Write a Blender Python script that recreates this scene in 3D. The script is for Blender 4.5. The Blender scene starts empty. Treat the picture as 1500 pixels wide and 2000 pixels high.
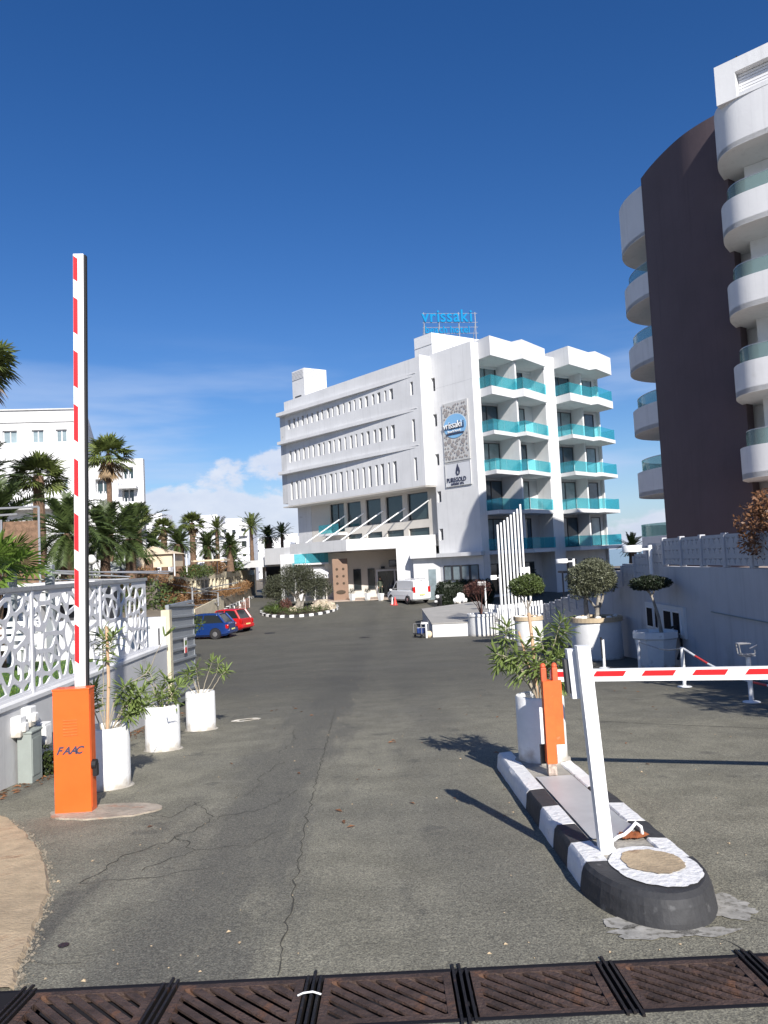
import bpy, bmesh, math, random
from math import sin, cos, pi, radians, sqrt, atan2
from mathutils import Vector, Matrix, noise
V = Vector
S = bpy.context.scene
COL = S.collection
R = random.Random(7)

# ---------------------------------------------------------------- camera, sky, sun, exposure
EYE = V((0, 0, 1.63))
_p, _r = math.atan(94/1500), 0.05
_F = V((0, cos(_p), sin(_p))); _R0 = V((1, 0, 0)); _U0 = V((0, -sin(_p), cos(_p)))
_R = _R0*cos(_r) - _U0*sin(_r); _U = _R0*sin(_r) + _U0*cos(_r)
cd = bpy.data.cameras.new('camera'); cam = bpy.data.objects.new('camera', cd); COL.objects.link(cam)
cd.sensor_fit = 'VERTICAL'; cd.sensor_height = 36; cd.lens = 27; cd.clip_start = .1; cd.clip_end = 12000
cam.matrix_world = Matrix.Translation(EYE) @ Matrix((_R, _U, -_F)).transposed().to_4x4()
S.camera = cam
SUN_AZ, SUN_EL = radians(16), radians(32)      # shadows run 16 degrees left of straight ahead
sdir = V((sin(SUN_AZ)*cos(SUN_EL), -cos(SUN_AZ)*cos(SUN_EL), sin(SUN_EL)))
sd = bpy.data.lights.new('sun', 'SUN'); sun = bpy.data.objects.new('sun', sd); COL.objects.link(sun)
sd.energy = 5.0; sd.angle = radians(.53); sd.color = (1, .955, .89)
sun.rotation_euler = sdir.to_track_quat('Z', 'Y').to_euler(); sun.location = (10, -20, 30)
W = bpy.data.worlds.new('World'); S.world = W; W.use_nodes = True
def build_world():
    nt = W.node_tree; N = nt.nodes; L = nt.links; N.clear()
    out = N.new('ShaderNodeOutputWorld'); bg = N.new('ShaderNodeBackground'); L.new(bg.outputs[0], out.inputs[0])
    bg.inputs['Strength'].default_value = .074
    sky = N.new('ShaderNodeTexSky'); sky.sky_type = 'NISHITA'; sky.sun_disc = False
    sky.sun_elevation = SUN_EL; sky.sun_rotation = pi - SUN_AZ; sky.altitude = 0; sky.air_density = 1.0; sky.dust_density = .35; sky.ozone_density = 3.0
    hs = N.new('ShaderNodeHueSaturation'); hs.inputs['Saturation'].default_value = 1.30; hs.inputs['Hue'].default_value=.508
    L.new(sky.outputs[0], hs.inputs['Color'])
    tint = N.new('ShaderNodeMix'); tint.data_type = 'RGBA'; tint.blend_type = 'MULTIPLY'; tint.inputs[0].default_value = 1; tint.inputs[7].default_value = (.93,.955,1.055,1); L.new(hs.outputs[0], tint.inputs[6])
    tc = N.new('ShaderNodeTexCoord'); sep = N.new('ShaderNodeSeparateXYZ'); L.new(tc.outputs['Generated'], sep.inputs[0])
    def math_(op, a, b=None, c=None):
        m = N.new('ShaderNodeMath'); m.operation = op
        for i, x in enumerate((a, b, c)):
            if x is None: continue
            if hasattr(x, 'links') or hasattr(x, 'is_linked'): L.new(x, m.inputs[i])
            else: m.inputs[i].default_value = x
        return m.outputs[0]
    def noise_(scale, vec, det=6, rough=.55):
        mp = N.new('ShaderNodeMapping'); L.new(tc.outputs['Generated'], mp.inputs[0])
        mp.inputs['Scale'].default_value = vec[:3]; mp.inputs['Location'].default_value = vec[3:]
        n = N.new('ShaderNodeTexNoise'); L.new(mp.outputs[0], n.inputs['Vector'])
        n.inputs['Scale'].default_value = scale; n.inputs['Detail'].default_value = det; n.inputs['Roughness'].default_value = rough
        return n.outputs[0]
    def ramp(x, lo, hi):
        mr = N.new('ShaderNodeMapRange'); mr.interpolation_type = 'SMOOTHSTEP'; L.new(x, mr.inputs['Value'])
        mr.inputs['From Min'].default_value = lo; mr.inputs['From Max'].default_value = hi
        return mr.outputs[0]
    z = sep.outputs['Z']
    az = math_('ARCTAN2', sep.outputs['X'], sep.outputs['Y'])
    # heaped cumulus low over the sea, thin streaks above it
    cum = noise_(1, (7, 7, 13, .35, .2, 0), 8, .6)
    wave = math_('MULTIPLY', math_('SINE', math_('MULTIPLY_ADD', az, 7.0, 2.75)), .055)
    top = math_('ADD', math_('MULTIPLY', cum, .24), math_('ADD', wave, -.045))
    c1 = ramp(math_('SUBTRACT', top, z), -.004, .016)
    wis = noise_(1, (2.6, 2.6, 17, 3.1, .4, .9), 5, .5)
    band = math_('MULTIPLY', ramp(z, .03, .12), math_('SUBTRACT', 1.0, ramp(z, .17, .30)))
    c2 = math_('MULTIPLY', ramp(wis, .44, .68), band)
    haze = math_('SUBTRACT', 1.0, ramp(z, -.02, .17))
    mot = noise_(1, (14, 14, 26, 1, 2, 3), 5, .6)
    def mix(f, a, b):
        m = N.new('ShaderNodeMix'); m.data_type = 'RGBA'
        if hasattr(f, 'links') or hasattr(f, 'is_linked'): L.new(f, m.inputs[0])
        else: m.inputs[0].default_value = f
        for i, x in ((6, a), (7, b)):
            if isinstance(x, tuple): m.inputs[i].default_value = (*x, 1)
            else: L.new(x, m.inputs[i])
        return m.outputs[2]
    colc = mix(mot, (5.0, 5.7, 7.6), (9.0, 9.2, 9.7))
    a = mix(math_('MULTIPLY', haze, .5), tint.outputs[2], (3.4, 5.0, 8.2))
    a = mix(math_('MULTIPLY', c2, .6), a, (5.2, 6.4, 8.8))
    a = mix(math_('MULTIPLY', c1, .85), a, colc)
    L.new(a, bg.inputs[0])
build_world()
vs = S.view_settings; vs.view_transform = 'Standard'; vs.look = 'None'; vs.gamma = 1; vs.use_curve_mapping = False; vs.exposure = .52
S.render.resolution_x, S.render.resolution_y = 768, 1024

# ---------------------------------------------------------------- materials
MATS = {}
def mat(name, col, rough=.7, metal=0, var=0, streak=0, splash=None, vscale=3, bump=0, bscale=40, col2=None, spec=None, trans=0, alpha=1, ior=None, dirt=None, coat=0):
    if name in MATS: return MATS[name]
    m = bpy.data.materials.new(name); m.use_nodes = True; nt = m.node_tree; N = nt.nodes; L = nt.links
    b = N['Principled BSDF']; b.inputs['Base Color'].default_value = (*col, 1); b.inputs['Roughness'].default_value = rough; b.inputs['Metallic'].default_value = metal
    if spec is not None: b.inputs['Specular IOR Level'].default_value = spec
    if trans: b.inputs['Transmission Weight'].default_value = trans
    if coat: b.inputs['Coat Weight'].default_value = coat
    if alpha < 1: b.inputs['Alpha'].default_value = alpha
    if ior: b.inputs['IOR'].default_value = ior
    tc = N.new('ShaderNodeTexCoord')
    if var or col2:
        n = N.new('ShaderNodeTexNoise'); n.inputs['Scale'].default_value = vscale; n.inputs['Detail'].default_value = 7; n.inputs['Roughness'].default_value = .62
        L.new(tc.outputs['Object'], n.inputs['Vector'])
        r = N.new('ShaderNodeValToRGB'); L.new(n.outputs[0], r.inputs[0])
        c2 = col2 or tuple(max(0, c*(1-var)) for c in col); c1 = col if col2 else tuple(min(1, c*(1+var*.5)) for c in col)
        r.color_ramp.elements[0].position = .33; r.color_ramp.elements[1].position = .67
        r.color_ramp.elements[0].color = (*c2, 1); r.color_ramp.elements[1].color = (*c1, 1)
        L.new(r.outputs[0], b.inputs['Base Color']); last = r.outputs[0]
        if dirt:
            n2 = N.new('ShaderNodeTexNoise'); n2.inputs['Scale'].default_value = dirt[1]; n2.inputs['Detail'].default_value = 9; L.new(tc.outputs['Object'], n2.inputs['Vector'])
            r2 = N.new('ShaderNodeMapRange'); r2.inputs['From Min'].default_value = dirt[2]; r2.inputs['From Max'].default_value = dirt[2]+.12; L.new(n2.outputs[0], r2.inputs[0])
            mx = N.new('ShaderNodeMix'); mx.data_type = 'RGBA'; L.new(r2.outputs[0], mx.inputs[0]); L.new(last, mx.inputs[6]); mx.inputs[7].default_value = (*dirt[0], 1)
            L.new(mx.outputs[2], b.inputs['Base Color'])
    if streak and b.inputs['Base Color'].links:
        mp = N.new('ShaderNodeMapping'); mp.inputs['Scale'].default_value = (2.2,2.2,.10); L.new(tc.outputs['Object'], mp.inputs[0])
        n = N.new('ShaderNodeTexNoise'); n.inputs['Scale'].default_value = 1.6; n.inputs['Detail'].default_value = 8; n.inputs['Roughness'].default_value = .7; L.new(mp.outputs[0], n.inputs['Vector'])
        r3 = N.new('ShaderNodeMapRange'); r3.inputs[1].default_value = .52; r3.inputs[2].default_value = .75; r3.inputs[3].default_value = 1; r3.inputs[4].default_value = 1-streak; L.new(n.outputs[0], r3.inputs[0])
        mx = N.new('ShaderNodeMix'); mx.data_type = 'RGBA'; mx.blend_type = 'MULTIPLY'; mx.inputs[0].default_value = 1; src = b.inputs['Base Color'].links[0].from_socket
        L.new(src, mx.inputs[6]); L.new(r3.outputs[0], mx.inputs[7]); L.new(mx.outputs[2], b.inputs['Base Color'])
    if splash:   # soil splash round the foot (object z)
        sp_ = N.new('ShaderNodeSeparateXYZ'); L.new(tc.outputs['Object'], sp_.inputs[0]); n = N.new('ShaderNodeTexNoise'); n.inputs['Scale'].default_value = 9; n.inputs['Detail'].default_value = 8; L.new(tc.outputs['Object'], n.inputs['Vector'])
        m1 = N.new('ShaderNodeMath'); m1.operation = 'MULTIPLY_ADD'; L.new(n.outputs[0], m1.inputs[0]); m1.inputs[1].default_value = -.34; L.new(sp_.outputs['Z'], m1.inputs[2])
        r4 = N.new('ShaderNodeMapRange'); r4.inputs[1].default_value = -.17; r4.inputs[2].default_value = -.05; r4.inputs[3].default_value = .8; r4.inputs[4].default_value = 0; L.new(m1.outputs[0], r4.inputs[0])
        mx = N.new('ShaderNodeMix'); mx.data_type = 'RGBA'; L.new(r4.outputs[0], mx.inputs[0]); L.new(b.inputs['Base Color'].links[0].from_socket, mx.inputs[6]); mx.inputs[7].default_value = (*splash, 1); L.new(mx.outputs[2], b.inputs['Base Color'])
    if bump:
        n = N.new('ShaderNodeTexNoise'); n.inputs['Scale'].default_value = bscale; n.inputs['Detail'].default_value = 5; L.new(tc.outputs['Object'], n.inputs['Vector'])
        bp = N.new('ShaderNodeBump'); bp.inputs['Strength'].default_value = bump; bp.inputs['Distance'].default_value = .02; L.new(n.outputs[0], bp.inputs['Height']); L.new(bp.outputs[0], b.inputs['Normal'])
    MATS[name] = m; return m
M = dict(
 white=mat('white_render', (.65,.65,.65), .8, streak=.16, var=.07, vscale=.5, bump=.15, bscale=8, dirt=((.58,.58,.57), 1.3, .66)),
 offwhite=mat('greyish_render', (.56,.56,.56), .85, streak=.2, var=.08, vscale=.6, bump=.15, bscale=12, dirt=((.42,.41,.39), 1.2, .63)),
 beige=mat('beige_render', (.55,.52,.47), .85, var=.06, vscale=.8),
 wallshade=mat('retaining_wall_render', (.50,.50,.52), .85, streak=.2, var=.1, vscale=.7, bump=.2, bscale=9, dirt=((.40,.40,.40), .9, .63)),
 cream=mat('cream_render', (.62,.55,.40), .85, var=.2, vscale=2, bump=.3, bscale=10),
 paint=mat('white_paint', (.80,.80,.79), .45, var=.05, vscale=4, dirt=((.60,.59,.56), 9, .68)),
 pot=mat('white_pot_paint', (.78,.78,.77), .6, splash=(.36,.31,.24), var=.06, vscale=5, bump=.2, bscale=30, dirt=((.55,.53,.49), 5, .66)),
 latt=mat('lattice_paint', (.66,.66,.68), .55, var=.05, vscale=6),
 dark=mat('dark_purple_brown_render', (.096,.070,.078), .85, streak=.15, var=.12, vscale=.35, bump=.2, bscale=6),
 orange=mat('orange_paint', (.80,.125,.018), .38, var=.06, vscale=6, coat=.2),
 orange2=mat('orange_worn', (.76,.135,.025), .5, var=.12, vscale=14, dirt=((.55,.2,.09), 18, .64)),
 black=mat('black_plastic', (.012,.012,.014), .5),
 rubber=mat('rubber', (.018,.018,.02), .8),
 red=mat('red_reflective', (.58,.018,.022), .35),
 redpl=mat('red_plastic', (.65,.06,.05), .5),
 kerbblack=mat('kerb_black', (.040,.040,.042), .72, var=.25, vscale=9, bump=.3, bscale=25, dirt=((.12,.12,.12), 11, .67)),
 kerbwhite=mat('kerb_white', (.78,.77,.75), .7, var=.08, vscale=9, bump=.6, bscale=25, dirt=((.36,.35,.33), 12, .64)),
 concrete=mat('concrete', (.36,.335,.29), .9, var=.3, vscale=6, bump=.6, bscale=30),
 apron=mat('sandy_concrete', (.47,.36,.23), .92, var=.3, vscale=5, bump=.4, bscale=45, dirt=((.27,.17,.10), 5, .60)),
 sheetgrey=mat('grey_sheet', (.50,.50,.49), .5, var=.1, vscale=3, metal=.1),
 rust=mat('rusty_steel', (.082,.052,.042), .75, metal=.25, var=.5, vscale=7, bump=.6, bscale=60, dirt=((.15,.075,.045), 10, .60)),
 rustor=mat('bright_rust', (.27,.085,.03), .9, var=.5, vscale=20),
 iron=mat('black_iron', (.02,.017,.017), .6, metal=.4, var=.3, vscale=14, dirt=((.11,.06,.04), 22, .62)),
 steel=mat('galvanised', (.46,.46,.47), .4, metal=.6, var=.1, vscale=5),
 gatemetal=mat('grey_gate_metal', (.30,.32,.34), .45, metal=.25, var=.1, vscale=2),
 boxgreen=mat('grey_green_paint', (.27,.30,.28), .6, var=.1, vscale=6),
 glass=mat('window_glass', (.035,.055,.06), .06, spec=.9, var=.3, vscale=.4),
 glassd=mat('dark_glass', (.02,.025,.028), .05, spec=.8),
 curtain=mat('pale_curtain', (.20,.22,.22), .7, var=.2, vscale=2.2, spec=.6),
 paleglass=mat('pale_window', (.25,.31,.33), .12, spec=.7, var=.35, vscale=.9),
 frame=mat('dark_frame', (.05,.05,.055), .5),
 bluegl=mat('blue_reflecting_glass', (.05,.085,.12), .05, spec=1.0, var=.5, vscale=.5),
 void=mat('dark_opening', (.012,.012,.016), .8, spec=.1),
 soil=mat('soil', (.085,.06,.042), .95, var=.4, vscale=20, bump=1, bscale=60),
 terracotta=mat('beige_stone_rim', (.52,.41,.27), .8, var=.15, vscale=10),
 trunk=mat('palm_trunk', (.17,.105,.068), .95, var=.45, vscale=8, bump=1, bscale=18),
 bark=mat('grey_bark', (.30,.27,.23), .9, var=.35, vscale=9, bump=.8, bscale=25),
 stem=mat('oleander_stem', (.33,.29,.22), .85, var=.25, vscale=20),
 wood=mat('pale_wood', (.56,.36,.22), .75, var=.2, vscale=8),
 brownleaf=mat('dry_leaf', (.25,.115,.055), .9, var=.4, vscale=4),
 bluecar=mat('blue_car_paint', (.012,.045,.20), .25, metal=.3, coat=.8),
 redcar=mat('red_car_paint', (.52,.012,.015), .3, coat=.8),
 vanpaint=mat('white_van_paint', (.74,.75,.76), .3, coat=.5, var=.03, vscale=2),
 rim=mat('alloy', (.5,.5,.52), .3, metal=.8),
 lampred=mat('tail_lamp', (.45,.01,.01), .2), lampw=mat('lamp_lens', (.8,.8,.78), .15),
 plate=mat('number_plate', (.72,.68,.25), .4), tan=mat('tan_panel', (.25,.16,.11), .7, var=.1, vscale=1.5),
 tent=mat('tent_canvas', (.66,.54,.38), .85, var=.06, vscale=2), tile=mat('floor_tile', (.42,.33,.27), .6, var=.15, vscale=3),
 ramptop=mat('ramp_top', (.36,.345,.32), .9, var=.15, vscale=1.2, bump=.4, bscale=10),
 signblue=mat('sign_blue', (.002,.19,.40), .6, spec=.08), signgrey=mat('sign_grey', (.30,.275,.265), .6), signpale=mat('sign_pale', (.50,.50,.49), .6), ovalblue=mat('oval_blue', (.22,.45,.70), .5),
 inkdark=mat('dark_print', (.04,.045,.08), .6), signboard=mat('sign_board', (.60,.61,.63), .6),
 lawn=mat('lawn', (.055,.135,.022), .95, var=.4, vscale=3, bump=1, bscale=60), far=mat('far_white', (.75,.75,.77), .85, var=.05, vscale=.1),
 stone=mat('pale_boulder', (.52,.44,.33), .9, var=.35, vscale=2, bump=1, bscale=6), sea=mat('sea_water', (.012,.06,.13), .15),
 reed=mat('reed_screen', (.20,.12,.075), .95, var=.4, vscale=9, bump=1, bscale=30), tarp=mat('grey_tarp', (.33,.36,.36), .6, var=.2, vscale=2),
 skin=mat('skin', (.48,.30,.21), .6), cloth=mat('dark_green_clothes', (.07,.085,.06), .9, var=.2, vscale=6), hair=mat('dark_hair', (.02,.015,.012), .7),
 louvre=mat('white_louvre', (.70,.70,.71), .6), meshor=mat('orange_mesh', (.62,.25,.17), .8),
 crack=mat('crack_dark', (.058,.055,.044), .95, var=.3, vscale=12),
)
def leafmat(name, c, var=.5, vs_=1.5, tr=.25, rough=.55):
    m = bpy.data.materials.new(name); m.use_nodes = True; nt = m.node_tree; N = nt.nodes; L = nt.links
    b = N['Principled BSDF']; b.inputs['Roughness'].default_value = rough
    g = N.new('ShaderNodeNewGeometry'); oi = N.new('ShaderNodeObjectInfo')
    r = N.new('ShaderNodeValToRGB'); ad = N.new('ShaderNodeMath'); ad.operation = 'ADD'
    L.new(g.outputs['Random Per Island'], ad.inputs[0]); mm = N.new('ShaderNodeMath'); mm.operation = 'MULTIPLY_ADD'; L.new(oi.outputs['Random'], mm.inputs[0]); mm.inputs[1].default_value = .5; mm.inputs[2].default_value = -.25
    L.new(mm.outputs[0], ad.inputs[1]); L.new(ad.outputs[0], r.inputs[0])
    r.color_ramp.elements[0].color = (*[x*(1-var) for x in c], 1); r.color_ramp.elements[1].color = (*[min(1, x*(1+var)) for x in c], 1)
    L.new(r.outputs[0], b.inputs['Base Color'])
    t = N.new('ShaderNodeBsdfTranslucent'); L.new(r.outputs[0], t.inputs[0]); mx = N.new('ShaderNodeMixShader'); mx.inputs[0].default_value = tr
    L.new(b.outputs[0], mx.inputs[1]); L.new(t.outputs[0], mx.inputs[2]); L.new(mx.outputs[0], N['Material Output'].inputs[0])
    MATS[name] = m; return m
M['palm'] = leafmat('palm_leaf', (.115,.145,.035)); M['palmdark'] = leafmat('date_palm_leaf', (.060,.088,.024)); M['palmlime'] = leafmat('young_palm_leaf', (.12,.19,.03))
M['straw'] = leafmat('dead_frond', (.26,.18,.10), .4); M['ole'] = leafmat('oleander_leaf', (.16,.215,.06), .45); M['olive'] = leafmat('olive_leaf', (.085,.092,.055), .45)
M['topiary'] = leafmat('topiary_leaf', (.080,.110,.030), .45); M['greyleaf'] = leafmat('grey_topiary_leaf', (.17,.18,.11), .4); M['brown'] = leafmat('brown_dry_leaf', (.24,.115,.055), .5)
M['redshrub'] = leafmat('red_brown_twig', (.15,.065,.05), .4); M['shrub'] = leafmat('green_shrub_leaf', (.06,.085,.022), .5); M['darkhedge'] = leafmat('dark_hedge_leaf', (.018,.028,.012), .5)
M['vine'] = leafmat('dry_vine', (.23,.125,.055), .5)
def tealglass():
    m = bpy.data.materials.new('teal_glass'); m.use_nodes = True; nt = m.node_tree; N = nt.nodes; L = nt.links
    b = N['Principled BSDF']; b.inputs['Base Color'].default_value = (.12,.46,.53,1); b.inputs['Roughness'].default_value = .05
    t = N.new('ShaderNodeBsdfTransparent'); t.inputs[0].default_value = (.50,.87,.91,1); mx = N.new('ShaderNodeMixShader'); mx.inputs[0].default_value = .20
    L.new(t.outputs[0], mx.inputs[1]); L.new(b.outputs[0], mx.inputs[2]); L.new(mx.outputs[0], N['Material Output'].inputs[0]); return m
M['teal'] = tealglass()
def clearglass():
    m = bpy.data.materials.new('clear_glass'); m.use_nodes = True; nt = m.node_tree; N = nt.nodes; L = nt.links
    b = N['Principled BSDF']; b.inputs['Base Color'].default_value = (.42,.52,.50,1); b.inputs['Roughness'].default_value = .05
    t = N.new('ShaderNodeBsdfTransparent'); t.inputs[0].default_value = (.62,.76,.74,1); mx = N.new('ShaderNodeMixShader'); mx.inputs[0].default_value = .3
    L.new(t.outputs[0], mx.inputs[1]); L.new(b.outputs[0], mx.inputs[2]); L.new(mx.outputs[0], N['Material Output'].inputs[0]); return m
M['clear'] = clearglass()
def asphalt():
    m = bpy.data.materials.new('asphalt'); m.use_nodes = True; nt = m.node_tree; N = nt.nodes; L = nt.links; b = N['Principled BSDF']; b.inputs['Roughness'].default_value = .88
    tc = N.new('ShaderNodeTexCoord')
    def nz(s, d=8, r=.6, mp=None):
        n = N.new('ShaderNodeTexNoise'); n.inputs['Scale'].default_value = s; n.inputs['Detail'].default_value = d; n.inputs['Roughness'].default_value = r
        if mp:
            q = N.new('ShaderNodeMapping'); q.inputs['Scale'].default_value = mp; L.new(tc.outputs['Object'], q.inputs[0]); L.new(q.outputs[0], n.inputs['Vector'])
        else: L.new(tc.outputs['Object'], n.inputs['Vector'])
        return n.outputs[0]
    def mr(x, a, bb, lo=0, hi=1):
        q = N.new('ShaderNodeMapRange'); q.interpolation_type = 'SMOOTHSTEP'; L.new(x, q.inputs[0]); q.inputs[1].default_value = a; q.inputs[2].default_value = bb; q.inputs[3].default_value = lo; q.inputs[4].default_value = hi; return q.outputs[0]
    def mix(f, a, c, bt='MIX'):
        q = N.new('ShaderNodeMix'); q.data_type = 'RGBA'; q.blend_type = bt
        if isinstance(f, float): q.inputs[0].default_value = f
        else: L.new(f, q.inputs[0])
        for i, x in ((6, a), (7, c)):
            if isinstance(x, tuple): q.inputs[i].default_value = (*x, 1)
            else: L.new(x, q.inputs[i])
        return q.outputs[2]
    def mt(op, a, c):
        q = N.new('ShaderNodeMath'); q.operation = op
        for i, x in ((0, a), (1, c)):
            if isinstance(x, (int, float)): q.inputs[i].default_value = x
            else: L.new(x, q.inputs[i])
        return q.outputs[0]
    sep = N.new('ShaderNodeSeparateXYZ'); L.new(tc.outputs['Object'], sep.inputs[0])
    big = nz(.5, 4); mid = nz(2.2, 6); fine = nz(95, 3, .7); fine2 = nz(38, 4, .7); streak = nz(1.1, 6, .6, (2.2, .35, 1))
    base = mix(mr(mid, .35, .65), (.166,.156,.120), (.222,.209,.162))
    # smoother dark wheel lane laid down the middle (older newer surfacing)
    xx = mt('ADD', sep.outputs['X'], mt('MULTIPLY', mt('SUBTRACT', streak, .5), 1.7))
    lane = mt('ADD', mt('MULTIPLY', mr(xx, -2.2, -1.3), mt('SUBTRACT', 1, mr(xx, -1.0, -.6))), mt('MULTIPLY', mt('MULTIPLY', mr(xx, -.2, .35), mt('SUBTRACT', 1, mr(xx, .7, 1.2))), .45))
    base = mix(mt('MULTIPLY', lane, .85), base, (.112,.107,.090))
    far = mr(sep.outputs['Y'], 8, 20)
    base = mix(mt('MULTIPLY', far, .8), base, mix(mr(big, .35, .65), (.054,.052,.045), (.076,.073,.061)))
    oil = mt('MULTIPLY', mr(nz(1.7, 5, .55), .62, .70), .5)
    base = mix(oil, base, (.060,.058,.052))
    base = mix(mt('MULTIPLY', mr(nz(.28, 3, .5), .5, .62), .28), base, (.105,.102,.09))
    st = mt('MULTIPLY', mr(streak, .60, .72), .45)
    base = mix(st, base, (.062,.060,.054))
    pale = mt('MULTIPLY', mr(nz(5.5, 8, .7), .67, .76), .35)
    base = mix(pale, base, (.30,.285,.235))
    sp = mix(mr(fine, .30, .72), (.38,.38,.38), (1.75,1.75,1.7)); base = mix(.85, base, sp, 'MULTIPLY')
    sp2 = mix(mr(fine2, .35, .65), (.75,.75,.75), (1.22,1.22,1.2)); base = mix(.7, base, sp2, 'MULTIPLY')
    L.new(base, b.inputs['Base Color'])
    bp = N.new('ShaderNodeBump'); bp.inputs['Strength'].default_value = .55; bp.inputs['Distance'].default_value = .012
    L.new(mt('ADD', fine2, mt('MULTIPLY', fine, .7)), bp.inputs['Height']); L.new(bp.outputs[0], b.inputs['Normal'])
    return m
M['asphalt'] = asphalt()
M['earth'] = mat('dry_earth', (.20,.165,.12), .95, var=.35, vscale=.7, bump=1, bscale=6)

# ---------------------------------------------------------------- helpers
def gz(y):
    if y < -8: return .56
    if y < 25: return -.07*y
    if y < 48:
        t = y-25; return -1.75-.07*t+.035*t*t/23
    t = min(max((y-50)/16, 0), 1); return -2.555+.855*t*t*(3-2*t)
def tagit(o, label=None, cat=None, group=None, kind=None):
    if label: o['label'] = label
    if cat: o['category'] = cat
    if group: o['group'] = group
    if kind: o['kind'] = kind
    return o
def thing(name, label, cat, loc=(0,0,0), rz=0, group=None):
    o = bpy.data.objects.new(name, None); COL.objects.link(o); o.location = loc; o.rotation_euler = (0,0,rz); o.empty_display_size = .2
    return tagit(o, label, cat, group)
def rootloc(o):
    v = V((0,0,0))
    while o is not None: v = v + o.location; o = o.parent
    return v
class MB:
    def __init__(s): s.v = []; s.f = []; s.m = []; s.cur = 0
    def add(s, vs_, fs):
        k = len(s.v); s.v += [tuple(x) for x in vs_]
        for f in fs: s.f.append(tuple(i+k for i in f)); s.m.append(s.cur)
        return s
    def quad(s, a, b, c, d): return s.add([a,b,c,d], [(0,1,2,3)])
    def poly(s, pts): return s.add(pts, [tuple(range(len(pts)))])
    def para(s, o, a, b, c):
        o, a, b, c = V(o), V(a), V(b), V(c)
        if a.cross(b).dot(c) < 0: a, b = b, a
        p = [o, o+a, o+a+b, o+b]; p += [q+c for q in p]
        return s.add(p, [(3,2,1,0),(4,5,6,7),(0,1,5,4),(1,2,6,5),(2,3,7,6),(3,0,4,7)])
    def box(s, c, d, rz=0):
        u = V((cos(rz), sin(rz), 0)); w = V((-sin(rz), cos(rz), 0)); z = V((0,0,1))
        return s.para(V(c)-u*d[0]/2-w*d[1]/2-z*d[2]/2, u*d[0], w*d[1], z*d[2])
    def bbox(s, c, d, rz=0, bev=.01):
        """box with chamfered edges"""
        u = V((cos(rz), sin(rz), 0)); w = V((-sin(rz), cos(rz), 0)); z = V((0,0,1)); hx, hy, hz = d[0]/2, d[1]/2, d[2]/2; e = min(bev, hx*.9, hy*.9, hz*.9)
        bm = bmesh.new(); bmesh.ops.create_cube(bm, size=1)
        for v in bm.verts: v.co = V((v.co.x*d[0], v.co.y*d[1], v.co.z*d[2]))
        bmesh.ops.bevel(bm, geom=bm.edges[:], offset=e, segments=2, affect='EDGES', profile=.5)
        bm.verts.index_update(); s.add([V(c)+u*v.co.x+w*v.co.y+z*v.co.z for v in bm.verts], [[v.index for v in f.verts] for f in bm.faces]); bm.free(); return s
    def tube(s, pts, rad, n=8, cap=True):
        pts = [V(p) for p in pts]
        if isinstance(rad, (int, float)): rad = [rad]*len(pts)
        k = len(s.v); ref = None
        for i, p in enumerate(pts):
            t = (pts[min(i+1, len(pts)-1)]-pts[max(i-1, 0)]).normalized()
            if ref is None: ref = t.orthogonal().normalized()
            ref = (ref-t*ref.dot(t)); ref = ref.normalized() if ref.length > 1e-6 else t.orthogonal().normalized()
            bi = t.cross(ref)
            for j in range(n):
                a = 2*pi*j/n; s.v.append(tuple(p+(ref*cos(a)+bi*sin(a))*rad[i]))
        for i in range(len(pts)-1):
            for j in range(n):
                a = k+i*n+j; b = k+i*n+(j+1)%n; s.f.append((a, b, b+n, a+n)); s.m.append(s.cur)
        if cap:
            s.f.append(tuple(k+j for j in reversed(range(n)))); s.m.append(s.cur); e = k+(len(pts)-1)*n; s.f.append(tuple(e+j for j in range(n))); s.m.append(s.cur)
        return s
    def lathe(s, prof, n=24, c=(0,0,0), wob=0, rng=R):
        k = len(s.v); c = V(c)
        for (r, z) in prof:
            for j in range(n):
                a = 2*pi*j/n; rr = r*(1+wob*noise.noise(V((cos(a)*2, sin(a)*2, z*3)))); s.v.append((c.x+rr*cos(a), c.y+rr*sin(a), c.z+z))
        for i in range(len(prof)-1):
            for j in range(n):
                a = k+i*n+j; b = k+i*n+(j+1)%n; s.f.append((a, b, b+n, a+n)); s.m.append(s.cur)
        s.f.append(tuple(k+j for j in reversed(range(n)))); s.m.append(s.cur); e = k+(len(prof)-1)*n; s.f.append(tuple(e+j for j in range(n))); s.m.append(s.cur); return s
    def prism(s, poly, z0, z1):
        n = len(poly); A = sum(poly[i][0]*poly[(i+1)%n][1]-poly[(i+1)%n][0]*poly[i][1] for i in range(n))
        if A < 0: poly = poly[::-1]
        f0 = z0 if callable(z0) else (lambda x, y: z0); f1 = z1 if callable(z1) else (lambda x, y: z1)
        vs_ = [(x, y, f0(x, y)) for x, y in poly]+[(x, y, f1(x, y)) for x, y in poly]
        return s.add(vs_, [tuple(reversed(range(n))), tuple(range(n, 2*n))]+[(i, (i+1)%n, n+(i+1)%n, n+i) for i in range(n)])
    def ell(s, c, r, n=16, m=10, wob=0, seed=0):
        k = len(s.v)
        for i in range(m+1):
            th = pi*i/m
            for j in range(n):
                a = 2*pi*j/n; d = V((sin(th)*cos(a), sin(th)*sin(a), cos(th))); w = 1+wob*noise.noise(d*1.7+V((seed, 0, seed)))
                s.v.append((c[0]+d.x*r[0]*w, c[1]+d.y*r[1]*w, c[2]+d.z*r[2]*w))
        for i in range(m):
            for j in range(n):
                a = k+i*n+j; b = k+i*n+(j+1)%n; s.f.append((a, a+n, b+n, b)); s.m.append(s.cur)
        return s
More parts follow.
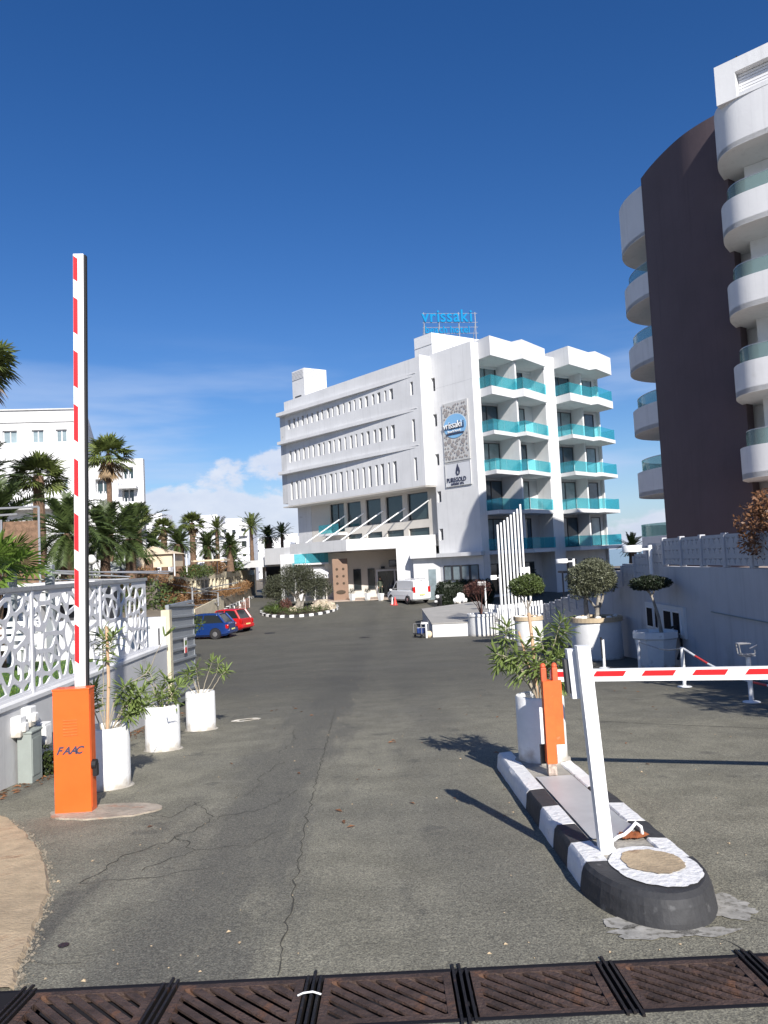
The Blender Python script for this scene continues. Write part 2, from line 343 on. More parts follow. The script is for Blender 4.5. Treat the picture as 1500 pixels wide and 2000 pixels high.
    def mesh(s, name, mt, off=None, smooth=False):
        me = bpy.data.meshes.new(name); vv = s.v if off is None else [(x-off[0], y-off[1], z-off[2]) for x, y, z in s.v]
        me.from_pydata(vv, [], s.f)
        for m_ in (mt if isinstance(mt, (list, tuple)) else [mt]): me.materials.append(m_)
        if isinstance(mt, (list, tuple)): me.polygons.foreach_set('material_index', s.m)
        if smooth:
            me.polygons.foreach_set('use_smooth', [True]*len(me.polygons))
        me.update(); return me
    def build(s, name, mt, parent=None, world=False, smooth=False, kind=None, loc=None):
        off = rootloc(parent) if (world and parent is not None) else None
        me = s.mesh(name, mt, off, smooth)
        if smooth:
            try: me.set_sharp_from_angle(angle=radians(38))
            except Exception: pass
        o = bpy.data.objects.new(name, me); COL.objects.link(o); o.parent = parent
        if loc is not None: o.location = loc
        if kind: o['kind'] = kind
        return o
def put(me, name, parent, loc=(0,0,0), rz=0, sc=None, mw=None):
    o = bpy.data.objects.new(name, me); COL.objects.link(o); o.parent = parent
    if mw is not None: o.matrix_local = mw
    else:
        o.location = loc; o.rotation_euler = (0,0,rz)
        if sc: o.scale = sc if isinstance(sc, tuple) else (sc,)*3
    return o
def copy_tree(o, parent=None, label=None, loc=None, rz=None, sc=None):
    c = o.copy(); COL.objects.link(c); c.parent = parent
    if label: c['label'] = label
    if loc is not None: c.location = loc
    if rz is not None: c.rotation_euler = (0,0,rz)
    if sc is not None: c.scale = (sc,)*3
    for ch in list(o.children): copy_tree(ch, c)
    return c
def struct(B, name, mt, parent=None, **k): return B.build(name, mt, parent, kind='structure' if parent is None else None, **k)
def holed(B, O, u, n, W_, z0, z1, holes, depth, thick=None):
    """wall front with recessed openings; O origin, u along, n outward; holes (a0,a1,h0,h1)"""
    O = V(O); u = V(u); n = V(n); xs = sorted({0, W_, *[h[0] for h in holes], *[h[1] for h in holes]}); zs = sorted({z0, z1, *[h[2] for h in holes], *[h[3] for h in holes]})
    P = lambda a, z, d=0: O+u*a+V((0,0,z))-n*d
    flip = u.cross(V((0,0,1))).dot(n) < 0
    def q(a, b, c, d): B.quad(*( (a,b,c,d) if not flip else (d,c,b,a)))
    for i in range(len(xs)-1):
        for j in range(len(zs)-1):
            a, b, c, d = xs[i], xs[i+1], zs[j], zs[j+1]; mx, mz = (a+b)/2, (c+d)/2
            if any(h[0] < mx < h[1] and h[2] < mz < h[3] for h in holes): continue
            q(P(a,c), P(b,c), P(b,d), P(a,d))
    for a, b, c, d in holes:
        q(P(a,c,depth), P(b,c,depth), P(b,c), P(a,c)); q(P(a,d), P(b,d), P(b,d,depth), P(a,d,depth))
        q(P(a,c,depth), P(a,c), P(a,d), P(a,d,depth)); q(P(b,c), P(b,c,depth), P(b,d,depth), P(b,d))
    t = thick or depth+.05
    q(P(0,z1), P(W_,z1), P(W_,z1,t), P(0,z1,t)); q(P(0,z0,t), P(W_,z0,t), P(W_,z0), P(0,z0)); q(P(0,z0,t), P(0,z0), P(0,z1), P(0,z1,t)); q(P(W_,z0), P(W_,z0,t), P(W_,z1,t), P(W_,z1))
    return B
def pane(O, u, n, a0, a1, h0, h1, d, name, parent, gm, fm=None, mull=0, fr=.06):
    """window = frame with mullions (part) and its pane (sub-part)"""
    O = V(O); u = V(u); n = V(n); P = lambda a, z, dd: O+u*a+V((0,0,z))-n*dd; zz = V((0,0,1))
    if fm is None:
        B = MB(); B.para(P(a0,h0,d), u*(a1-a0), n*-.03, zz*(h1-h0)); return B.build(name, gm, parent, world=True)
    B = MB(); w = a1-a0; h = h1-h0
    B.para(P(a0,h0,d), u*w, n*.05, zz*fr); B.para(P(a0,h1-fr,d), u*w, n*.05, zz*fr)
    for k in range(mull+2):
        a = a0+(w-fr)*k/(mull+1); B.para(P(a,h0+fr,d), u*fr, n*.05, zz*(h-2*fr))
    f = B.build(name, fm, parent, world=True)
    B = MB(); B.para(P(a0,h0,d+.002), u*w, n*-.02, zz*h); g = B.build('pane', gm, None); me = g.data
    off = rootloc(parent); me.transform(Matrix.Translation(-off)); g.parent = f
    return f
def textmesh(ch, size, ext, shear=0, bold=.0):
    c = bpy.data.curves.new('letter', 'FONT'); c.body = ch; c.size = size; c.extrude = ext; c.shear = shear; c.offset = bold; c.resolution_u = 3
    o = bpy.data.objects.new('t', c); me = bpy.data.meshes.new_from_object(o); bpy.data.objects.remove(o); return me
def lettering(text, size, ext, origin, u, n, mt, parent, name='letter', width=None, shear=0, bold=0, space=1.06, gap=.055):
    """flat letters standing on the line origin + u, facing n; each letter a part"""
    u = V(u).normalized(); n = V(n).normalized(); z = V((0,0,1)); off = rootloc(parent); x = 0; items = []
    for ch in text:
        if ch == ' ': x += size*.3; continue
        me = textmesh(ch, size, ext, shear, bold); xs = [v.co.x for v in me.vertices]; lo, hi = min(xs), max(xs)
        items.append((me, x-lo)); x += (hi-lo)*space+size*gap-(size*.10 if ch == 'F' else 0)
    k = width or 1
    for me, px in items:
        me.materials.clear(); me.materials.append(mt)
        mw = Matrix((u*k, z, n)).transposed().to_4x4(); mw.translation = V(origin)+u*(px*k)-off
        put(me, name, parent, mw=mw)
def holepanel(w, h, holes, thick, name, mt):
    c = bpy.data.curves.new(name, 'CURVE'); c.dimensions = '2D'; c.fill_mode = 'BOTH'; c.extrude = thick/2
    for pl in [[(0,0),(w,0),(w,h),(0,h)]]+holes:
        s_ = c.splines.new('POLY'); s_.points.add(len(pl)-1)
        for i, (x, y) in enumerate(pl): s_.points[i].co = (x, y, 0, 1)
        s_.use_cyclic_u = True
    o = bpy.data.objects.new('t', c); me = bpy.data.meshes.new_from_object(o); bpy.data.objects.remove(o); me.materials.clear(); me.materials.append(mt); me.name = name; return me
def clip(poly, px, py, nx, ny):
    out = []
    for i in range(len(poly)):
        a, b = poly[i], poly[(i+1)%len(poly)]; da = (a[0]-px)*nx+(a[1]-py)*ny; db = (b[0]-px)*nx+(b[1]-py)*ny
        if da <= 0: out.append(a)
        if da*db < 0:
            t = da/(da-db); out.append((a[0]+(b[0]-a[0])*t, a[1]+(b[1]-a[1])*t))
    return out
def voronoi(w, h, sites, m, gap):
    cells = []
    for i, (sx, sy) in enumerate(sites):
        if not (0 < sx < w and 0 < sy < h): continue
        pl = [(m,m),(w-m,m),(w-m,h-m),(m,h-m)]
        for j, (qx, qy) in enumerate(sites):
            if i == j: continue
            dx, dy = qx-sx, qy-sy; d = sqrt(dx*dx+dy*dy)
            if d > 1.5: continue
            mx, my = (sx+qx)/2-dx/d*gap, (sy+qy)/2-dy/d*gap; pl = clip(pl, mx, my, dx/d, dy/d)
            if len(pl) < 3: break
        if len(pl) < 3: continue
        A = abs(sum(pl[k][0]*pl[(k+1)%len(pl)][1]-pl[(k+1)%len(pl)][0]*pl[k][1] for k in range(len(pl))))/2
        if A < .0025: continue
        for _ in range(2):
            q = []
            for k in range(len(pl)):
                a, b = pl[k], pl[(k+1)%len(pl)]; q += [(a[0]*.75+b[0]*.25, a[1]*.75+b[1]*.25), (a[0]*.25+b[0]*.75, a[1]*.25+b[1]*.75)]
            pl = q
        cells.append(pl)
    return cells
def leafcloud(B, blobs, n, size, rng, asp=.45, shell=.5, droop=0):
    """n small leaf faces spread through ellipsoid clumps"""
    tot = sum(b[3]*b[4]*b[5] for b in blobs)
    for b in blobs:
        for _ in range(int(n*b[3]*b[4]*b[5]/tot)):
            d = V((rng.gauss(0,1), rng.gauss(0,1), rng.gauss(0,1))).normalized(); r = shell+(1-shell)*rng.random()**.6; r *= 1+.22*noise.noise(d*2.6+V((b[0]*3, b[1], b[2])))
            p = V((b[0]+d.x*b[3]*r, b[1]+d.y*b[4]*r, b[2]+d.z*b[5]*r))
            a = (d*.7+V((rng.gauss(0,.7), rng.gauss(0,.7), rng.gauss(0,.7)-droop))).normalized(); w = a.cross(V((rng.gauss(0,1), rng.gauss(0,1), rng.gauss(0,1)))).normalized(); L_ = size*(.6+.8*rng.random())
            B.add([p-a*L_/2, p+w*L_*asp/2, p+a*L_/2, p-w*L_*asp/2], [(0,1,2,3)])
    return B

# ---------------------------------------------------------------- ground, road, sea
def sheet(xs, ys, zf, skip=None):
    B = MB(); n = len(ys)
    for x in xs:
        for y in ys: B.v.append((x, y, zf(x, y)))
    for i in range(len(xs)-1):
        for j in range(n-1):
            if skip and skip((xs[i]+xs[i+1])/2, (ys[j]+ys[j+1])/2): continue
            a = i*n+j; B.f.append((a, a+n, a+n+1, a+1)); B.m.append(0)
    return B
def fr(a, b, s):
    k = max(1, round((b-a)/s)); return [a+(b-a)*i/k for i in range(k+1)]
YS = sorted(set([round(y, 3) for y in fr(-12,3.2,.8)+[3.2,3.63]+fr(3.63,25,1.07)+fr(25,70,1.5)+fr(70,110,10)]))
GY0, GY1 = 3.2, 3.63
inch = lambda x, y: GY0 < y < GY1 and -7 < x < 9
struct(sheet([-400,-120,-60,-30,-15,-7,9,15,30,60,120], YS+[150,220,330], lambda x, y: gz(y)-.035 if y < 110 else -1.75, lambda x, y: inch(x, y) or (y > 130 and x > -15)), 'ground', M['earth'])
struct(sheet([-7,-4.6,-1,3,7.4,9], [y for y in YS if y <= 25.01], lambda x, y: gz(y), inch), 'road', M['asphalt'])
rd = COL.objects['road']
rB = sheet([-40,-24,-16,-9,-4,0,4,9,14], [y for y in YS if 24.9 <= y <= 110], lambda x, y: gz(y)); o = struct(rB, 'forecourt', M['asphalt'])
B = MB(); B.quad((-6000,100,-4), (6000,100,-4), (6000,9000,-4), (-6000,9000,-4)); struct(B, 'sea', M['sea'])
# pale worn kerb lip between approach road and forecourt, and cracks
def ribbon(B, pts, w, dz=.004, jag=.0, rng=R):
    q = []
    for i in range(len(pts)-1):
        a, b = V(pts[i]+(0,)), V(pts[i+1]+(0,)); k = max(1, int((b-a).length/.055))
        for j in range(k):
            p = a.lerp(b, j/k); q.append(p)
    q.append(V(pts[-1]+(0,)))
    P = []
    for i, p in enumerate(q):
        t = (q[min(i+1, len(q)-1)]-q[max(i-1, 0)]).normalized(); nn = V((-t.y, t.x, 0))
        p = p+nn*(jag*(noise.noise(p*7)+.6*noise.noise(p*23))); ww = w*(.35+1.1*abs(noise.noise(p*5+V((9,0,0))))+.25*rng.random())
        P.append((p-nn*ww/2, p+nn*ww/2))
    for i in range(len(P)-1):
        a, b = P[i]; c, d = P[i+1]; B.quad((a.x,a.y,gz(a.y)+dz), (b.x,b.y,gz(b.y)+dz), (d.x,d.y,gz(d.y)+dz), (c.x,c.y,gz(c.y)+dz))
    return B
for pts, w, jg in [([(-.60,3.66),(-.66,4.8),(-.76,6.45),(-.88,9.6),(-1.04,13.9)], .016, .03),
                   ([(-1.85,7.2),(-1.55,6.6),(-1.72,6.1),(-1.5,5.7),(-1.75,5.3)], .016, .09), ([(-1.55,6.6),(-1.15,6.9),(-.95,7.5)], .013, .08),
                   ([(-1.5,5.7),(-1.1,5.75),(-.95,6.1)], .012, .08), ([(-1.7,6.1),(-2.0,5.6),(-2.08,5.1)], .018, .06), ([(-2.08,5.1),(-1.6,5.15),(-1.25,5.3)], .012, .05),
                   ([(-2.3,6.9),(-1.95,6.7),(-1.85,7.2)], .014, .06), ([(-1.3,9.0),(-1.45,8.3),(-1.35,7.7),(-1.55,7.3)], .014, .09), ([(-1.5,11.6),(-1.35,10.4),(-1.45,9.6)], .014, .06),
                   ([(1.75,4.05),(1.95,3.9),(2.6,3.68)], .014, .05), ([(1.45,3.95),(1.55,3.66)], .012, .05), ([(-2.25,3.9),(-1.9,3.95),(-1.6,3.9)], .01, .04), ([(1.9,11.9),(3.2,10.6),(4.6,9.6),(6.8,8.4)], .028, .02), ([(-3,19),(0,19.6),(3,19.2),(6.9,19.9)], .05, .1)]:
    ribbon(MB(), pts, w*.62, jag=jg).build('crack', M['crack'], rd)
# small pale chips, pebbles and dead leaves lying about
B = MB(); rg = random.Random(3)
for _ in range(420):
    y = 3.7+rg.random()**1.7*22; x = rg.uniform(-3.9, 6.5)
    if 1.0 < x < 1.85 and 3.9 < y < 8: continue
    s_ = .006+.012*rg.random()**3; z = gz(y)+.003; a = rg.random()*6
    B.add([(x+s_*cos(a+k*2.1)*(.6+.6*rg.random()), y+s_*sin(a+k*2.1), z) for k in range(3)]+[(x, y, z+s_*.5)], [(0,1,3),(1,2,3),(2,0,3)])
tagit(B.build('gravel', M['apron'], kind='stuff'), 'small pale chips and pebbles scattered over the asphalt', 'gravel')
B = MB()
for _ in range(380):
    if rg.random() < .85: y = rg.uniform(7.6, 14.5); x = -4.1+abs(rg.gauss(0, .16))
    else: y = rg.uniform(6, 16); x = rg.uniform(-3.6, 4.5)
    s_ = .018+.03*rg.random(); a = rg.random()*6; z = gz(y)+.006; w = .35
    B.add([(x-s_*cos(a), y-s_*sin(a), z), (x+s_*w*sin(a), y-s_*w*cos(a), z+s_*.35), (x+s_*cos(a), y+s_*sin(a), z+s_*.1), (x-s_*w*sin(a), y+s_*w*cos(a), z+s_*.2)], [(0,1,2,3)])
tagit(B.build('leaf_litter', M['brown'], kind='stuff'), 'dry brown leaf litter gathered along the foot of the white wall', 'leaves')
# sandy concrete apron, bottom left
edge = [(-1.80,3.66),(-1.86,3.85),(-1.96,4.15),(-2.08,4.55),(-2.22,5.0),(-2.42,5.4),(-2.61,5.75),(-2.80,6.05),(-2.98,6.32),(-3.2,6.62),(-3.42,6.9),(-3.7,7.15),(-4.1,7.35)]
q = []
for i in range(len(edge)-1):
    for k in range(5):
        t = k/5; x = edge[i][0]*(1-t)+edge[i+1][0]*t; y = edge[i][1]*(1-t)+edge[i+1][1]*t; q.append((x+.035*noise.noise(V((x*9, y*9, 0)))+.018*noise.noise(V((x*30, y*30, 0))), y+.02*noise.noise(V((x*25, y*25, 4)))))
q.append(edge[-1]); pol = q+[(-9,7.35),(-9,3.66)]
B = MB(); zt = lambda x, y: gz(y)+.022+.012*noise.noise(V((x*3, y*3, 1)))
n = len(q)
rows = [[((x*(1-t)+(-7.5)*t), y*(1-t)+(3.66+(7.35-3.66)*i/(n-1))*t) for t in (0, .006, .03, .08, .16, .3, .5, 1)] for i, (x, y) in enumerate(q)]
for i in range(n-1):
    for j in range(7):
        pts = [rows[i][j], rows[i][j+1], rows[i+1][j+1], rows[i+1][j]]
        zz = [(gz(p[1])-.01 if jj == 0 else zt(*p)) for p, jj in zip(pts, (j, j+1, j+1, j))]
        B.quad(*[(p[0], p[1], z) for p, z in zip(reversed(pts), reversed(zz))])
struct(B, 'apron', M['apron'])
# crumbling edge: broken stones and grit along the apron
B = MB()
for i in range(1100):
    k = rg.random()*(n-1); a, b = q[int(k)], q[min(int(k)+1, n-1)]; t = k-int(k); x = a[0]*(1-t)+b[0]*t+rg.gauss(-.005, .022); y = a[1]*(1-t)+b[1]*t+rg.gauss(0, .02)
    s_ = .003+.012*rg.random()**3; z = gz(y)+.002; a = rg.random()*6
    B.add([(x+s_*cos(a+j*1.6), y+s_*sin(a+j*1.6), z) for j in range(4)]+[(x, y, z+s_*.8)], [(0,1,4),(1,2,4),(2,3,4),(3,0,4)])
tagit(B.build('rubble', mat('grit', (.22,.19,.145), .95, var=.5, vscale=30), kind='stuff'), 'crumbled grit and stones along the broken edge of the sandy concrete', 'rubble')

# ---------------------------------------------------------------- drain with rusty grates across the entrance
B = MB(); zc = gz(3.4)
B.para((-7,GY0,zc-.22), (16,0,0), (0,GY1-GY0,0), (0,0,.05)); 
for y in (GY0-.012, GY1-.008): B.para((-7,y,zc-.2), (16,0,0), (0,.02,0), (0,0,.2+gz(y)-zc+.004))
ch = struct(B, 'drain_channel', M['void'])
jx = [-1.73,-1.08,-.42,.24,.90,1.55,2.2,2.86]
def grate(x0, x1, label):
    y0, y1 = GY0+.015, GY1-.015; zb = lambda y: gz(y)-.004+.0
    t = thing('drain_grate', label, 'grate', ((x0+x1)/2, (y0+y1)/2, gz(3.4)-.03), group='rusty drain grates across the entrance'); f = MB()
    def bar(B, pts):
        pr = [(x, y) for x, y in pts]; B.prism(pr, lambda x, y: gz(y)-.035, lambda x, y: gz(y)+.003)
    w = .035
    for a in ([(x0,y0),(x1,y0),(x1,y0+w),(x0,y0+w)], [(x0,y1-w),(x1,y1-w),(x1,y1),(x0,y1)], [(x0,y0+w),(x0+w,y0+w),(x0+w,y1-w),(x0,y1-w)], [(x1-w,y0+w),(x1,y0+w),(x1,y1-w),(x1-w,y1-w)]): bar(f, a)
    f.build('grate_frame', M['rust'], t, world=True)
    X0, X1, Y0, Y1 = x0+w, x1-w, y0+w, y1-w; H = Y1-Y0; sl = .33; k = X0-sl
    while k < X1:
        pl = [(k,Y1),(k+.050,Y1),(k+.050+sl,Y0),(k+sl,Y0)]
        for p, nn in (((X0,0),(-1,0)), ((X1,0),(1,0))): pl = clip(pl, p[0], p[1], *nn)
        if len(pl) > 2:
            b = MB(); b.prism(pl, lambda x, y: gz(y)-.011, lambda x, y: gz(y)); b.build('bar', M['rust'], t, world=True)
        k += .088
for i, (a, b) in enumerate(zip(jx, jx[1:])):
    grate(a+.045, b-.045, ['rusty drain grate at the left edge by the sandy concrete','rusty drain grate second from the left with worn brown bars','rusty drain grate at the end of the long road crack','dark rusty drain grate in the middle right of the cable tie joint','rusty drain grate just below the black nose of the island','rusty drain grate at the bottom right corner','rusty drain grate cut by the right edge of the picture'][i])
for i, x in enumerate(jx[:-1]):
    B = MB()
    for dx in (-.03, 0, .028):
        L0, L1 = GY0-.05+.03*R.random(), GY1+.05-.05*R.random()*(abs(dx) > .01)
        B.para((x+dx-.006, L0, gz(L0)-.05), (.012,0,0), (0,L1-L0,gz(L1)-gz(L0)), (0,0,.062))
    B.build('support_rail', M['iron'], ch)
B = MB(); B.tube([(-.475,3.43,gz(3.43)+.02),(-.45,3.425,gz(3.43)+.032),(-.41,3.43,gz(3.43)+.033),(-.375,3.435,gz(3.43)+.018)], .004, 6); tagit(B.build('cable_tie', M['paint']), 'thin white cable tie looped over a joint between two rusty grates', 'cable tie')

# ---------------------------------------------------------------- traffic island
IZ = .155
def iz(y): return gz(y)+IZ
isl = thing('traffic_island', 'narrow raised traffic island with black and white painted kerb stones and round near end', 'traffic island', (1.42,6,gz(6)))
XL, XR, KW = 1.04, 1.70, .16
ycuts = [8.1,7.35,6.4,5.85,5.35,4.95,4.55]
def kerbstone(side, ya, yb, m_):
    x0, x1 = (XL, XL+KW) if side < 0 else (XR-KW, XR); bm = MB(); rows_ = 6; cols = [(x0 if side < 0 else x1)]
    xo, xi = (x0, x1) if side < 0 else (x1, x0); dx = 1 if side < 0 else -1
    sec = [(xo-dx*.012, -.03), (xo, .06), (xo+dx*.008, IZ-.03), (xo+dx*.03, IZ-.004), (xi-dx*.012, IZ+.002), (xi-dx*.002, IZ-.008), (xi, .05)]
    ys = [ya+.006+(yb-ya-.012)*k/rows_ for k in range(rows_+1)]
    for y in ys:
        for (x, z) in sec: bm.v.append((x+.006*noise.noise(V((x*20,y*14,z*20))), y, gz(y)+z+.005*noise.noise(V((x*25,y*20,3)))))
    m2 = len(sec)
    for i in range(rows_):
        for j in range(m2-1):
            a = i*m2+j; f = (a, a+1, a+m2+1, a+m2); bm.f.append(f if side > 0 else f[::-1]); bm.m.append(0)
    bm.f.append(tuple(range(m2))); bm.m.append(0); bm.f.append(tuple(reversed(range(rows_*m2, rows_*m2+m2)))); bm.m.append(0)
    bm.build('kerb_stone', M[m_], isl, world=True, smooth=True)
for k in range(6):
    a, b = ycuts[k+1], ycuts[k]
    kerbstone(-1, a, b, ['kerbwhite','kerbwhite','kerbblack','kerbwhite','kerbblack','kerbwhite'][k])
    kerbstone(1, a, b, ['kerbwhite','kerbwhite','kerbblack','kerbwhite','kerbblack','kerbwhite'][k])
# rounded black nose with a worn white ring and bare concrete disc on top
cx, cy, rx, ry = 1.372, 4.55, .338, .60
B = MB(); B2 = MB(); ns = 40
def nose(a, k, z, w=.004): 
    x = cx+rx*k*cos(a); y = cy-ry*k*sin(a); return (x+w*noise.noise(V((x*22,y*22,z*9))), y+w*noise.noise(V((x*22,y*22,5+z*9))), gz(y)+z)
prof = [(1.05,-.03),(1.035,.03),(1.0,.10),(.965,IZ-.02),(.91,IZ+.002),(.0,IZ+.004)]
for i in range(ns):
    a0, a1 = pi*i/ns, pi*(i+1)/ns
    for j in range(5):
        B.quad(nose(a1,*prof[j]), nose(a0,*prof[j]), nose(a0,*prof[j+1]), nose(a1,*prof[j+1]))
B.build('kerb_nose', M['kerbblack'], isl, world=True, smooth=True)
def disc(name, m_, c, r0, r1, dz, ins=0, jag=.03, half=False):
    B = MB(); n_ = 60; P0 = []; P1 = []
    for i in range(n_):
        a = 2*pi*i/n_; w = 1+jag*noise.noise(V((cos(a)*3, sin(a)*3, dz*100)))+jag*.7*noise.noise(V((cos(a)*11, sin(a)*11, 2))); x = c[0]+r0*w*cos(a); y = c[1]+r1*w*sin(a)
        P0.append((x, y, iz(y)+dz)); x = c[0]+ins*r0*cos(a)*w; y = c[1]+ins*r1*sin(a)*w; P1.append((x, y, iz(y)+dz))
    for i in range(n_):
        j = (i+1)%n_
        B.quad(P0[i], P0[j], P1[j], P1[i]) if ins else B.add([P0[i], P0[j], (c[0], c[1], iz(c[1])+dz)], [(0,1,2)])
    return B.build(name, M[m_], isl, world=True)
disc('painted_ring', 'kerbwhite', (1.415,4.42), .235, .345, .009, 0, .045)
disc('concrete_disc', 'apron', (1.42,4.48), .165, .21, .014, 0, .09)
B = MB(); B.prism([(XL+KW,4.56),(XR-KW,4.56),(XR-KW,8.08),(XL+KW,8.08)], lambda x,y: gz(y)-.02, lambda x,y: iz(y)-.012); B.build('concrete_fill', M['concrete'], isl, world=True)
B = MB(); pts = []
xs = [1.21,1.27,1.34,1.41,1.475,1.525]; ys = fr(4.98,6.85,.22)
for x in xs:
    for y in ys:
        lift = .075*max(0, 1-abs(x-1.475)/.08)*max(0, 1-(y-4.98)/.5); B.v.append((x, y, iz(y)+.002+lift+.004*noise.noise(V((x*6,y*4,0)))))
for i in range(5):
    for j in range(len(ys)-1):
        a = i*len(ys)+j; B.f.append((a, a+len(ys), a+len(ys)+1, a+1)); B.m.append(0)
o = B.build('grey_sheet', M['sheetgrey'], None, smooth=True); tagit(o, 'grey sheet metal strip lying along the top of the traffic island', 'metal sheet')
B = MB()
for k in range(26):
    a = k/25; y = 4.93+.03*R.random(); x = 1.39+.14*a; s_ = .02+.03*R.random(); B.add([(x,y,iz(y)+.004),(x+s_,y+.02,iz(y)+.012),(x+.01,y+.06,iz(y)+.025),(x-.01,y+.04,iz(y)+.01)], [(0,1,2,3)])
B.build('rust_flakes', M['rustor'], isl, world=True, kind='stuff')
B = MB(); B.tube([(1.31,4.86,iz(4.86)+.02),(1.35,4.90,iz(4.9)+.028),(1.40,4.93,iz(4.9)+.03),(1.45,4.95,iz(4.9)+.055),(1.49,4.97,iz(4.9)+.085),(1.52,4.97,iz(4.9)+.06),(1.53,4.98,iz(4.9)+.01)], .011, 7)
tagit(B.build('cable', M['paint'], smooth=True), 'short white cable looping out beside the foot of the leaning post', 'cable')
# spilled white paint and cement round the nose
B = MB()
for (x0, y0, a, b, s_) in [(1.24,3.93,.20,.10,1),(1.71,4.20,.13,.17,2),(1.12,4.06,.11,.08,3),(1.48,3.90,.14,.05,6)]:
    P = [(x0+a*cos(t)*(1+.35*noise.noise(V((cos(t)*2.5,sin(t)*2.5,s_)))+.2*noise.noise(V((cos(t)*9,sin(t)*9,s_)))), y0+b*sin(t)*(1+.5*noise.noise(V((cos(t)*2.5,sin(t)*2.5,s_+5))))) for t in [2*pi*i/48 for i in range(48)]]
    B.poly([(x, y, gz(y)+.005) for x, y in P])
B.build('paint_spill', mat('spilt_paint', (.36,.345,.31), .9, var=.35, vscale=14, dirt=((.17,.16,.135), 26, .53)), COL.objects['road'])

# ---------------------------------------------------------------- barriers
def strips(B, o, ax, up, nrm, s0, step, ln, wd, sk, cnt): 
    for k in range(cnt):
        a = V(o)+V(ax)*(s0+k*step); B.quad(a, a+V(ax)*ln, a+V(ax)*(ln+sk)+V(up)*wd, a+V(ax)*sk+V(up)*wd)
bg = thing('barrier_gate', 'open parking barrier with bright orange cabinet and upright red and white arm', 'barrier', (-2.905,7.07,gz(7.07)), radians(2.5))
zb = gz(7.07)
B = MB(); B.bbox((0,0,.55), (.325,.15,1.10), bev=.006)
bodyo = B.build('cabinet', M['orange'], bg)
B = MB(); B.bbox((0,0,1.102), (.333,.158,.016), bev=.004); B.build('lid', M['orange'], bg)
B = MB(); B.box((.163,0,.55), (.003,.10,1.0)); B.build('side_door', M['orange2'], bodyo)
for k in range(6):
    B = MB(); B.bbox((-.01,-.077,.70+k*.026), (.125,.006,.010), bev=.002); B.build('vent_slot', M['orange2'], bodyo)
lettering('FAAC', .092, .0015, (-.135+bg.location.x,-.0775+bg.location.y,.535+bg.location.z), (1,0,0), (0,-1,0), M['inkdark'], bodyo, width=1.0, shear=.4, bold=.003, space=.80, gap=.05)
# (letters are placed relative to the cabinet)
B = MB(); B.tube([(.163,-.02,.42),(.20,-.02,.42)], [.045,.045], 16); B.box((.19,-.02,.37), (.035,.06,.10)); B.build('lock_knob', M['black'], bg)
B = MB(); B.bbox((.010,.11,2.68), (.098,.06,5.02), bev=.004); arm = B.build('arm', M['paint'], bg); arm.rotation_euler = (0,.02,0)
B = MB(); B.box((.069,.11,2.68), (.018,.05,5.0)); B.build('rubber_edge', M['rubber'], arm)
B = MB(); B.box((.0,.12,.85),(.2,.05,.3)); B.build('arm_clamp', M['steel'], bg)
for k in range(9):
    z0 = 1.10+.21+k*.515; B = MB(); h = .37
    if z0 > 5.2: break
    if z0+h > 5.17: h = 5.17-z0
    x0, x1 = -.036, .005; B.add([(x0,.0795,z0+.03),(x1,.0795,z0),(x1,.0795,z0+h-.03),(x0,.0795,z0+h),(x0,.0785,z0+.03),(x1,.0785,z0),(x1,.0785,z0+h-.03),(x0,.0785,z0+h)], [(4,5,6,7),(0,1,5,4),(1,2,6,5),(2,3,7,6),(3,0,4,7)])
    B.build('red_strip', M['red'], arm)
B = MB(); P = []
for i in range(64):
    t = 2*pi*i/64; P.append((-2.62+.50*cos(t)*(1+.09*noise.noise(V((cos(t)*2,sin(t)*2,1)))), 7.02+.26*sin(t)*(1+.14*noise.noise(V((cos(t)*3,sin(t)*3,4))))))
B.prism(P, lambda x,y: gz(y)-.01, lambda x,y: gz(y)+.014); tagit(B.build('concrete_footing', mat('footing', (.40,.34,.27), .92, var=.35, vscale=5, bump=.8, bscale=30, dirt=((.36,.19,.12), 4, .6))), 'worn oval concrete footing in the asphalt under the orange cabinet', 'footing')

b2 = thing('barrier_gate', 'closed parking barrier with slim worn orange housing and level red and white arm', 'barrier', (1.39,6.93,iz(6.93)), 0)
zi = iz(6.93)
B = MB(); B.box((-.02,0,.46), (.085,.10,.72)); hz_ = B.build('housing', M['orange2'], b2)
B = MB(); B.box((.065,.012,.54), (.08,.085,.56)); B.build('side_housing', M['orange2'], b2)
B = MB(); B.box((-.02,0,.05), (.075,.09,.10)); B.build('foot', mat('peeled_foot', (.45,.36,.30), .8, var=.6, vscale=30), b2)
for dx in (-.045, .055):
    B = MB(); B.bbox((dx,0,.87), (.05,.06,.13), bev=.008); B.ell((dx,0,.945), (.026,.028,.03), 10, 6); B.build('lug', mat('rusty_orange', (.62,.11,.04), .6, var=.3, vscale=20), b2)
B = MB(); B.box((-.025,.075,.16), (.15,.02,.17)); B.build('cover_plate', M['black'], b2)
ax = V((1.9,-.75,0)).normalized(); ax.z = .022; a0 = V((.02,.03,.905)); L_ = 4.2; nrm = V((ax.y,-ax.x,0)).normalized()
if nrm.y > 0: nrm = -nrm
B = MB(); B.para(a0-nrm*.0, ax*L_, nrm*-.045, (0,0,-.105)); arm2 = B.build('arm', M['paint'], b2)
for k in range(8):
    s0 = -.03+k*.405; B = MB(); s1 = s0+.285; s0 = max(s0, .01); o_ = a0+nrm*.0015
    B.add([o_+ax*(s0+.03 if k>9 else s0)+V((0,0,-.062)), o_+ax*(s1-.03)+V((0,0,-.062)), o_+ax*s1+V((0,0,-.016)), o_+ax*(s0+.035)+V((0,0,-.016))], [(0,1,2,3)])
    if s1 < L_: B.build('red_strip', M['red'], arm2)
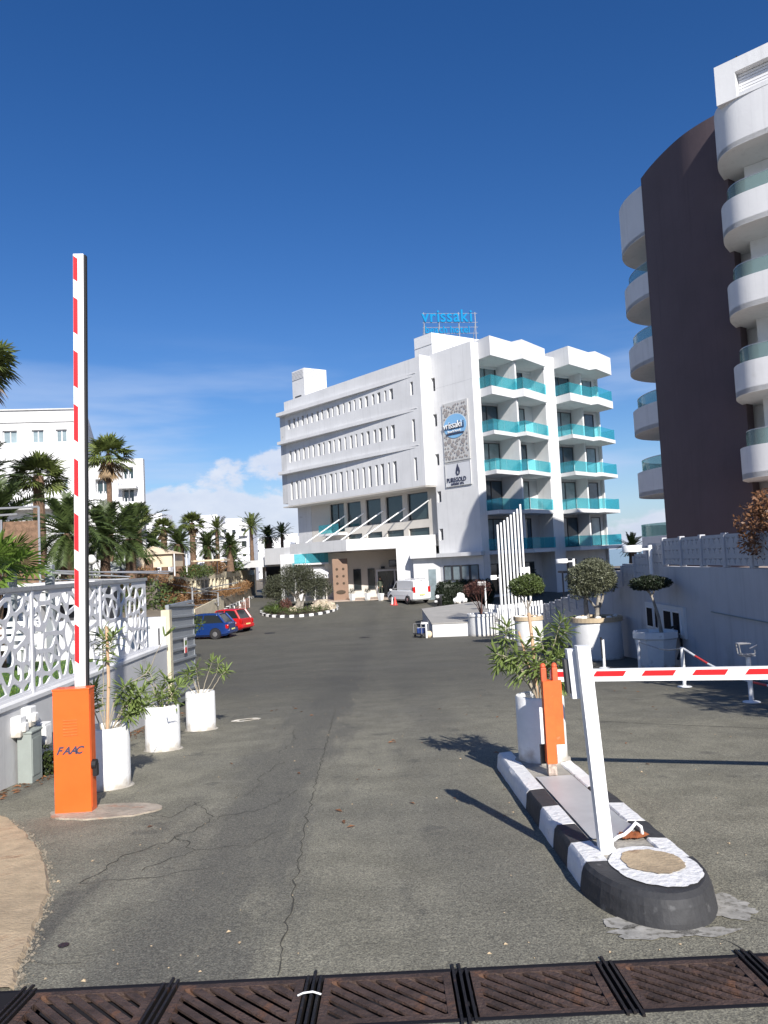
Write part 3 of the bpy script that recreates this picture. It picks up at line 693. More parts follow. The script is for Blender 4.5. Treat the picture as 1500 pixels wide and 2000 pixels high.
# leaning post
lp = V((1.237,4.76,iz(4.76)-.01)); tp = V((1.183,4.80,lp.z+1.23)); d_ = (tp-lp); tlp = thing('support_post', 'tall white square post leaning left on the island with small receiver box', 'post', lp)
B = MB(); B.para((-.040,-.04,0), (.08,0,0), (0,.08,0), d_); B.build('post', M['paint'], tlp)
B = MB(); B.para(V((-.088,.03,0))+d_*.735, (.05,0,0), (0,.07,0), d_*.245); B.build('receiver_box', M['louvre'], tlp)
B = MB(); B.para(V((-.110,.05,0))+d_*.76, (.024,0,0), (0,.07,0), d_*.17); B.build('dark_side_plate', M['frame'], tlp)
B = MB(); B.para(V((-.06,-.06,0)), (.12,0,0), (0,.12,0), (0,0,.012)); B.build('base_plate', M['paint'], tlp)

# ---------------------------------------------------------------- planters with oleanders
def ring_planter(x, y, r, h, z0, label):
    t = thing('planter', label, 'planter', (x,y,z0), group='white concrete ring planters')
    B = MB(); B.lathe([(r*1.0,0),(r*1.02,.01),(r,.03),(r,h-.015),(r-.008,h),(r-.05,h),(r-.058,h-.01),(r-.06,h-.09)], 44, wob=.012); B.build('ring', M['pot'], t, smooth=True)
    B = MB(); B.lathe([(r*1.14,-.05),(r*1.13,.004),(r*.99,.018)], 36, wob=.12); B.build('mortar_base', M['concrete'], t)
    B = MB()
    for i in range(40):
        a = R.random()*6.28; q = sqrt(R.random())*(r-.065); B.ell((q*cos(a), q*sin(a), h-.10), (.03,.03,.02), 6, 4)
    B.prism([((r-.055)*cos(2*pi*k/20), (r-.055)*sin(2*pi*k/20)) for k in range(20)], h-.14, h-.095); B.build('soil', M['soil'], t); return t
planters = [ring_planter(-3.0,8.12,.228,.62,gz(8.12),'large white planter right behind the orange barrier cabinet'),
            ring_planter(-3.08,10.35,.225,.585,gz(10.35),'white planter in the middle of the three by the left wall'),
            ring_planter(-3.0,12.1,.225,.58,gz(12.1),'white planter farthest of the three by the left wall, near the grey gate'),
            ring_planter(1.43,7.62,.235,.62,iz(7.62),'white planter on the far end of the traffic island')]
B = MB(); P = []
prof = [(0,0,0),(.18,.07,.004),(.5,.085,.012),(.8,.06,.004),(1,0,-.015)]; Ln = .125
for t, w, z in prof: P += [(t*Ln, -w*Ln, z*Ln*2), (t*Ln, 0, z*Ln*2-.004), (t*Ln, w*Ln, z*Ln*2)]
fs = []
for i in range(4):
    for j in range(2): a = i*3+j; fs.append((a, a+3, a+4, a+1))
B.add(P, fs); LEAF = B.mesh('leaf', M['ole'])
def lf(parent, p, d, s_, rng):
    d = V(d).normalized(); up = V((rng.gauss(0,.4), rng.gauss(0,.4), 1)); y_ = up.cross(d); y_ = y_.normalized() if y_.length > .01 else V((0,1,0)); z_ = d.cross(y_)
    mw = Matrix((d*s_, y_*s_, z_*s_)).transposed().to_4x4(); mw.translation = p; put(LEAF, 'leaf', parent, mw=mw)
def oleander(base, label, stems, whorls, seed, stake=None, sz=1.22, stemr=.008):
    """stems: list of point lists in m from the soil; leaves set in whorls round the upper stem"""
    rng = random.Random(seed); t = thing('oleander', label, 'oleander', base, group='oleanders in the white ring planters')
    for st, nw in zip(stems, whorls):
        pts = [V(p) for p in st]; q = []
        for i in range(len(pts)-1):
            for k in range(4): q.append(pts[i].lerp(pts[i+1], k/4)+V((rng.gauss(0,.004), rng.gauss(0,.004), 0)))
        q.append(pts[-1]); n_ = len(q)
        B = MB(); B.tube(q, [stemr*(1-.65*i/n_) for i in range(n_)], 6); B.build('stem', M['stem'], t, smooth=True)
        for w in range(int(nw*1.7)):
            f = 1-.42*(w/max(nw*1.7,1))**1.1*rng.uniform(.8,1.1); k = f*(n_-1); a = q[int(k)]; b = q[min(int(k)+1, n_-1)]; p = a.lerp(b, k-int(k)); ax_ = (q[-1]-q[-5]).normalized(); o_ = ax_.orthogonal().normalized(); b_ = ax_.cross(o_); ph = rng.random()*6
            for j in range(3 if w else 4):
                an = ph+j*2.09+rng.gauss(0,.25); sp = .55+.55*min(1, w/4) + rng.gauss(0,.15); d = ax_*(1.05-sp*.8)+(o_*cos(an)+b_*sin(an))*sp; d.z -= .12*w/3
                lf(t, p, d, sz*rng.uniform(.75,1.15), rng)
    if stake:
        B = MB(); B.tube(stake, .017, 7); B.build('stake', M['wood'], t)
    return t
P1 = planters[0].location+V((0,0,.53))
oleander(P1, 'tall straggly oleander tied to a wooden stake behind the orange cabinet',
 [[(0,0,0),(-.03,.0,.35),(-.02,0,.75),(.0,0,1.0)], [(0,0,0),(.04,0,.4),(.02,0,.8),(.10,0,1.02)], [(0,.02,0),(-.08,0,.30),(-.12,0,.50)], [(.02,0,0),(.14,0,.22),(.30,0,.44)], [(.03,0,0),(.18,-.02,.25),(.38,-.02,.42)], [(.02,.03,0),(.20,.03,.2),(.40,.02,.28)],
  [(.02,-.03,0),(.12,-.03,.30),(.22,-.04,.50)], [(0,0,0),(.12,0,.45),(.42,.03,.60),(.62,.05,.98)], [(-.02,0,0),(-.12,.02,.2),(-.16,0,.34)], [(.0,0,.7),(.04,0,.9),(-.04,0,1.04)], [(.02,0,0),(.22,.05,.3),(.31,.06,.30)], [(.02,0,0),(.2,-.06,.14),(.27,-.08,.22)]],
 [6,6,7,9,9,8,8,1,6,5,8,7], 11, stake=[(.0,0,-.1),(.035,0,.55),(.03,0,1.12)], sz=1.2)
P2 = planters[1].location+V((0,0,.49))
oleander(P2, 'oleander of loose leafy stems in the middle planter by the wall',
 [[(0,0,0),(-.04,0,.1),(-.08,0,.22)], [(0,0,0),(.02,0,.16),(.0,0,.30)], [(0,0,0),(.08,0,.1),(.16,0,.24)], [(0,0,0),(.1,.02,.18),(.22,.02,.34)], [(0,0,0),(-.1,0,.3),(-.24,0,.52)], [(0,0,0),(-.05,0,.3),(-.17,.02,.55)], [(0,0,0),(.04,0,.3),(.06,0,.44)], [(0,0,0),(-.12,0,.12),(-.2,0,.16)], [(0,0,0),(.14,0,.08),(.2,0,.14)], [(0,0,0),(.02,-.08,.1),(.04,-.12,.2)], [(0,0,0),(-.02,.08,.2),(.1,.1,.36)]],
 [5,6,5,5,5,5,4,4,4,4,4], 12)
P3 = planters[2].location+V((0,0,.48))
oleander(P3, 'sparse oleander with long bare branches in the farthest of the three planters',
 [[(0,0,0),(-.06,0,.2),(-.14,0,.42)], [(0,0,0),(-.1,0,.25),(-.22,0,.38)], [(0,0,0),(.14,0,.16),(.26,0,.36),(.30,0,.52)], [(0,0,0),(.2,0,.14),(.34,0,.34),(.42,0,.40)], [(0,0,0),(-.03,0,.28),(-.05,0,.50)], [(0,0,0),(.1,.05,.3),(.2,.05,.56)], [(0,0,0),(-.14,0,.14),(-.24,0,.26)]],
 [5,5,5,5,5,4,4], 13)
P4 = planters[3].location+V((0,0,.52))
oleander(P4, 'dense bushy oleander with tall shoots in the planter on the island',
 [[(0,0,0),(-.08,0,.22),(-.22,0,.42),(-.40,0,.52)], [(0,0,0),(-.12,0,.3),(-.30,0,.60),(-.28,0,.78)], [(0,0,0),(-.02,0,.3),(.06,0,.55),(.04,0,.68)], [(0,0,0),(.08,0,.3),(.16,0,.55),(.26,0,.82)], [(0,0,0),(.06,0,.2),(.16,0,.32),(.26,0,.40)], [(0,0,0),(.1,0,.15),(.22,0,.22),(.30,0,.24)],
  [(0,0,0),(-.04,0,.25),(-.12,0,.45),(-.10,0,.58)], [(0,0,0),(.04,-.05,.2),(.10,-.06,.42)], [(0,0,0),(.05,.05,.35),(.20,.06,.60),(.32,.06,.70)], [(0,0,0),(-.1,.04,.2),(-.24,.05,.34)], [(0,0,0),(.02,-.06,.25),(-.05,-.1,.4)], [(0,0,0),(.1,.05,.25),(.1,.08,.5)], [(0,0,0),(-.06,-.04,.3),(-.2,-.05,.5)], [(0,0,0),(.12,-.04,.3),(.2,-.05,.48)], [(0,0,0),(-.1,0,.4),(-.34,0,.50),(-.38,0,.40)]],
 [8,9,8,9,8,8,7,8,8,7,7,6,6,6,6], 14, stake=[(-.02,0,-.1),(-.03,0,.5),(-.055,0,.90)], sz=1.2, stemr=.009)
B = MB(); B.tube([(.02,0,0),(-.09,.02,.4),(-.16,.03,.72)], [.012,.012,.010], 6); B.build('stake', M['wood'], COL.objects['oleander.003'])

# ---------------------------------------------------------------- left wall with lattice fence
WX = -4.15; WT = .27
B = MB(); B.prism([(WX,4.2),(WX,14.35),(WX-.22,14.35),(WX-.22,4.2)], lambda x,y: gz(y)-.1, WT-.045)
lw = tagit(B.build('garden_wall', M['offwhite']), 'low pale grey rendered wall left of the road carrying the white lattice panels', 'wall')
B = MB(); B.prism([(WX+.02,4.2),(WX+.02,14.37),(WX-.24,14.37),(WX-.24,4.2)], WT-.045, WT); B.build('coping', M['white'], lw)
def flower_sites(w, h, seed):
    rng = random.Random(seed); s_ = []
    hubs = [(-.05,h*.15),(w*.22,h*.10),(w*.30,h*.52),(w*.62,h*.80),(w*.66,h*.30),(w*.95,h*.55),(w*.08,h*.86),(w*.38,h*.95),(w*.9,h*.04),(w*.93,h*.95)]
    for hx, hy in hubs:
        n_ = rng.choice([5,6,6,7]); r = rng.uniform(.16,.21); ph = rng.random()*6
        for k in range(n_): s_.append((hx+r*cos(ph+2*pi*k/n_)*.85, hy+r*sin(ph+2*pi*k/n_)*1.1))
    out = []
    for p in s_:
        if all((p[0]-q_[0])**2+(p[1]-q_[1])**2 > .105**2 for q_ in out): out.append(p)
    for _ in range(500):
        p = (rng.uniform(-.2,w+.2), rng.uniform(-.2,h+.2))
        if all((p[0]-q_[0])**2+(p[1]-q_[1])**2 > .21**2 for q_ in out): out.append(p)
    return out
fy = [4.8,7.0,9.2,11.4,13.6]
PH = 1.18
for i in range(4):
    w = fy[i+1]-fy[i]-.06; t = thing('lattice_panel', ['white lattice fence panel of looping leaf shapes at the left edge','white lattice fence panel left of the upright barrier arm','white lattice fence panel behind the upright barrier arm and first planter','white lattice fence panel farthest along, next to the grey gate'][i] if i else 'white lattice fence panel cut off by the left edge', 'fence panel', (WX-.12,fy[i]+.03,WT), group='white lattice fence panels')
    if i == 1: t['label'] = 'white lattice fence panel at the left edge above the green lawn'
    me = holepanel(w, PH, voronoi(w, PH, flower_sites(w, PH, 20+i), .02, .025), .022, 'lattice', M['latt'])
    mw = Matrix((V((0,1,0)), V((0,0,1)), V((1,0,0)))).transposed().to_4x4(); mw.translation = V((0,0,.03)); put(me, 'lattice', t, mw=mw)
    B = MB(); B.box((0,-.03,.62), (.055,.055,1.26)); B.build('post', M['latt'], t)
    B = MB(); B.box((0,w/2,PH+.055), (.07,w+.05,.05)); B.build('top_rail', M['steel'], t)
    B = MB(); B.box((0,w/2,.016), (.04,w,.03)); B.build('bottom_rail', M['latt'], t)
# grey metal gate and its concrete post
B = MB(); B.prism([(-4.27,14.46),(-4.27,14.62),(-4.11,14.62),(-4.11,14.46)], gz(14.5)-.1, .90)
o = tagit(B.build('gate_pillar', M['cream']), 'narrow cream pillar between the lattice wall and the grey gate', 'pillar')
gt = thing('sliding_gate', 'grey sliding gate of horizontal ribbed sheet with a small red and green notice', 'gate', (-4.2,15.6,gz(15.6)))
gz0 = gz(14.7)+.06
for k in range(9):
    z = gz0+.03+k*.215; B = MB(); pr = [(0,0),(.0,.14),(.035,.17),(.035,.21),(0,.214)]
    for a, b in zip(pr, pr[1:]): B.quad((-4.18+a[0],14.66,z+a[1]-.012*0), (-4.18+a[0],16.52,z+a[1]-.09), (-4.18+b[0],16.52,z+b[1]-.09), (-4.18+b[0],14.66,z+b[1]))
    B.build('slat', M['gatemetal'], gt, world=True)
B = MB()
for y in (14.66, 16.5): B.box((-4.2,y,gz0+.92-.045*(y>15)), (.06,.05,2.0))
B.box((-4.2,15.58,gz0+1.93), (.07,1.9,.05)); B.build('frame', M['gatemetal'], gt, world=True)
B = MB(); B.box((-4.137,15.65,.12), (.006,.22,.30)); nb = B.build('notice', M['paint'], gt, world=True)
B = MB(); B.box((-4.132,15.65,.02), (.004,.14,.11)); B.build('notice_red_print', M['redpl'], gt, world=True)
B = MB(); B.box((-4.132,15.65,.17), (.004,.14,.09)); B.build('notice_green_print', M['palmlime'], gt, world=True)
B = MB(); B.bbox((-4.42,14.55,.10), (.5,.28,1.35), bev=.01); mcb = tagit(B.build('meter_cabinet', M['white']), 'small white meter cabinet between the lattice fence and the gate', 'cabinet')
B = MB(); B.box((-4.30,14.405,.35), (.03,.01,.45)); B.build('hinge_strip', M['frame'], mcb)
B = MB(); B.box((-4.48,14.405,.6), (.05,.01,.05)); B.build('vent', M['steel'], mcb)
# utility boxes at the foot of the wall
def ub(name, label, c, d, m_):
    t = thing(name, label, 'box', (c[0],c[1],c[2]-d[2]/2)); B = MB(); B.bbox((0,0,d[2]/2), d, bev=.012); b = B.build('body', m_, t); return t
t = ub('utility_box', 'grey green utility box standing against the wall left of the orange cabinet', (-4.04,8.62,gz(8.62)+.27), (.16,.26,.54), M['boxgreen'])
B = MB(); B.bbox((0,0,.55), (.18,.28,.03), bev=.01); B.build('lid', M['boxgreen'], t)
B = MB(); B.box((.083,-.03,.28), (.006,.17,.40)); B.build('door', M['boxgreen'], t)
for k, (y, z, lb) in enumerate([(8.50,.02,'white electrical socket box on the wall above the grey green utility box, left one'),(8.74,.08,'white electrical socket box on the wall above the utility box, right one')]):
    t = ub('socket_box', lb, (-4.10,y,z), (.11,.15,.22), M['pot']); B = MB(); B.bbox((.07,0,.10), (.05,.09,.10), bev=.012); B.build('hinged_cover', M['pot'], t); B = MB(); B.tube([(.02,.03,0),(.02,.03,-.12)], .012, 6); B.build('conduit', M['pot'], t)
t = ub('junction_box', 'pale junction box low on the wall between utility box and orange cabinet', (-4.09,9.08,-.20), (.11,.19,.28), M['pot'])
B = MB(); B.box((.058,0,.14), (.008,.15,.22)); B.build('cover', M['pot'], t)
t = thing('weed', 'green weed growing at the wall foot under the junction box', 'weed', (-3.98,9.05,gz(9.05)))
leafcloud(MB(), [(0,0,.10,.10,.26,.14),(0,-.12,.24,.06,.12,.14)], 420, .055, random.Random(5), .5, .2).build('foliage', M['shrub'], t)
# lids and rings on the asphalt
def lid(x, y, r, label, m_, name='drain_cap'):
    B = MB(); B.prism([(x+r*cos(2*pi*k/20), y+r*sin(2*pi*k/20)) for k in range(20)], lambda a,b: gz(b)-.01, lambda a,b: gz(b)+.006); o = tagit(B.build(name, m_), label, 'lid')
lid(-1.78,4.13,.028,'small round black cap set in the asphalt near the sandy concrete',M['black'],'manhole_cover')
t = thing('hose', 'thin pale hose coiled on the asphalt beside the farthest of the three planters', 'hose', (-2.45,12.9,gz(12.9))); B = MB()
B.tube([(.20*cos(a)*(1+.12*sin(3*a+a*a*.05)), .15*sin(a+.1*a), .008+.001*a-.07*.15*sin(a+.1*a)) for a in [k*.3 for k in range(36)]], .005, 5); B.build('coil', M['pot'], t)
lid(-7.5,48.3,.35,'dark round manhole cover on the forecourt beyond the parked cars',M['iron'],'manhole_cover')
lid(-1.4,42,.3,'small dark drain cover in the middle of the forecourt',M['iron'],'manhole_cover')

# ---------------------------------------------------------------- right side: retaining wall with block balustrade
TOPP = [(-6,1.83),(20.6,1.83),(23.7,1.10),(30,.01),(35,-.66),(42,-1.25),(50,-1.5)]
def wt(y):
    for (a, za), (b, zb_) in zip(TOPP, TOPP[1:]):
        if y <= b: return za+(zb_-za)*(y-a)/(b-a)
    return -1.5
RX = 7.1; BH = .72
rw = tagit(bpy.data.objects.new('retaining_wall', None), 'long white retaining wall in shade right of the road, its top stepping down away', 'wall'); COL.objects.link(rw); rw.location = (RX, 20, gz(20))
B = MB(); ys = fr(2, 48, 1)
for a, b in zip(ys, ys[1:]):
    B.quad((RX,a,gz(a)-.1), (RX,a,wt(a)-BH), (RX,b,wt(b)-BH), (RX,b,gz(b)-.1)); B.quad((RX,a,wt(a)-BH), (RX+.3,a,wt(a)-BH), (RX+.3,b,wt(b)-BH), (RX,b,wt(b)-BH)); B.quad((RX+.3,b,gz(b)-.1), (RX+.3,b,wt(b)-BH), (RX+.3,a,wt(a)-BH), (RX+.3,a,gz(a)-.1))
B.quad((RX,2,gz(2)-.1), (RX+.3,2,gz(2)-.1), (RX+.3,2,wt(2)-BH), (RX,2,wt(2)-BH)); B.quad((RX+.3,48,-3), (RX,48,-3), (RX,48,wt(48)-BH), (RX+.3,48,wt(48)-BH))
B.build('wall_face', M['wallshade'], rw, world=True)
B = MB(); xs = [RX+.29, 14, 40]; 
for i in range(2):
    for a, b in zip(ys, ys[1:]): B.quad((xs[i],a,wt(a)-BH-.12), (xs[i+1],a,wt(a)-BH-.12), (xs[i+1],b,wt(b)-BH-.12), (xs[i],b,wt(b)-BH-.12))
B.quad((RX+.29,48,-3.2),(40,48,-3.2),(40,48,wt(48)-BH-.12),(RX+.29,48,wt(48)-BH-.12))
struct(B, 'terrace', M['tile'])
# pierced block panels between posts, stepping with the slope
def petal(cx_, cy_, L_, w, ang):
    pts = []
    for k in range(12):
        t = 2*pi*k/12; x = L_/2*cos(t); y = w/2*sin(t)*(1-.35*cos(t)); pts.append((cx_+x*cos(ang)-y*sin(ang), cy_+x*sin(ang)+y*cos(ang)))
    return pts
pw, ph = 1.04, .66
hl = []
for i in range(4):
    for j in range(3):
        ox, oy = pw*(i+.5)/4, ph*(j+.5)/3
        for an in (.55, pi-.55, pi/2*3): hl.append(petal(ox+.050*cos(an), oy+.048*sin(an), .082, .034, an))
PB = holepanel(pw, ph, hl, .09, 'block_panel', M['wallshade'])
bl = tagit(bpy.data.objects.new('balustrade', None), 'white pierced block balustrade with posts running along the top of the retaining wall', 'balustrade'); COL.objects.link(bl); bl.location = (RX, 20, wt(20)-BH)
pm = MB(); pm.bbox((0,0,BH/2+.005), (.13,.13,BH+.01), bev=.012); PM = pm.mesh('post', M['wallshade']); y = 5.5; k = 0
while y < 47:
    z = wt(y+.3)-BH; off = V(bl.location)
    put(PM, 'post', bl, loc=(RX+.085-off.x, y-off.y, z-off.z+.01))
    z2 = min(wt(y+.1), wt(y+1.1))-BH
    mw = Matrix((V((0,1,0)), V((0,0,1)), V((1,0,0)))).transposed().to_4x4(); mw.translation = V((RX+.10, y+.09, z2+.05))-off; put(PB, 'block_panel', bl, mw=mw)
    y += 1.2
# low framed windows in the wall
wn = thing('wall_window', 'small white framed window set low in the shaded retaining wall', 'window', (RX,19.9,-.6))
B = MB(); B.box((RX-.03,19.9,-.24), (.06,2.75,.75)); B.build('surround', M['white'], wn, world=True)
for yy, w_ in ((20.85,.42),(20.35,.16),(19.55,.48),(18.95,.40)):
    B = MB(); B.box((RX-.075,yy,-.25), (.03,w_+.08,.56)); f_ = B.build('frame', M['louvre'], wn, world=True); B = MB(); B.box((RX-.0925,yy,-.25), (.008,w_,.48)); g_ = B.build('pane', M['void'], None, world=False); g_.data.transform(Matrix.Translation(-V(wn.location))); g_.parent = f_
B = MB(); B.tube([(RX-.03,17.0,.14),(RX-.03,14.0,.10),(RX-.03,9.0,.06)], .014, 6); tagit(B.build('wall_pipe', M['boxgreen']), 'thin grey pipe running level along the shaded retaining wall', 'pipe')

# potted trees
def twigtree(t, trunkpts, r, mt, branches, kn='trunk'):
    B = MB(); B.tube(trunkpts, r, 8)
    tr = B.build(kn, mt, t, smooth=True)
    for b in branches:
        B = MB(); B.tube(b[0], b[1], 6); B.build('branch', mt, t, smooth=True)
def cyl_pot(x, y, r, h, label, rimmat=True, taper=1, n=40, rimh=.09):
    t = thing('tree_pot', label, 'pot', (x,y,gz(y))); B = MB()
    B.lathe([(r*taper*.97,-.05),(r*taper,.03),(r*.985,h-rimh*.9),(r*.98,h-rimh)], n, wob=.004); B.build('body', M['pot'], t, smooth=n > 20)
    B = MB(); B.lathe([(r*.98,h-rimh),(r*1.05,h-rimh),(r*1.05,h),(r*.9,h),(r*.88,h-.05)], n); B.build('rim', M['terracotta'] if rimmat else M['pot'], t)
    B = MB(); B.lathe([(r*.88,h-.07),(r*.5,h-.03)], 20, wob=.1); B.build('soil', M['soil'], t); return t
def boulders(t, h, r, seed, n=6):
    rg_ = random.Random(seed)
    for k in range(n):
        a = rg_.uniform(pi, 2*pi); B = MB(); s_ = rg_.uniform(.05,.09); B.ell((r*.8*cos(a), r*.8*sin(a), h), (s_*1.3, s_, s_*.7), 9, 6, wob=.3, seed=k); B.build('stone', M['pot'], t, smooth=True)
pA = cyl_pot(5.72,31.9,.58,1.20,'white round pot with beige rim holding the green ball tree by the picket posts', rimh=.16); boulders(pA, 1.2, .58, 3)
tA = thing('potted_tree', 'green round clipped tree in the pot nearest the white picket posts', 'tree', (5.72,31.9,gz(31.9)+1.1)); 
twigtree(tA, [(0,0,0),(.03,0,.4),(0,0,.75)], [.05,.045,.04], M['bark'], [([(0,0,.3),(.2,0,.8)], .02), ([(0,0,.35),(-.22,.05,.85)], .02), ([(0,0,.1),(.12,.1,.7)], .02)])
leafcloud(MB(), [(0,0,1.36,.72,.68,.42),(.1,0,1.52,.5,.5,.32),(-.2,0,1.15,.5,.5,.25),(.3,-.1,1.2,.4,.4,.22)], 9000, .075, random.Random(31), .5, .55).build('crown', M['topiary'], tA)
pB = cyl_pot(6.15,23.1,.74,1.26,'large wide white pot with beige rim holding the grey green tree by the retaining wall', rimh=.13); boulders(pB, 1.26, .74, 8, 7)
tB = thing('potted_tree', 'large grey green clipped tree with forked pale trunk in the widest white pot', 'tree', (6.15,23.1,gz(23.1)+1.18))
twigtree(tB, [(.02,-.1,0),(.05,-.12,.3),(.12,-.1,.7)], [.09,.07,.05], M['bark'], [([(.05,-.12,.25),(-.15,-.1,.55),(-.35,0,.75)], [.04,.03,.02]), ([(-.25,0,0),(-.27,0,.5),(-.2,0,.8)], [.075,.065,.05]), ([(.08,-.1,.3),(.22,-.1,.6),(.3,0,.85)], [.045,.035,.02])])
leafcloud(MB(), [(-.05,0,1.28,.72,.68,.50),(-.38,0,1.0,.40,.40,.33),(.36,0,1.1,.38,.4,.36),(0,-.1,1.52,.5,.5,.32),(-.12,-.2,.85,.32,.3,.2),(-.5,0,.74,.22,.2,.16)], 12500, .062, random.Random(32), .5, .5).build('crown', M['greyleaf'], tB)
tt = thing('tree_pot', 'white faceted tapering pot holding the small dark umbrella shaped tree', 'pot', (6.5,19.0,gz(19)))
B = MB(); B.lathe([(.40,-.05),(.41,.02),(.52,.72),(.56,.75),(.56,.90),(.47,.90),(.46,.82)], 8); B.build('body', M['pot'], tt); B = MB(); B.lathe([(.46,.80),(.2,.84)], 8); B.build('soil', M['soil'], tt)
B = MB(); B.tube([(.40,.05,.95),(.50,-.05,1.0),(.56,-.12,.9),(.56,-.15,.5),(.35,-.42,.25)], .03, 7); B.build('hose', M['rubber'], tt, smooth=True)
tC = thing('potted_tree', 'small dark umbrella shaped tree with thin bent trunk in the faceted pot', 'tree', (6.5,19.0,gz(19)+.8))
twigtree(tC, [(.15,0,0),(.10,0,.45),(.0,0,.85),(-.1,0,1.12)], [.05,.04,.03,.025], M['bark'], [([(-.02,0,.95),(.1,0,1.2)], .018), ([(-.05,0,1.0),(-.25,0,1.2)], .018)])
leafcloud(MB(), [(-.06,0,1.28,.48,.44,.18),(-.28,0,1.22,.25,.25,.12),(.22,0,1.26,.27,.27,.13)], 5200, .055, random.Random(33), .5, .5).build('crown', M['darkhedge'], tC)
p0 = cyl_pot(4.72,39.6,.70,1.12,'white round pot striped with shadows beside the low ramp', False, rimh=.12)
t0 = thing('dry_shrub', 'bare reddish brown shrub fanning out of the striped white pot', 'shrub', (4.72,39.6,gz(39.6)+1.0)); rg = random.Random(40)
B = MB(); B2 = MB()
for k in range(16):
    a = rg.random()*6.28; e = rg.uniform(.25,.8); tip = V((.95*e*cos(a)-.12, .6*e*sin(a), rg.uniform(1.2,1.7))); B.tube([(0,0,0),(tip.x*.25,tip.y*.25,.5),tuple(tip)], [.022,.015,.006], 5)
B.build('branches', M['redshrub'], t0, kind='stuff')
B2 = leafcloud(MB(), [(-.1,0,1.45,.72,.5,.42),(-.55,0,1.35,.32,.3,.35)], 2300, .085, rg, .25, .1); B2.build('dry_foliage', M['redshrub'], t0)
# stanchions, tape and lamps
def stanchion(x, y, h, label):
    t = thing('stanchion', label, 'post', (x,y,gz(y)), group='white posts in front of the retaining wall'); B = MB(); B.tube([(0,0,0),(0,0,h)], .037, 12); B.build('post', M['paint'], t, smooth=True)
    B = MB(); B.lathe([(.13,-.01),(.13,.012),(.04,.03)], 20); B.build('base_plate', M['paint'], t); return t
s1 = stanchion(5.4,19.75,.72,'thin white post in front of the widest pot'); B = MB(); B.tube([(-.04,-.02,.25),(-.05,-.02,.78),(.0,-.02,.70)], .018, 6); B.build('rope_end', M['rubber'], s1)
s2 = stanchion(5.55,17.4,.78,'white post left of the faceted pot'); s3 = stanchion(5.47,14.6,.74,'white post in front of the faceted pot, tied to the red and white tape'); s4 = stanchion(5.53,12.05,.70,'white post with a square card reader holder at the right edge')
B = MB()
for a, b in (((-.11,0,.74),(.11,0,.74)), ((-.11,0,.74),(-.13,0,.90)), ((-.13,0,.90),(.05,0,.90)), ((.03,0,.82),(.15,0,.87)), ((.11,0,.74),(.11,0,.80)), ((-.13,.1,.90),(-.11,.1,.74)), ((-.13,0,.9),(-.13,.1,.9)), ((.05,0,.9),(.05,.1,.9)), ((-.13,.1,.9),(.05,.1,.9))): B.tube([a, b], .011, 6)
B.box((0,.04,.715), (.2,.16,.02)); B.build('holder', M['steel'], s4)
tp0 = V((5.49,14.6,gz(14.6)+.72)); tp1 = V((5.9,11.2,gz(11.2)+.25)); tt = thing('barrier_tape', 'red and white plastic tape sloping down from a white post to the wall foot', 'tape', tp0)
for k in range(8):
    a = (tp1-tp0)*(k/8); b = (tp1-tp0)*((k+1)/8); sg = lambda f: -.35*sin(pi*f)*.5
    B = MB(); B.tube([a+V((0,0,sg(k/8))), b+V((0,0,sg((k+1)/8)))], .02, 6); B.build('tape_stripe', [M['paint'],M['redpl']][k%2], tt)
rp = V((5.55,17.4,gz(17.4)+.74)); B = MB(); B.tube([(0,0,0), (.25,-.6,-.10), (.12,-1.5,-.02), (-.06,-2.8,.17)], .014, 6); o = B.build('rope', M['steel'], None, loc=rp); tagit(o, 'pale rope strung between two white posts across the faceted pot', 'rope')
def lamp(x, y, z0, ztop, dr_, r, h, label, box=False, arm_=.7):
    t = thing('path_lamp', label, 'lamp', (x,y,z0)); B = MB(); B.tube([(0,0,0),(0,0,ztop-z0)], .055, 12); B.build('post', M['paint'], t, smooth=True); hh = ztop-z0-h*.75
    B = MB(); B.box((-arm_/2,0,hh+.03), (arm_,.05,.05)); B.build('arm', M['paint'], t); B = MB()
    if box: B.bbox((-arm_-r*.6,0,hh+.05), (r*2,r*1.4,h), bev=.02)
    else: B.lathe([(r*.9,-h/2),(r,-h/2+.02),(r,h/2),(r*.97,h/2+.01)], 28, c=(-arm_-r*.6,0,hh+.05))
    B.build('lamp_head', M['paint'], t, smooth=not box)
lamp(7.0,20.42,.92,1.68,-1,.25,.18,'white drum lamp on a post above the end of the dark wall', arm_=.33)
lamp(7.52,31.0,wt(31)-BH-.1,1.31,-1,.24,.17,'white drum lamp behind the large grey green tree', arm_=.33)
lamp(7.36,40.0,wt(40)-BH-.1,.92,-1,.24,.28,'white box shaped lamp behind the green ball tree', True, arm_=.12)
lamp(6.55,45.0,gz(45),.45,-1,.18,.26,'small white square lamp left of the tall white poles', True, arm_=.25)
lamp(6.3,50.0,gz(50),-.05,-1,.24,.26,'white box lamp on a post in front of the dark hedge', True, arm_=.1)
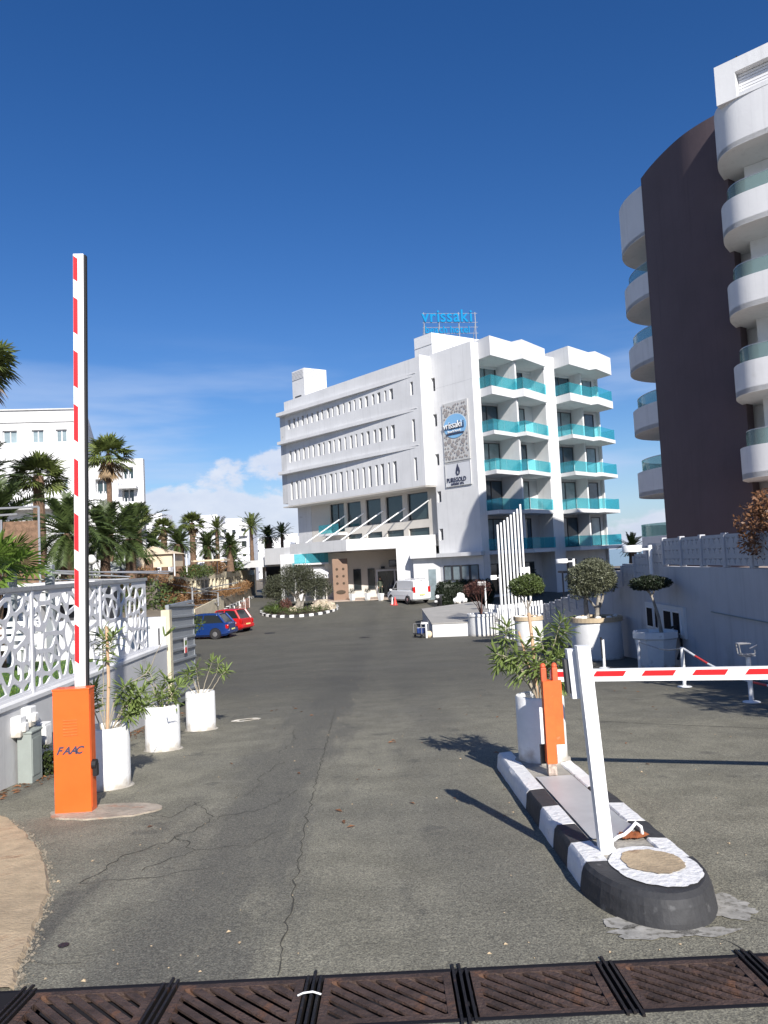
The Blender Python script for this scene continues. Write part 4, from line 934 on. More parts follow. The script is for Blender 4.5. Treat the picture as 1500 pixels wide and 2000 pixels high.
# tall tapering row of white poles and picket posts
for k in range(8):
    f = k/7; x = 5.26+1.28*f; y = 35.9+.9*f; top = [3.02,3.12,3.22,3.36,3.48,3.60,3.76,3.98][k]
    B = MB(); B.tube([(0,0,0),(0,0,top-gz(y)+.05)], .05, 10); o = B.build('tall_pole', M['paint'], smooth=True, loc=(x,y,gz(y)-.05))
    tagit(o, ['shortest and leftmost of the eight tall white poles','second from the left of the eight tall white poles','third from the left of the eight tall white poles','fourth from the left of the eight tall white poles','fifth from the left of the eight tall white poles','sixth from the left of the eight tall white poles','second tallest of the eight white poles, next to the last','tallest and rightmost of the eight tall white poles'][k], 'pole', 'tall white poles beside the ramp')
pf = thing('picket_fence', 'white picket fence behind the tall poles and the green ball tree', 'fence', (6.2,40,gz(40)))
for k in range(22):
    f = k/21; x = 6.75-.0*f+.25*sin(f*3); y = 35.2+f*9.5; x = 5.9+1.2*(1-f)**.5 if False else 6.95-1.15*f; z = wt(y); B = MB(); B.bbox((x,y,(z+gz(y))/2+.05), (.10,.05,z-gz(y)+.15), bev=.01); B.build('picket', M['paint'], pf, world=True)
# low ramp block
rmp = thing('ramp', 'low white sided ramp with pale grey sloping top behind the potted red shrub', 'ramp', (4,46,gz(46)))
A_, B_, C_, D_ = (2.2,39.9), (5.6,39.4), (6.4,55), (2.15,50)
zt2 = lambda x, y: -1.78+.13*max(0, min(1, (y-40)/12))
B = MB(); B.prism([A_,B_,C_,D_], lambda x,y: gz(y)-.1, zt2); B.build('side_wall', M['white'], rmp, world=True)
B = MB(); B.prism([(2.16,39.86),(5.64,39.36),(6.44,55.02),(2.11,50.04)], lambda x,y: zt2(x,y)+.003, lambda x,y: zt2(x,y)+.05); B.build('deck', M['ramptop'], rmp, world=True)
cart = thing('luggage_cart', 'small dark luggage cart parked at the corner of the white ramp', 'cart', (1.62,40.1,gz(40)), radians(-60))
B = MB(); B.box((0,0,.2), (.8,.5,.06)); B.build('platform', M['frame'], cart)
for a_,h_ in ((.38,.85),(-.38,.7)):
    B = MB(); B.tube([(a_,-.22,.2),(a_,-.22,h_),(a_,.22,h_),(a_,.22,.2)], .018, 6); B.build('handle', M['steel'], cart)
B = MB(); B.bbox((.02,0,.37), (.5,.36,.28), bev=.03); tagit(B.build('crate', M['bluecar'], None, loc=cart.location), 'dark blue crate lying on the small luggage cart', 'crate')
for a, b in ((.3,.2),(.3,-.2),(-.3,.2),(-.3,-.2)):
    B = MB(); B.tube([(a,b-.02,.08),(a,b+.02,.08)], .08, 12); B.build('wheel', M['rubber'], cart)
B = MB(); B.ell((0,0,.17), (.19,.17,.18), 14, 10, wob=.15); o = B.build('sack', M['tent'], smooth=True, loc=(1.98,39.75,gz(39.8))); tagit(o, 'round pale sack at the foot of the ramp corner', 'sack')
B = MB(); B.tube([(0,0,0),(0,0,.72)], .05, 8); B.box((-.08,0,.76), (.34,.12,.08)); o = B.build('hand_post', M['paint'], loc=(1.86,39.6,gz(39.6))); tagit(o, 'short white post with a crossbar beside the luggage cart', 'post')
# brown tree on the terrace at the right edge
bt = thing('brown_tree', 'tree with dry orange brown leaves standing on the terrace at the right edge', 'tree', (8.15,14.9,wt(15)-BH-.1))
twigtree(bt, [(0,0,0),(-.05,0,.7)], [.07,.05], M['bark'], [([(-.05,0,.6),(-.6,-.1,1.3)], .025), ([(-.05,0,.6),(.4,0,1.5)], .025), ([(-.05,0,.5),(-.5,.2,.9)], .02)])
leafcloud(MB(), [(-.55,0,.95,.78,.7,.55),(-.3,0,1.35,.7,.6,.45),(.5,0,1.2,.9,.8,.8),(-.95,-.1,.62,.42,.4,.34)], 6500, .10, random.Random(50), .42, .3).build('crown', M['brown'], bt)
for k, (x_, y_, s_) in enumerate([(8.35,11.6,1.55),(8.5,8.6,1.65),(8.4,5.2,1.6),(8.6,2.0,1.6)]):
    copy_tree(bt, label=['second brown leaved tree along the terrace edge, right of the one at the picture edge','third brown leaved tree along the terrace edge','fourth brown leaved tree along the terrace edge','fifth and nearest brown leaved tree along the terrace edge'][k], loc=(x_,y_,wt(y_)-BH-.1), rz=k*1.3, sc=s_)
hd = thing('hedge', 'dark clipped hedge with rounded end in front of the hotel ground floor', 'hedge', (5.6,58.3,gz(58.3)))
bl_ = [(-1.45+.55*k,0,.98,.62,.6,1.0) for k in range(7)]
leafcloud(MB(), bl_, 14000, .13, random.Random(51), .6, .7).build('foliage', M['darkhedge'], hd); B = MB(); B.bbox((.25,0,.92), (4.1,.8,1.75), bev=.35); B.build('branches', M['darkhedge'], hd, kind='stuff')
for k, (x, y, s_) in enumerate([(4.75,54.4,.26),(5.3,54.2,.24),(5.1,54.5,.40)]):
    B = MB(); B.ell((0,0,s_*.6), (s_*.8,s_*.6,s_*(1.25 if k == 2 else .8)), 12, 9, wob=.5, seed=k+4); o = B.build('boulder', M['pot'], smooth=False, loc=(x,y,zt2(x,y)+.03)); tagit(o, ['low white boulder at the left end of the ramp top','white boulder between the low one and the red shrub','tall pointed white boulder at the far end of the ramp'][k], 'boulder', 'white boulders on the ramp')
mp = thing('motor_scooter', 'small dark motor scooter with a pale helmet parked before the hedge', 'scooter', (3.7,57.2,gz(57.2)), radians(70))
B = MB(); B.tube([(-.5,-.04,.25),(-.5,.04,.25)], .25, 16); B.build('wheel', M['rubber'], mp); B = MB(); B.tube([(.6,-.04,.25),(.6,.04,.25)], .25, 16); B.build('wheel', M['rubber'], mp)
B = MB(); B.bbox((-.3,0,.52), (.75,.3,.35), bev=.1); B.bbox((.1,0,.28), (.6,.26,.08), bev=.02); B.bbox((.42,0,.62), (.12,.3,.75), bev=.05); B.build('body', M['black'], mp, smooth=True); B = MB(); B.bbox((-.3,0,.74), (.6,.26,.1), bev=.04); B.build('seat', M['rubber'], mp)
B = MB(); B.tube([(.42,-.3,1.02),(.42,.3,1.02)], .02, 6); B.tube([(.6,0,.25),(.42,0,1.0)], .03, 6); B.build('handlebar', M['steel'], mp); B = MB(); B.bbox((-.66,0,.62),(.04,.2,.14), bev=.01); B.build('plate', M['paint'], mp)
B = MB(); B.ell((0,0,.15), (.15,.13,.15), 12, 8); tagit(B.build('helmet', M['pot'], smooth=True, loc=(3.62,57.0,gz(57)+.79)), 'pale helmet on the seat of the dark motor scooter', 'helmet')

# ---------------------------------------------------------------- the hotel
u = V((-.652,.758,0)).normalized(); n = V((-u.y,u.x,0))  # outward normal, toward camera left
n = V((-.758,-.652,0)).normalized(); ub = V((.842,.539,0)).normalized(); nb = V((.539,-.842,0)).normalized(); Z = V((0,0,1))
M1 = V((3.5,62.8,0)); A0 = V((7.5,60,0)); B0 = V((8.2,60.4,0)); Wl = M1-n*1.74
inn = -n
ht = thing('hotel', 'white hotel with rows of slit windows, teal glass balconies and a roof sign', 'hotel', (4,64,-1.7))
def hb(B, name, m_, par=None, **k): return B.build(name, m_, par or ht, world=True, **k)
M2 = M1+u*20.3
# main block behind the facade, tower, balcony block
B = MB()
body = [M1-n*.62, M2-n*.62, M2-n*.62+inn*12, V((19,84,0)), B0+ub*14.9-nb*4.5, B0-nb*1.62+ub*14.9, B0-nb*1.62+ub*.1, A0+u*.5+inn*.5, A0+u*4.7+inn*.6]
B.prism([(p.x,p.y) for p in body], 7.72, 17.6); hb(B, 'main_block', M['white'])
B = MB(); lowp = [Wl-n*.45+u*-1.6, Wl-n*.45+u*18.75, Wl+u*18.75+inn*9, V((19,84,0)), B0+ub*14.9-nb*4.5, B0-nb*1.62+ub*14.9, B0-nb*1.62+ub*.1, A0+u*.5+inn*.5, A0+u*4.7+inn*1.2]
B.prism([(p.x,p.y) for p in lowp], 2.65, 7.72); hb(B, 'middle_block', M['offwhite'])
B = MB(); lowp2 = [V((-5.2,69.8,0)), V((1.2,70.6,0)), V((4.9,66,0)), A0+u*.5+inn*.5, B0-nb*1.62+ub*.1, B0-nb*1.62+ub*14.9, B0+ub*14.9-nb*4.5, V((19,84,0)), V((-8,82,0)), V((-10,74,0))]
B.prism([(p.x,p.y) for p in lowp2], -2.2, 2.65); hb(B, 'lower_block', M['offwhite'])
# main facade with three rows of niches
tc_ = [19.49,18.59,17.89,17.06,16.24,15.43,14.54,13.76,12.80,12.05,11.22,10.35,9.48,8.72,7.86,7.02,6.08,5.30,4.42,3.64]; wd = [.42,.42,.27,.36,.27,.34,.42,.30,.42,.27,.42,.27,.38,.27,.36,.42,.36,.44,.28,.46]
rows = [(15.42,16.37,15.3,16.42), (12.02,13.2,11.38,13.25), (8.2,10.05,8.1,10.03)]
holes = []
for a, b, c, d in rows:
    for t, w in zip(tc_, wd): holes.append((t-w/2, t+w/2, a, b))
    holes.append((.86, 1.2, c, d))
B = MB(); holed(B, M1, u, n, 20.3, 7.62, 18.35, holes, .5, .62); hb(B, 'front_wall', M['white'])
for a, b, c, d in holes:
    B = MB(); O = M1-n*.46; B.para(O+u*(a+.01)+Z*c, u*(b-a-.02), -n*.03, Z*(d-c)); f = hb(B, 'window', M['curtain'])
    B = MB(); B.para(M1-n*.44+u*a+Z*c, u*.05, -n*.02, Z*(d-c)); g = B.build('pane', M['glassd'], None); g.data.transform(Matrix.Translation(-V(ht.location))); g.parent = f
# ledges that swing out toward the far end
for zt_, th in ((16.92,.36),(13.98,.30),(10.88,.30)):
    B = MB(); O = M1+n*.012
    p = [O+u*.9, O+u*20.9, O+u*20.8+n*.70]; B.prism([(q_.x,q_.y) for q_ in p], zt_-th/2+.1, zt_+th/2+.1); hb(B, 'ledge', M['white'])
for zt_ in (17.05, 14.1, 11.0):
    B = MB(); O = M1+n*.009; B.para(O+u*.5+Z*zt_, u*19.8, n*.03, Z*.035); hb(B, 'string_course', M['white'])
B = MB(); p = [M2, M2+u*.9, M2+u*.9+inn*2.4+n*0, M2+inn*5]; B.prism([(q_.x,q_.y) for q_ in p], 7.9, 17.0); hb(B, 'end_wall', M['offwhite'])
B = MB(); B.prism([(q_.x,q_.y) for q_ in [M2+inn*1.75-u*1.5, M2+u*.88+inn*1.75, M2+u*.88+inn*5, M2+inn*5]], 2.4, 7.9); 
hb(B, 'end_pier', M['offwhite'])
# soffit strip and bright return beside the tower
B = MB(); B.para(M1+Z*7.6, -n*1.25, -u*.06, Z*10.9); hb(B, 'return_wall', M['white'])
B = MB(); holed(B, A0, u, n, 4.75, -2.2, 18.62, [(4.18,4.62,a,b) for a, b in ((15.47,16.6),(12.5,13.54),(9.24,10.19),(6.18,7.08),(3.04,3.98))], .4, .6); tw = hb(B, 'tower_wall', M['white'])
for a, b in ((15.47,16.6),(12.5,13.54),(9.24,10.19),(6.18,7.08),(3.04,3.98)): pane(A0, u, n, 4.19, 4.61, a, b, .36, 'window', ht, M['curtain'], M['frame'], 0, .05)
B = MB(); B.para(A0+u*.02+n*.006+Z*15.62, u*4.2, -n*.03, Z*.03); hb(B, 'wall_joint', M['offwhite'])
B = MB(); B.prism([(w.x,w.y) for w in [A0, B0-ub*.08, B0-ub*.08-nb*1.6, A0-nb*1.5+ub*.6]], -2.2, 18.6); hb(B, 'corner_pier', M['white'])
# tower roof box and far stair box
K = V((4.85,65.3,0)); B = MB(); B.prism([(q_.x,q_.y) for q_ in [K, K+u*2.2, K+u*2.2+ub*6.6, K+ub*6.6]], 17.4, 21.05); ph_ = hb(B, 'roof_house', M['white'])
B = MB(); B.para(K+n*.01+u*0+Z*20.05-ub*0, u*2.2, n*.03, Z*.04); B.para(K+nb*.04+Z*20.05, ub*6.6, -nb*.03, Z*.04); hb(B, 'wall_joint', M['offwhite'])
B = MB(); B.para(K+n*.02+u*.9+Z*18.55, u*1.0, n*.03, Z*.5); hb(B, 'vent', M['frame'])
K2 = V((-7.5,77.8,0)); B = MB(); B.prism([(q_.x,q_.y) for q_ in [K2, K2+u*2.2, K2+u*2.2+ub*2.6, K2+ub*2.6]], 17.4, 21.75); hb(B, 'stair_house', M['white'])
for k in range(7):
    B = MB(); B.para(K2+nb*.03+ub*.1+Z*(20.80+k*.13), ub*2.4, nb*.03, Z*.07); hb(B, 'slat', M['louvre'])
    B = MB(); B.para(K2+n*.03+u*.1+Z*(20.80+k*.13), u*2.0, n*.03, Z*.07); hb(B, 'slat', M['louvre'])
B = MB(); B.para(K2+n*.02+u*.6+Z*18.6, u*1.1, n*.03, Z*.45); hb(B, 'vent', M['frame'])
for k in range(3):
    B = MB(); q_ = K2+ub*(3.2+k*1.4)+u*-(1+k*1.6); B.bbox((q_.x,q_.y,18.7+.0*k), (1.6,1.2,1.9-.25*k), .6, .05); hb(B, 'roof_unit', M['louvre'])
# balcony front: recessed wall with sliding doors, saw-tooth slabs
FL = [14.80, 11.30, 8.20, 5.08, 1.95]; TH = [.65,.30,.30,.30,.30]
teeth = [[(-.1,0),(-.1,1.4),(2.8,.7),(3.1,1.6),(6.95,.25),(6.95,0)], [(8.2,0),(8.2,1.7),(11.5,.9),(11.8,1.4),(15.0,.3),(15.0,-.2)]]
def BP(t, q_): return B0+ub*t+nb*q_
def zig(B, tt_, grow, z0, z1, back=-1.55):
    p = [BP(tt_[0][0], back)]+[BP(a, q_+grow) for a, q_ in tt_[1:-1]]+[BP(tt_[-1][0], back)]
    B.prism([(w.x,w.y) for w in p], z0, z1)
for tt_ in teeth:
    B = MB(); zig(B, tt_, .06, 17.2, 18.75); hb(B, 'roof_parapet', M['white'])
B = MB(); B.prism([(w.x,w.y) for w in [BP(-.3,-1.5), BP(15,-1.5), BP(15,-6), BP(-.3,-6)]], 17.0, 18.3); hb(B, 'roof_slab', M['white'])
for fi, (z, th) in enumerate(zip(FL, TH)):
    htop = (FL[fi-1]-TH[fi-1]) if fi else 17.2
    for ti, tt_ in enumerate(teeth):
        B = MB(); zig(B, tt_, 0, z-th, z); sl = hb(B, 'balcony_slab', M['white'])
        pts = tt_[:-1] if ti == 0 else tt_[:-1]
        for (a, qa), (b, qb) in zip(pts, pts[1:]):
            p, q_ = BP(a,qa-.08), BP(b,qb-.08); B = MB(); d_ = (q_-p)
            if d_.length < .5: continue
            side = d_.normalized().cross(Z)*.018; nn_ = 2
            for k in range(nn_):
                B = MB(); B.para(p+d_*(k/nn_+.006)+Z*(z+.04), d_*(1/nn_-.012), side, Z*.86); g = B.build('glass_panel', M['teal'], None); g.data.transform(Matrix.Translation(-V(ht.location))); g.parent = sl
        if ti == 1:
            p, q_ = BP(15,.2), BP(15,-1.4); B = MB(); B.para(p+Z*(z+.04), q_-p, ub*.018, Z*.93); g = B.build('glass_panel', M['teal'], None); g.data.transform(Matrix.Translation(-V(ht.location))); g.parent = sl
    # partition fins, doors
    for t_, q_ in ((3.0,.75),(11.65,.6)):
        if t_ > 8: q_ = -.3
        B = MB(); B.para(BP(t_,-1.6)+Z*z, ub*.16, nb*(1.6+q_), Z*(htop-z)); hb(B, 'partition', M['white'])
    for (a, b) in ((.6,2.92),(3.4,5.95),(9.0,11.5),(12.0,14.4)):
        pane(BP(0,-1.62)+nb*.06, ub, nb, a, b, z+.02, z+2.6, 0, 'sliding_door', ht, M['bluegl' if (fi+int(a))%2 else 'paleglass'], M['frame'], 1, .07)
B = MB(); B.para(BP(6.95,-1.7)+Z*-2.2, ub*1.25, nb*1.72, Z*20.4); hb(B, 'pier', M['white'])
B = MB(); B.para(BP(14.9,-4.5)+Z*-2.2, ub*.12, nb*3.2, Z*20.6); hb(B, 'end_wall', M['white'])
B = MB(); B.para(BP(-.07,-1.62)+Z*-2.2, ub*15, nb*.05, Z*4.1)
hb(B, 'ground_wall', M['white'])
for (a, b) in ((1,3),(4,6),(9,11),(12,14)): pane(BP(0,-1.56), ub, nb, a, b, -1.6, .9, 0, 'window', ht, M['glassd'], M['frame'], 1, .07)
B = MB(); B.para(BP(5.2,.3)+Z*5.0, ub*1.2, nb*.3, Z*-2.0); 
# recessed glazed level under the overhang
wins = [(1.6,4.2),(4.85,7.15),(7.8,10.0),(10.7,12.9)]
holes = [(a,b,4.95,7.3) for a,b in wins]+[(a,b,3.45,4.25) for a,b in wins]+[(13.3,15.6,4.6,7.35)]
B = MB(); holed(B, Wl-u*1.6, u, n, 20.35, 2.6, 7.64, [(a+1.6,b+1.6,c,d) for a,b,c,d in holes], .22, .4); hb(B, 'recessed_wall', M['beige'])
for a, b, c, d in holes: pane(Wl, u, n, a, b, c, d, .2, 'window', ht, M['glass'], M['frame'], 1 if b-a > 2.29 and d-c > 2.4 else 0, .06)
B = MB(); B.prism([(q_.x,q_.y) for q_ in [M1+n*.0, M2+u*.9, M2+u*.9+inn*2, M1+inn*1.8]], 7.5, 7.61); hb(B, 'soffit', M['beige'])
# small balcony at the far end of the recess
B = MB(); p0_ = Wl+u*12.9; B.prism([(q_.x,q_.y) for q_ in [p0_, p0_+u*3.2, p0_+u*3.2+n*1.1, p0_+n*1.1]], 4.25, 4.45); sl = hb(B, 'balcony_slab', M['white'])
B = MB(); B.para(p0_+n*1.06+Z*4.47, u*3.2, n*.02, Z*.85); g = B.build('glass_panel', M['teal'], None); g.data.transform(Matrix.Translation(-V(ht.location))); g.parent = sl
# stacked niches beside the tower
for z0, z1 in ((6.1,7.3),(4.2,5.6),(2.0,3.9)):
    B = MB(); q_ = M1-n*1.0+u*-.55; B.para(Wl-u*1.35+n*.03+Z*z0, u*.95, n*.05, Z*(z1-z0)); hb(B, 'louvre_panel', M['beige'])
# porte-cochere canopy
D0 = V((4.15,64.05,0)); C0 = V((-3.35,65.35,0)); C1 = C0+u*8.6
B = MB(); B.prism([(q_.x,q_.y) for q_ in [D0, C0, C1, C1+inn*5, V((4.9,66.5,0))]], 2.58, 3.55); cn = hb(B, 'canopy', M['white'])
B = MB(); B.prism([(q_.x,q_.y) for q_ in [D0+V((-.3,.5,0)), C0+V((.6,.5,0)), C0+V((.2,3.5,0)), V((4,69,0))]], 2.50, 2.575); hb(B, 'canopy_soffit', M['beige'])
ef = (D0-C0).normalized(); en = V((ef.y,-ef.x,0))
B = MB(); B.para(D0-en*.0+Z*-2.2, -ef*3.35, -en*.55, Z*4.85); hb(B, 'pillar_wall', M['white'])
B = MB(); B.prism([(q_.x,q_.y) for q_ in [D0-ef*3.3-en*.5, D0-ef*.3-en*.5, D0-ef*.3-en*5, D0-ef*3.3-en*5]], -2.2, 2.5); hb(B, 'lobby_side_wall', M['beige'])
for k, tt2 in enumerate([4.4,7.4,10.2,13.0,15.2]):   # stay rods from wall down to canopy
    a = Wl+u*(tt2-.0)+n*.1+Z*6.1; b = a+u*2.9+n*3.0; b.z = 3.5
    if k == 4: a = Wl+u*1.4+n*.1+Z*6.5; b = a+u*2.4+n*1.2; b.z = 4.9
    B = MB(); B.tube([a, b], .06, 8); hb(B, 'stay_rod', M['paint'])
# entrance back wall, sliding doors, decorated tan panel
yb = 69.7; e1 = V((1,0,0)); e2 = V((0,-1,0))
B = MB(); B.para((-5.6,yb,-2.0), (7.6,0,0), (0,.3,0), (0,0,4.5)); hb(B, 'entrance_wall', M['beige'])
dO = V((0,yb,0))
for a, b, c, d in ((-3.05,-2.35,-.95,.95),(-4.95+1.0,-4.0+.2,-.9,-.88)): 
    if d-c > .1: pane(dO, e1, e2, a, b, c, d, -.03, 'window', ht, M['glassd'], M['frame'], 0, .05)
pane(dO, e1, e2, -1.75+.0, -1.12+.0, -.95, .95, -.03, 'window', ht, M['glassd'], M['frame'], 0, .05)
dr_ = MB(); 
for x in (-.98, .62): dr_.para((x,yb-.14,-1.7), (.13,0,0), (0,.12,0), (0,0,2.35))
dr_.para((-.98,yb-.15,.65), (2.9,0,0), (0,.13,0), (0,0,.16)); dfo = hb(dr_, 'door_frame', M['louvre'])
for a, b in ((-.84,-.1),(-.08,.6),(.77,1.8)):
    B = MB(); B.para((a,yb-.07,-1.66), (b-a,0,0), (0,.03,0), (0,0,2.28)); hb(B, 'sliding_door', M['glassd'])
pane(dO, e1, e2, .2, 1.0, 1.0, 1.62, -.03, 'transom_window', ht, M['glassd'], M['frame'], 0, .05); pane(dO, e1, e2, 1.1, 1.8, 1.0, 1.62, -.03, 'transom_window', ht, M['glassd'], M['frame'], 0, .05)
B = MB(); B.box((-.35,yb-.2,.98), (.35,.3,.22)); hb(B, 'door_sensor', M['black'])
B = MB(); B.para((-4.72,67.0,-1.75), (1.3,0,0), (0,.4,0), (0,0,3.7)); tp_ = hb(B, 'tan_panel', M['tan'])
for i in range(2):
    for j in range(3):
        B = MB(); c_ = (-4.35+i*.56,66.98,1.05-j*.62); 
        for k in range(6): a = k*pi/3; B.ell((c_[0]+.07*cos(a), c_[1], c_[2]+.07*sin(a)), (.05,.015,.05), 6, 4)
        B.ell(c_, (.05,.03,.05), 6, 4); g = B.build('flower_relief', M['soil'], None); g.data.transform(Matrix.Translation(-V(ht.location))); g.parent = tp_
B = MB(); B.ell((-4.07,66.97,-.95), (.42,.03,.18), 16, 8); g = B.build('flower_relief', M['soil'], None); g.data.transform(Matrix.Translation(-V(ht.location))); g.parent = tp_
B = MB(); B.prism([(-6.5,65.9),(2.2,65.3),(2.4,yb),(-6.5,yb)], -2.2, -1.62); B.build('entrance_step', M['tile'], ht, world=True)
# teal balcony, awnings and windows left of the entrance
xl = V((-8.3,70.1,0)); ul = V((1,.02,0)).normalized(); nl = V((.02,-1,0))
B = MB(); B.para(xl+V((-1.4,.3,-2.0)), ul*5.0, -nl*.3, Z*4.6); hb(B, 'side_wall', M['offwhite'])
B = MB(); B.para(xl+nl*.9+Z*1.55, ul*3.1, -nl*1.2, Z*.14); sl = hb(B, 'balcony_slab', M['white'])
for k in range(3):
    B = MB(); B.para(xl+nl*.88+ul*(k*1.03)+Z*1.7, ul*1.0, nl*.02, Z*.85); g = B.build('glass_panel', M['teal'], None); g.data.transform(Matrix.Translation(-V(ht.location))); g.parent = sl
for k in range(2):
    B = MB(); a = xl+ul*(.1+k*1.45)+Z*1.35; B.quad(a, a+nl*1.3-Z*1.05+ul*.25, a+nl*1.3-Z*1.05+ul*1.55, a+ul*1.35); hb(B, 'awning', M['tent'] if 0 else M['louvre'])
for a, b in ((.9,1.7),(1.9,2.5),(-.9,-.1)): pane(xl+Z*0, ul, nl, a, b, -1.3, .3, -.32, 'window', ht, M['glassd'], M['frame'], 0, .05)
# ground-floor annex with ledge
an0, an1, an2 = V((7.45,59.15,0)), V((4.35,62.7,0)), V((2.2,63.55,0))
B = MB(); B.prism([(q_.x,q_.y) for q_ in [an0, an1, an2, V((2.4,64.3,0)), V((4.6,64.0,0)), A0+V((.1,.1,0))]], -2.2, 1.62); hb(B, 'annex', M['white'])
ua = (an1-an0).normalized(); na = V((-.758,-.652,0))
B = MB(); B.prism([(q_.x,q_.y) for q_ in [an0+na*.45-ua*.2, an1+na*.45+V((0,-.2,0)), an2+V((-.25,-.5,0)), V((1.95,64.3,0)), V((4.6,64.3,0)), A0+V((.3,.3,0))]], 1.64, 1.95); hb(B, 'annex_ledge', M['white'])
for k in range(4): pane(an0+na*.02, ua, na, .5+k*.95, 1.38+k*.95, -.25, .95, -.02, 'window', ht, M['paleglass'], M['frame'], 0, .06)
B = MB(); B.para(an2+ (an1-an2)*.55+V((0,-.03,-1.9)), (an1-an2)*.28, (0,.05,0), Z*2.6); hb(B, 'service_door', M['paleglass'])
# link canopy over the garage entrance at far left
lk = thing('carport', 'long flat white carport roof over a dark garage entrance left of the hotel', 'carport', (-11,78,-1.7))
B = MB(); B.prism([(-15.9,79),(-8.6,75.5),(-8.2,82),(-15,84)], 1.55, 2.25); B.build('roof', M['white'], lk, world=True)
B = MB(); B.prism([(-12.1,76.5),(-8.4,73.0),(-8.0,78),(-11.5,80)], 1.75, 3.35); B.build('roof_block', M['white'], lk, world=True)
B = MB(); B.para((-13.2,84,-2.1), (6.5,-3,0), (0,.3,0), (0,0,3.7)); B.build('back_wall', M['frame'], lk, world=True)
for x, y in ((-15.4,80),(-13.0,81.5)):
    B = MB(); B.box((x,y,-.1), (.3,.3,3.4)); B.build('column', M['white'], lk, world=True)
# roof sign letters
sg = thing('roof_sign', 'blue lettered roof sign reading vrissaki beach hotel on a steel frame', 'sign', (4.5,66.3,21.05))
so = V((4.15,66.6,0)); su = V((.99,.13,0)).normalized(); sn = V((.13,-.99,0)).normalized()
lettering('vrissaki', 1.55, .06, so+Z*22.42, su, sn, M['signblue'], sg, width=.92, bold=.022)
lettering('beach hotel', .86, .05, so+su*.3+Z*21.42, su, sn, M['signblue'], sg, width=.96, bold=.008)
xs_ = [o.matrix_local.translation.x for o in sg.children]
for z in (22.38, 23.2, 21.95, 21.4):
    B = MB(); B.tube([so+Z*z-sn*.12+su*.1, so+Z*z-sn*.12+su*5.1], .02, 6); B.build('frame_bar', M['steel'], sg, world=True)
for d_ in (.25,1.6,3.4,4.9):
    B = MB(); B.tube([so+su*d_-sn*.14+Z*20.9, so+su*d_-sn*.14+Z*23.3], .045, 6); B.tube([so+su*d_-sn*1.4+Z*20.9, so+su*d_-sn*.14+Z*22.5], .03, 6); B.build('frame_post', M['steel'], sg, world=True)
# wall signs on the tower
ws = thing('wall_sign', 'tall pebble patterned wall sign with a blue oval reading vrissaki beach hotel', 'sign', A0+u*2+Z*9.3)
so = A0+n*.03; uu = -u  # text runs from far left toward the corner
O_ = so+u*3.45
B = MB(); B.para(O_+Z*9.33, uu*2.85, n*.08, Z*4.81); B.build('board', M['signpale'], ws, world=True)
rg = random.Random(77); pts = []
tries = 0
while len(pts) < 70 and tries < 9000:
    tries += 1; r_ = rg.choice([.08,.12,.17,.22]); x, y = rg.uniform(.05+r_,2.8-r_), rg.uniform(.12+r_,4.72-r_)
    if ((x-1.4)/(1.32+r_))**2+((y-2.83)/(1.05+r_))**2 < 1: continue
    if all((x-a)**2+(y-b)**2 > (r_+c+.035)**2 for a, b, c in pts): pts.append((x, y, r_))
for x, y, r_ in pts:
    B = MB(); k_ = rg.uniform(.8,1.25); an = rg.random()*3; P = []
    for j in range(12):
        a = 2*pi*j/12; px, py = r_*cos(a)*k_**.5, r_*sin(a)/k_**.5; P.append(O_+uu*(x+px*cos(an)-py*sin(an))+Z*(9.33+y+px*sin(an)+py*cos(an))+n*.085)
    B.poly(P); P2 = [p+n*.03 for p in P]; B.poly(P2)
    for j in range(12): B.quad(P[j], P[(j+1)%12], P2[(j+1)%12], P2[j])
    B.build('pebble', M['signgrey'], ws, world=True)
def ovalp(cx_, cz_, a_, b_, d0, m_, nm):
    B = MB(); P = [O_+uu*(cx_+a_*cos(2*pi*j/36))+Z*(9.33+cz_+b_*sin(2*pi*j/36))+n*d0 for j in range(36)]; P2 = [p+n*.03 for p in P]; B.poly(P2)
    for j in range(36): B.quad(P[j], P[(j+1)%36], P2[(j+1)%36], P2[j])
    B.build(nm, m_, ws, world=True)
ovalp(1.4, 2.83, 1.25, .98, .09, M['ovalblue'], 'oval')
lettering('vrissaki', .80, .02, O_+uu*.10+Z*(9.33+2.62)+n*.15, uu, n, M['inkdark'], ws, width=.88, bold=.014)
lettering('vrissaki', .80, .02, O_+uu*.15+Z*(9.33+2.67)+n*.20, uu, n, M['paint'], ws, width=.88, bold=.0)
lettering('beach hotel', .29, .02, O_+uu*.62+Z*(9.33+2.33)+n*.15, uu, n, M['paint'], ws, width=1.02)
B = MB(); B.para(O_+uu*.42+Z*(9.33+2.15)+n*.13, uu*1.95, n*.03, Z*.12); B.build('underline', M['inkdark'], ws, world=True)
w2 = thing('wall_sign', 'square pale wall sign with a flame drop reading PUREGOLD luxury spa', 'sign', A0+u*2+Z*7.3)
B = MB(); B.para(O_+Z*7.30, uu*2.83, n*.06, Z*1.92); B.build('board', M['signboard'], w2, world=True)
B = MB()
for a, b, c, d in ((0,0,2.83,.05),(0,1.87,2.83,.05),(0,.05,.05,1.82),(2.78,.05,.05,1.82)): B.para(O_+uu*a+Z*(7.3+b)+n*.062, uu*c, n*.02, Z*d)
B.build('border', M['signpale'], w2, world=True)
lettering('PUREGOLD', .50, .02, O_+uu*.16+Z*7.66+n*.085, uu, n, M['inkdark'], w2, width=.84, bold=.004)
lettering('LUXURY SPA', .25, .02, O_+uu*.62+Z*7.40+n*.085, uu, n, M['inkdark'], w2, width=.86, bold=.006)
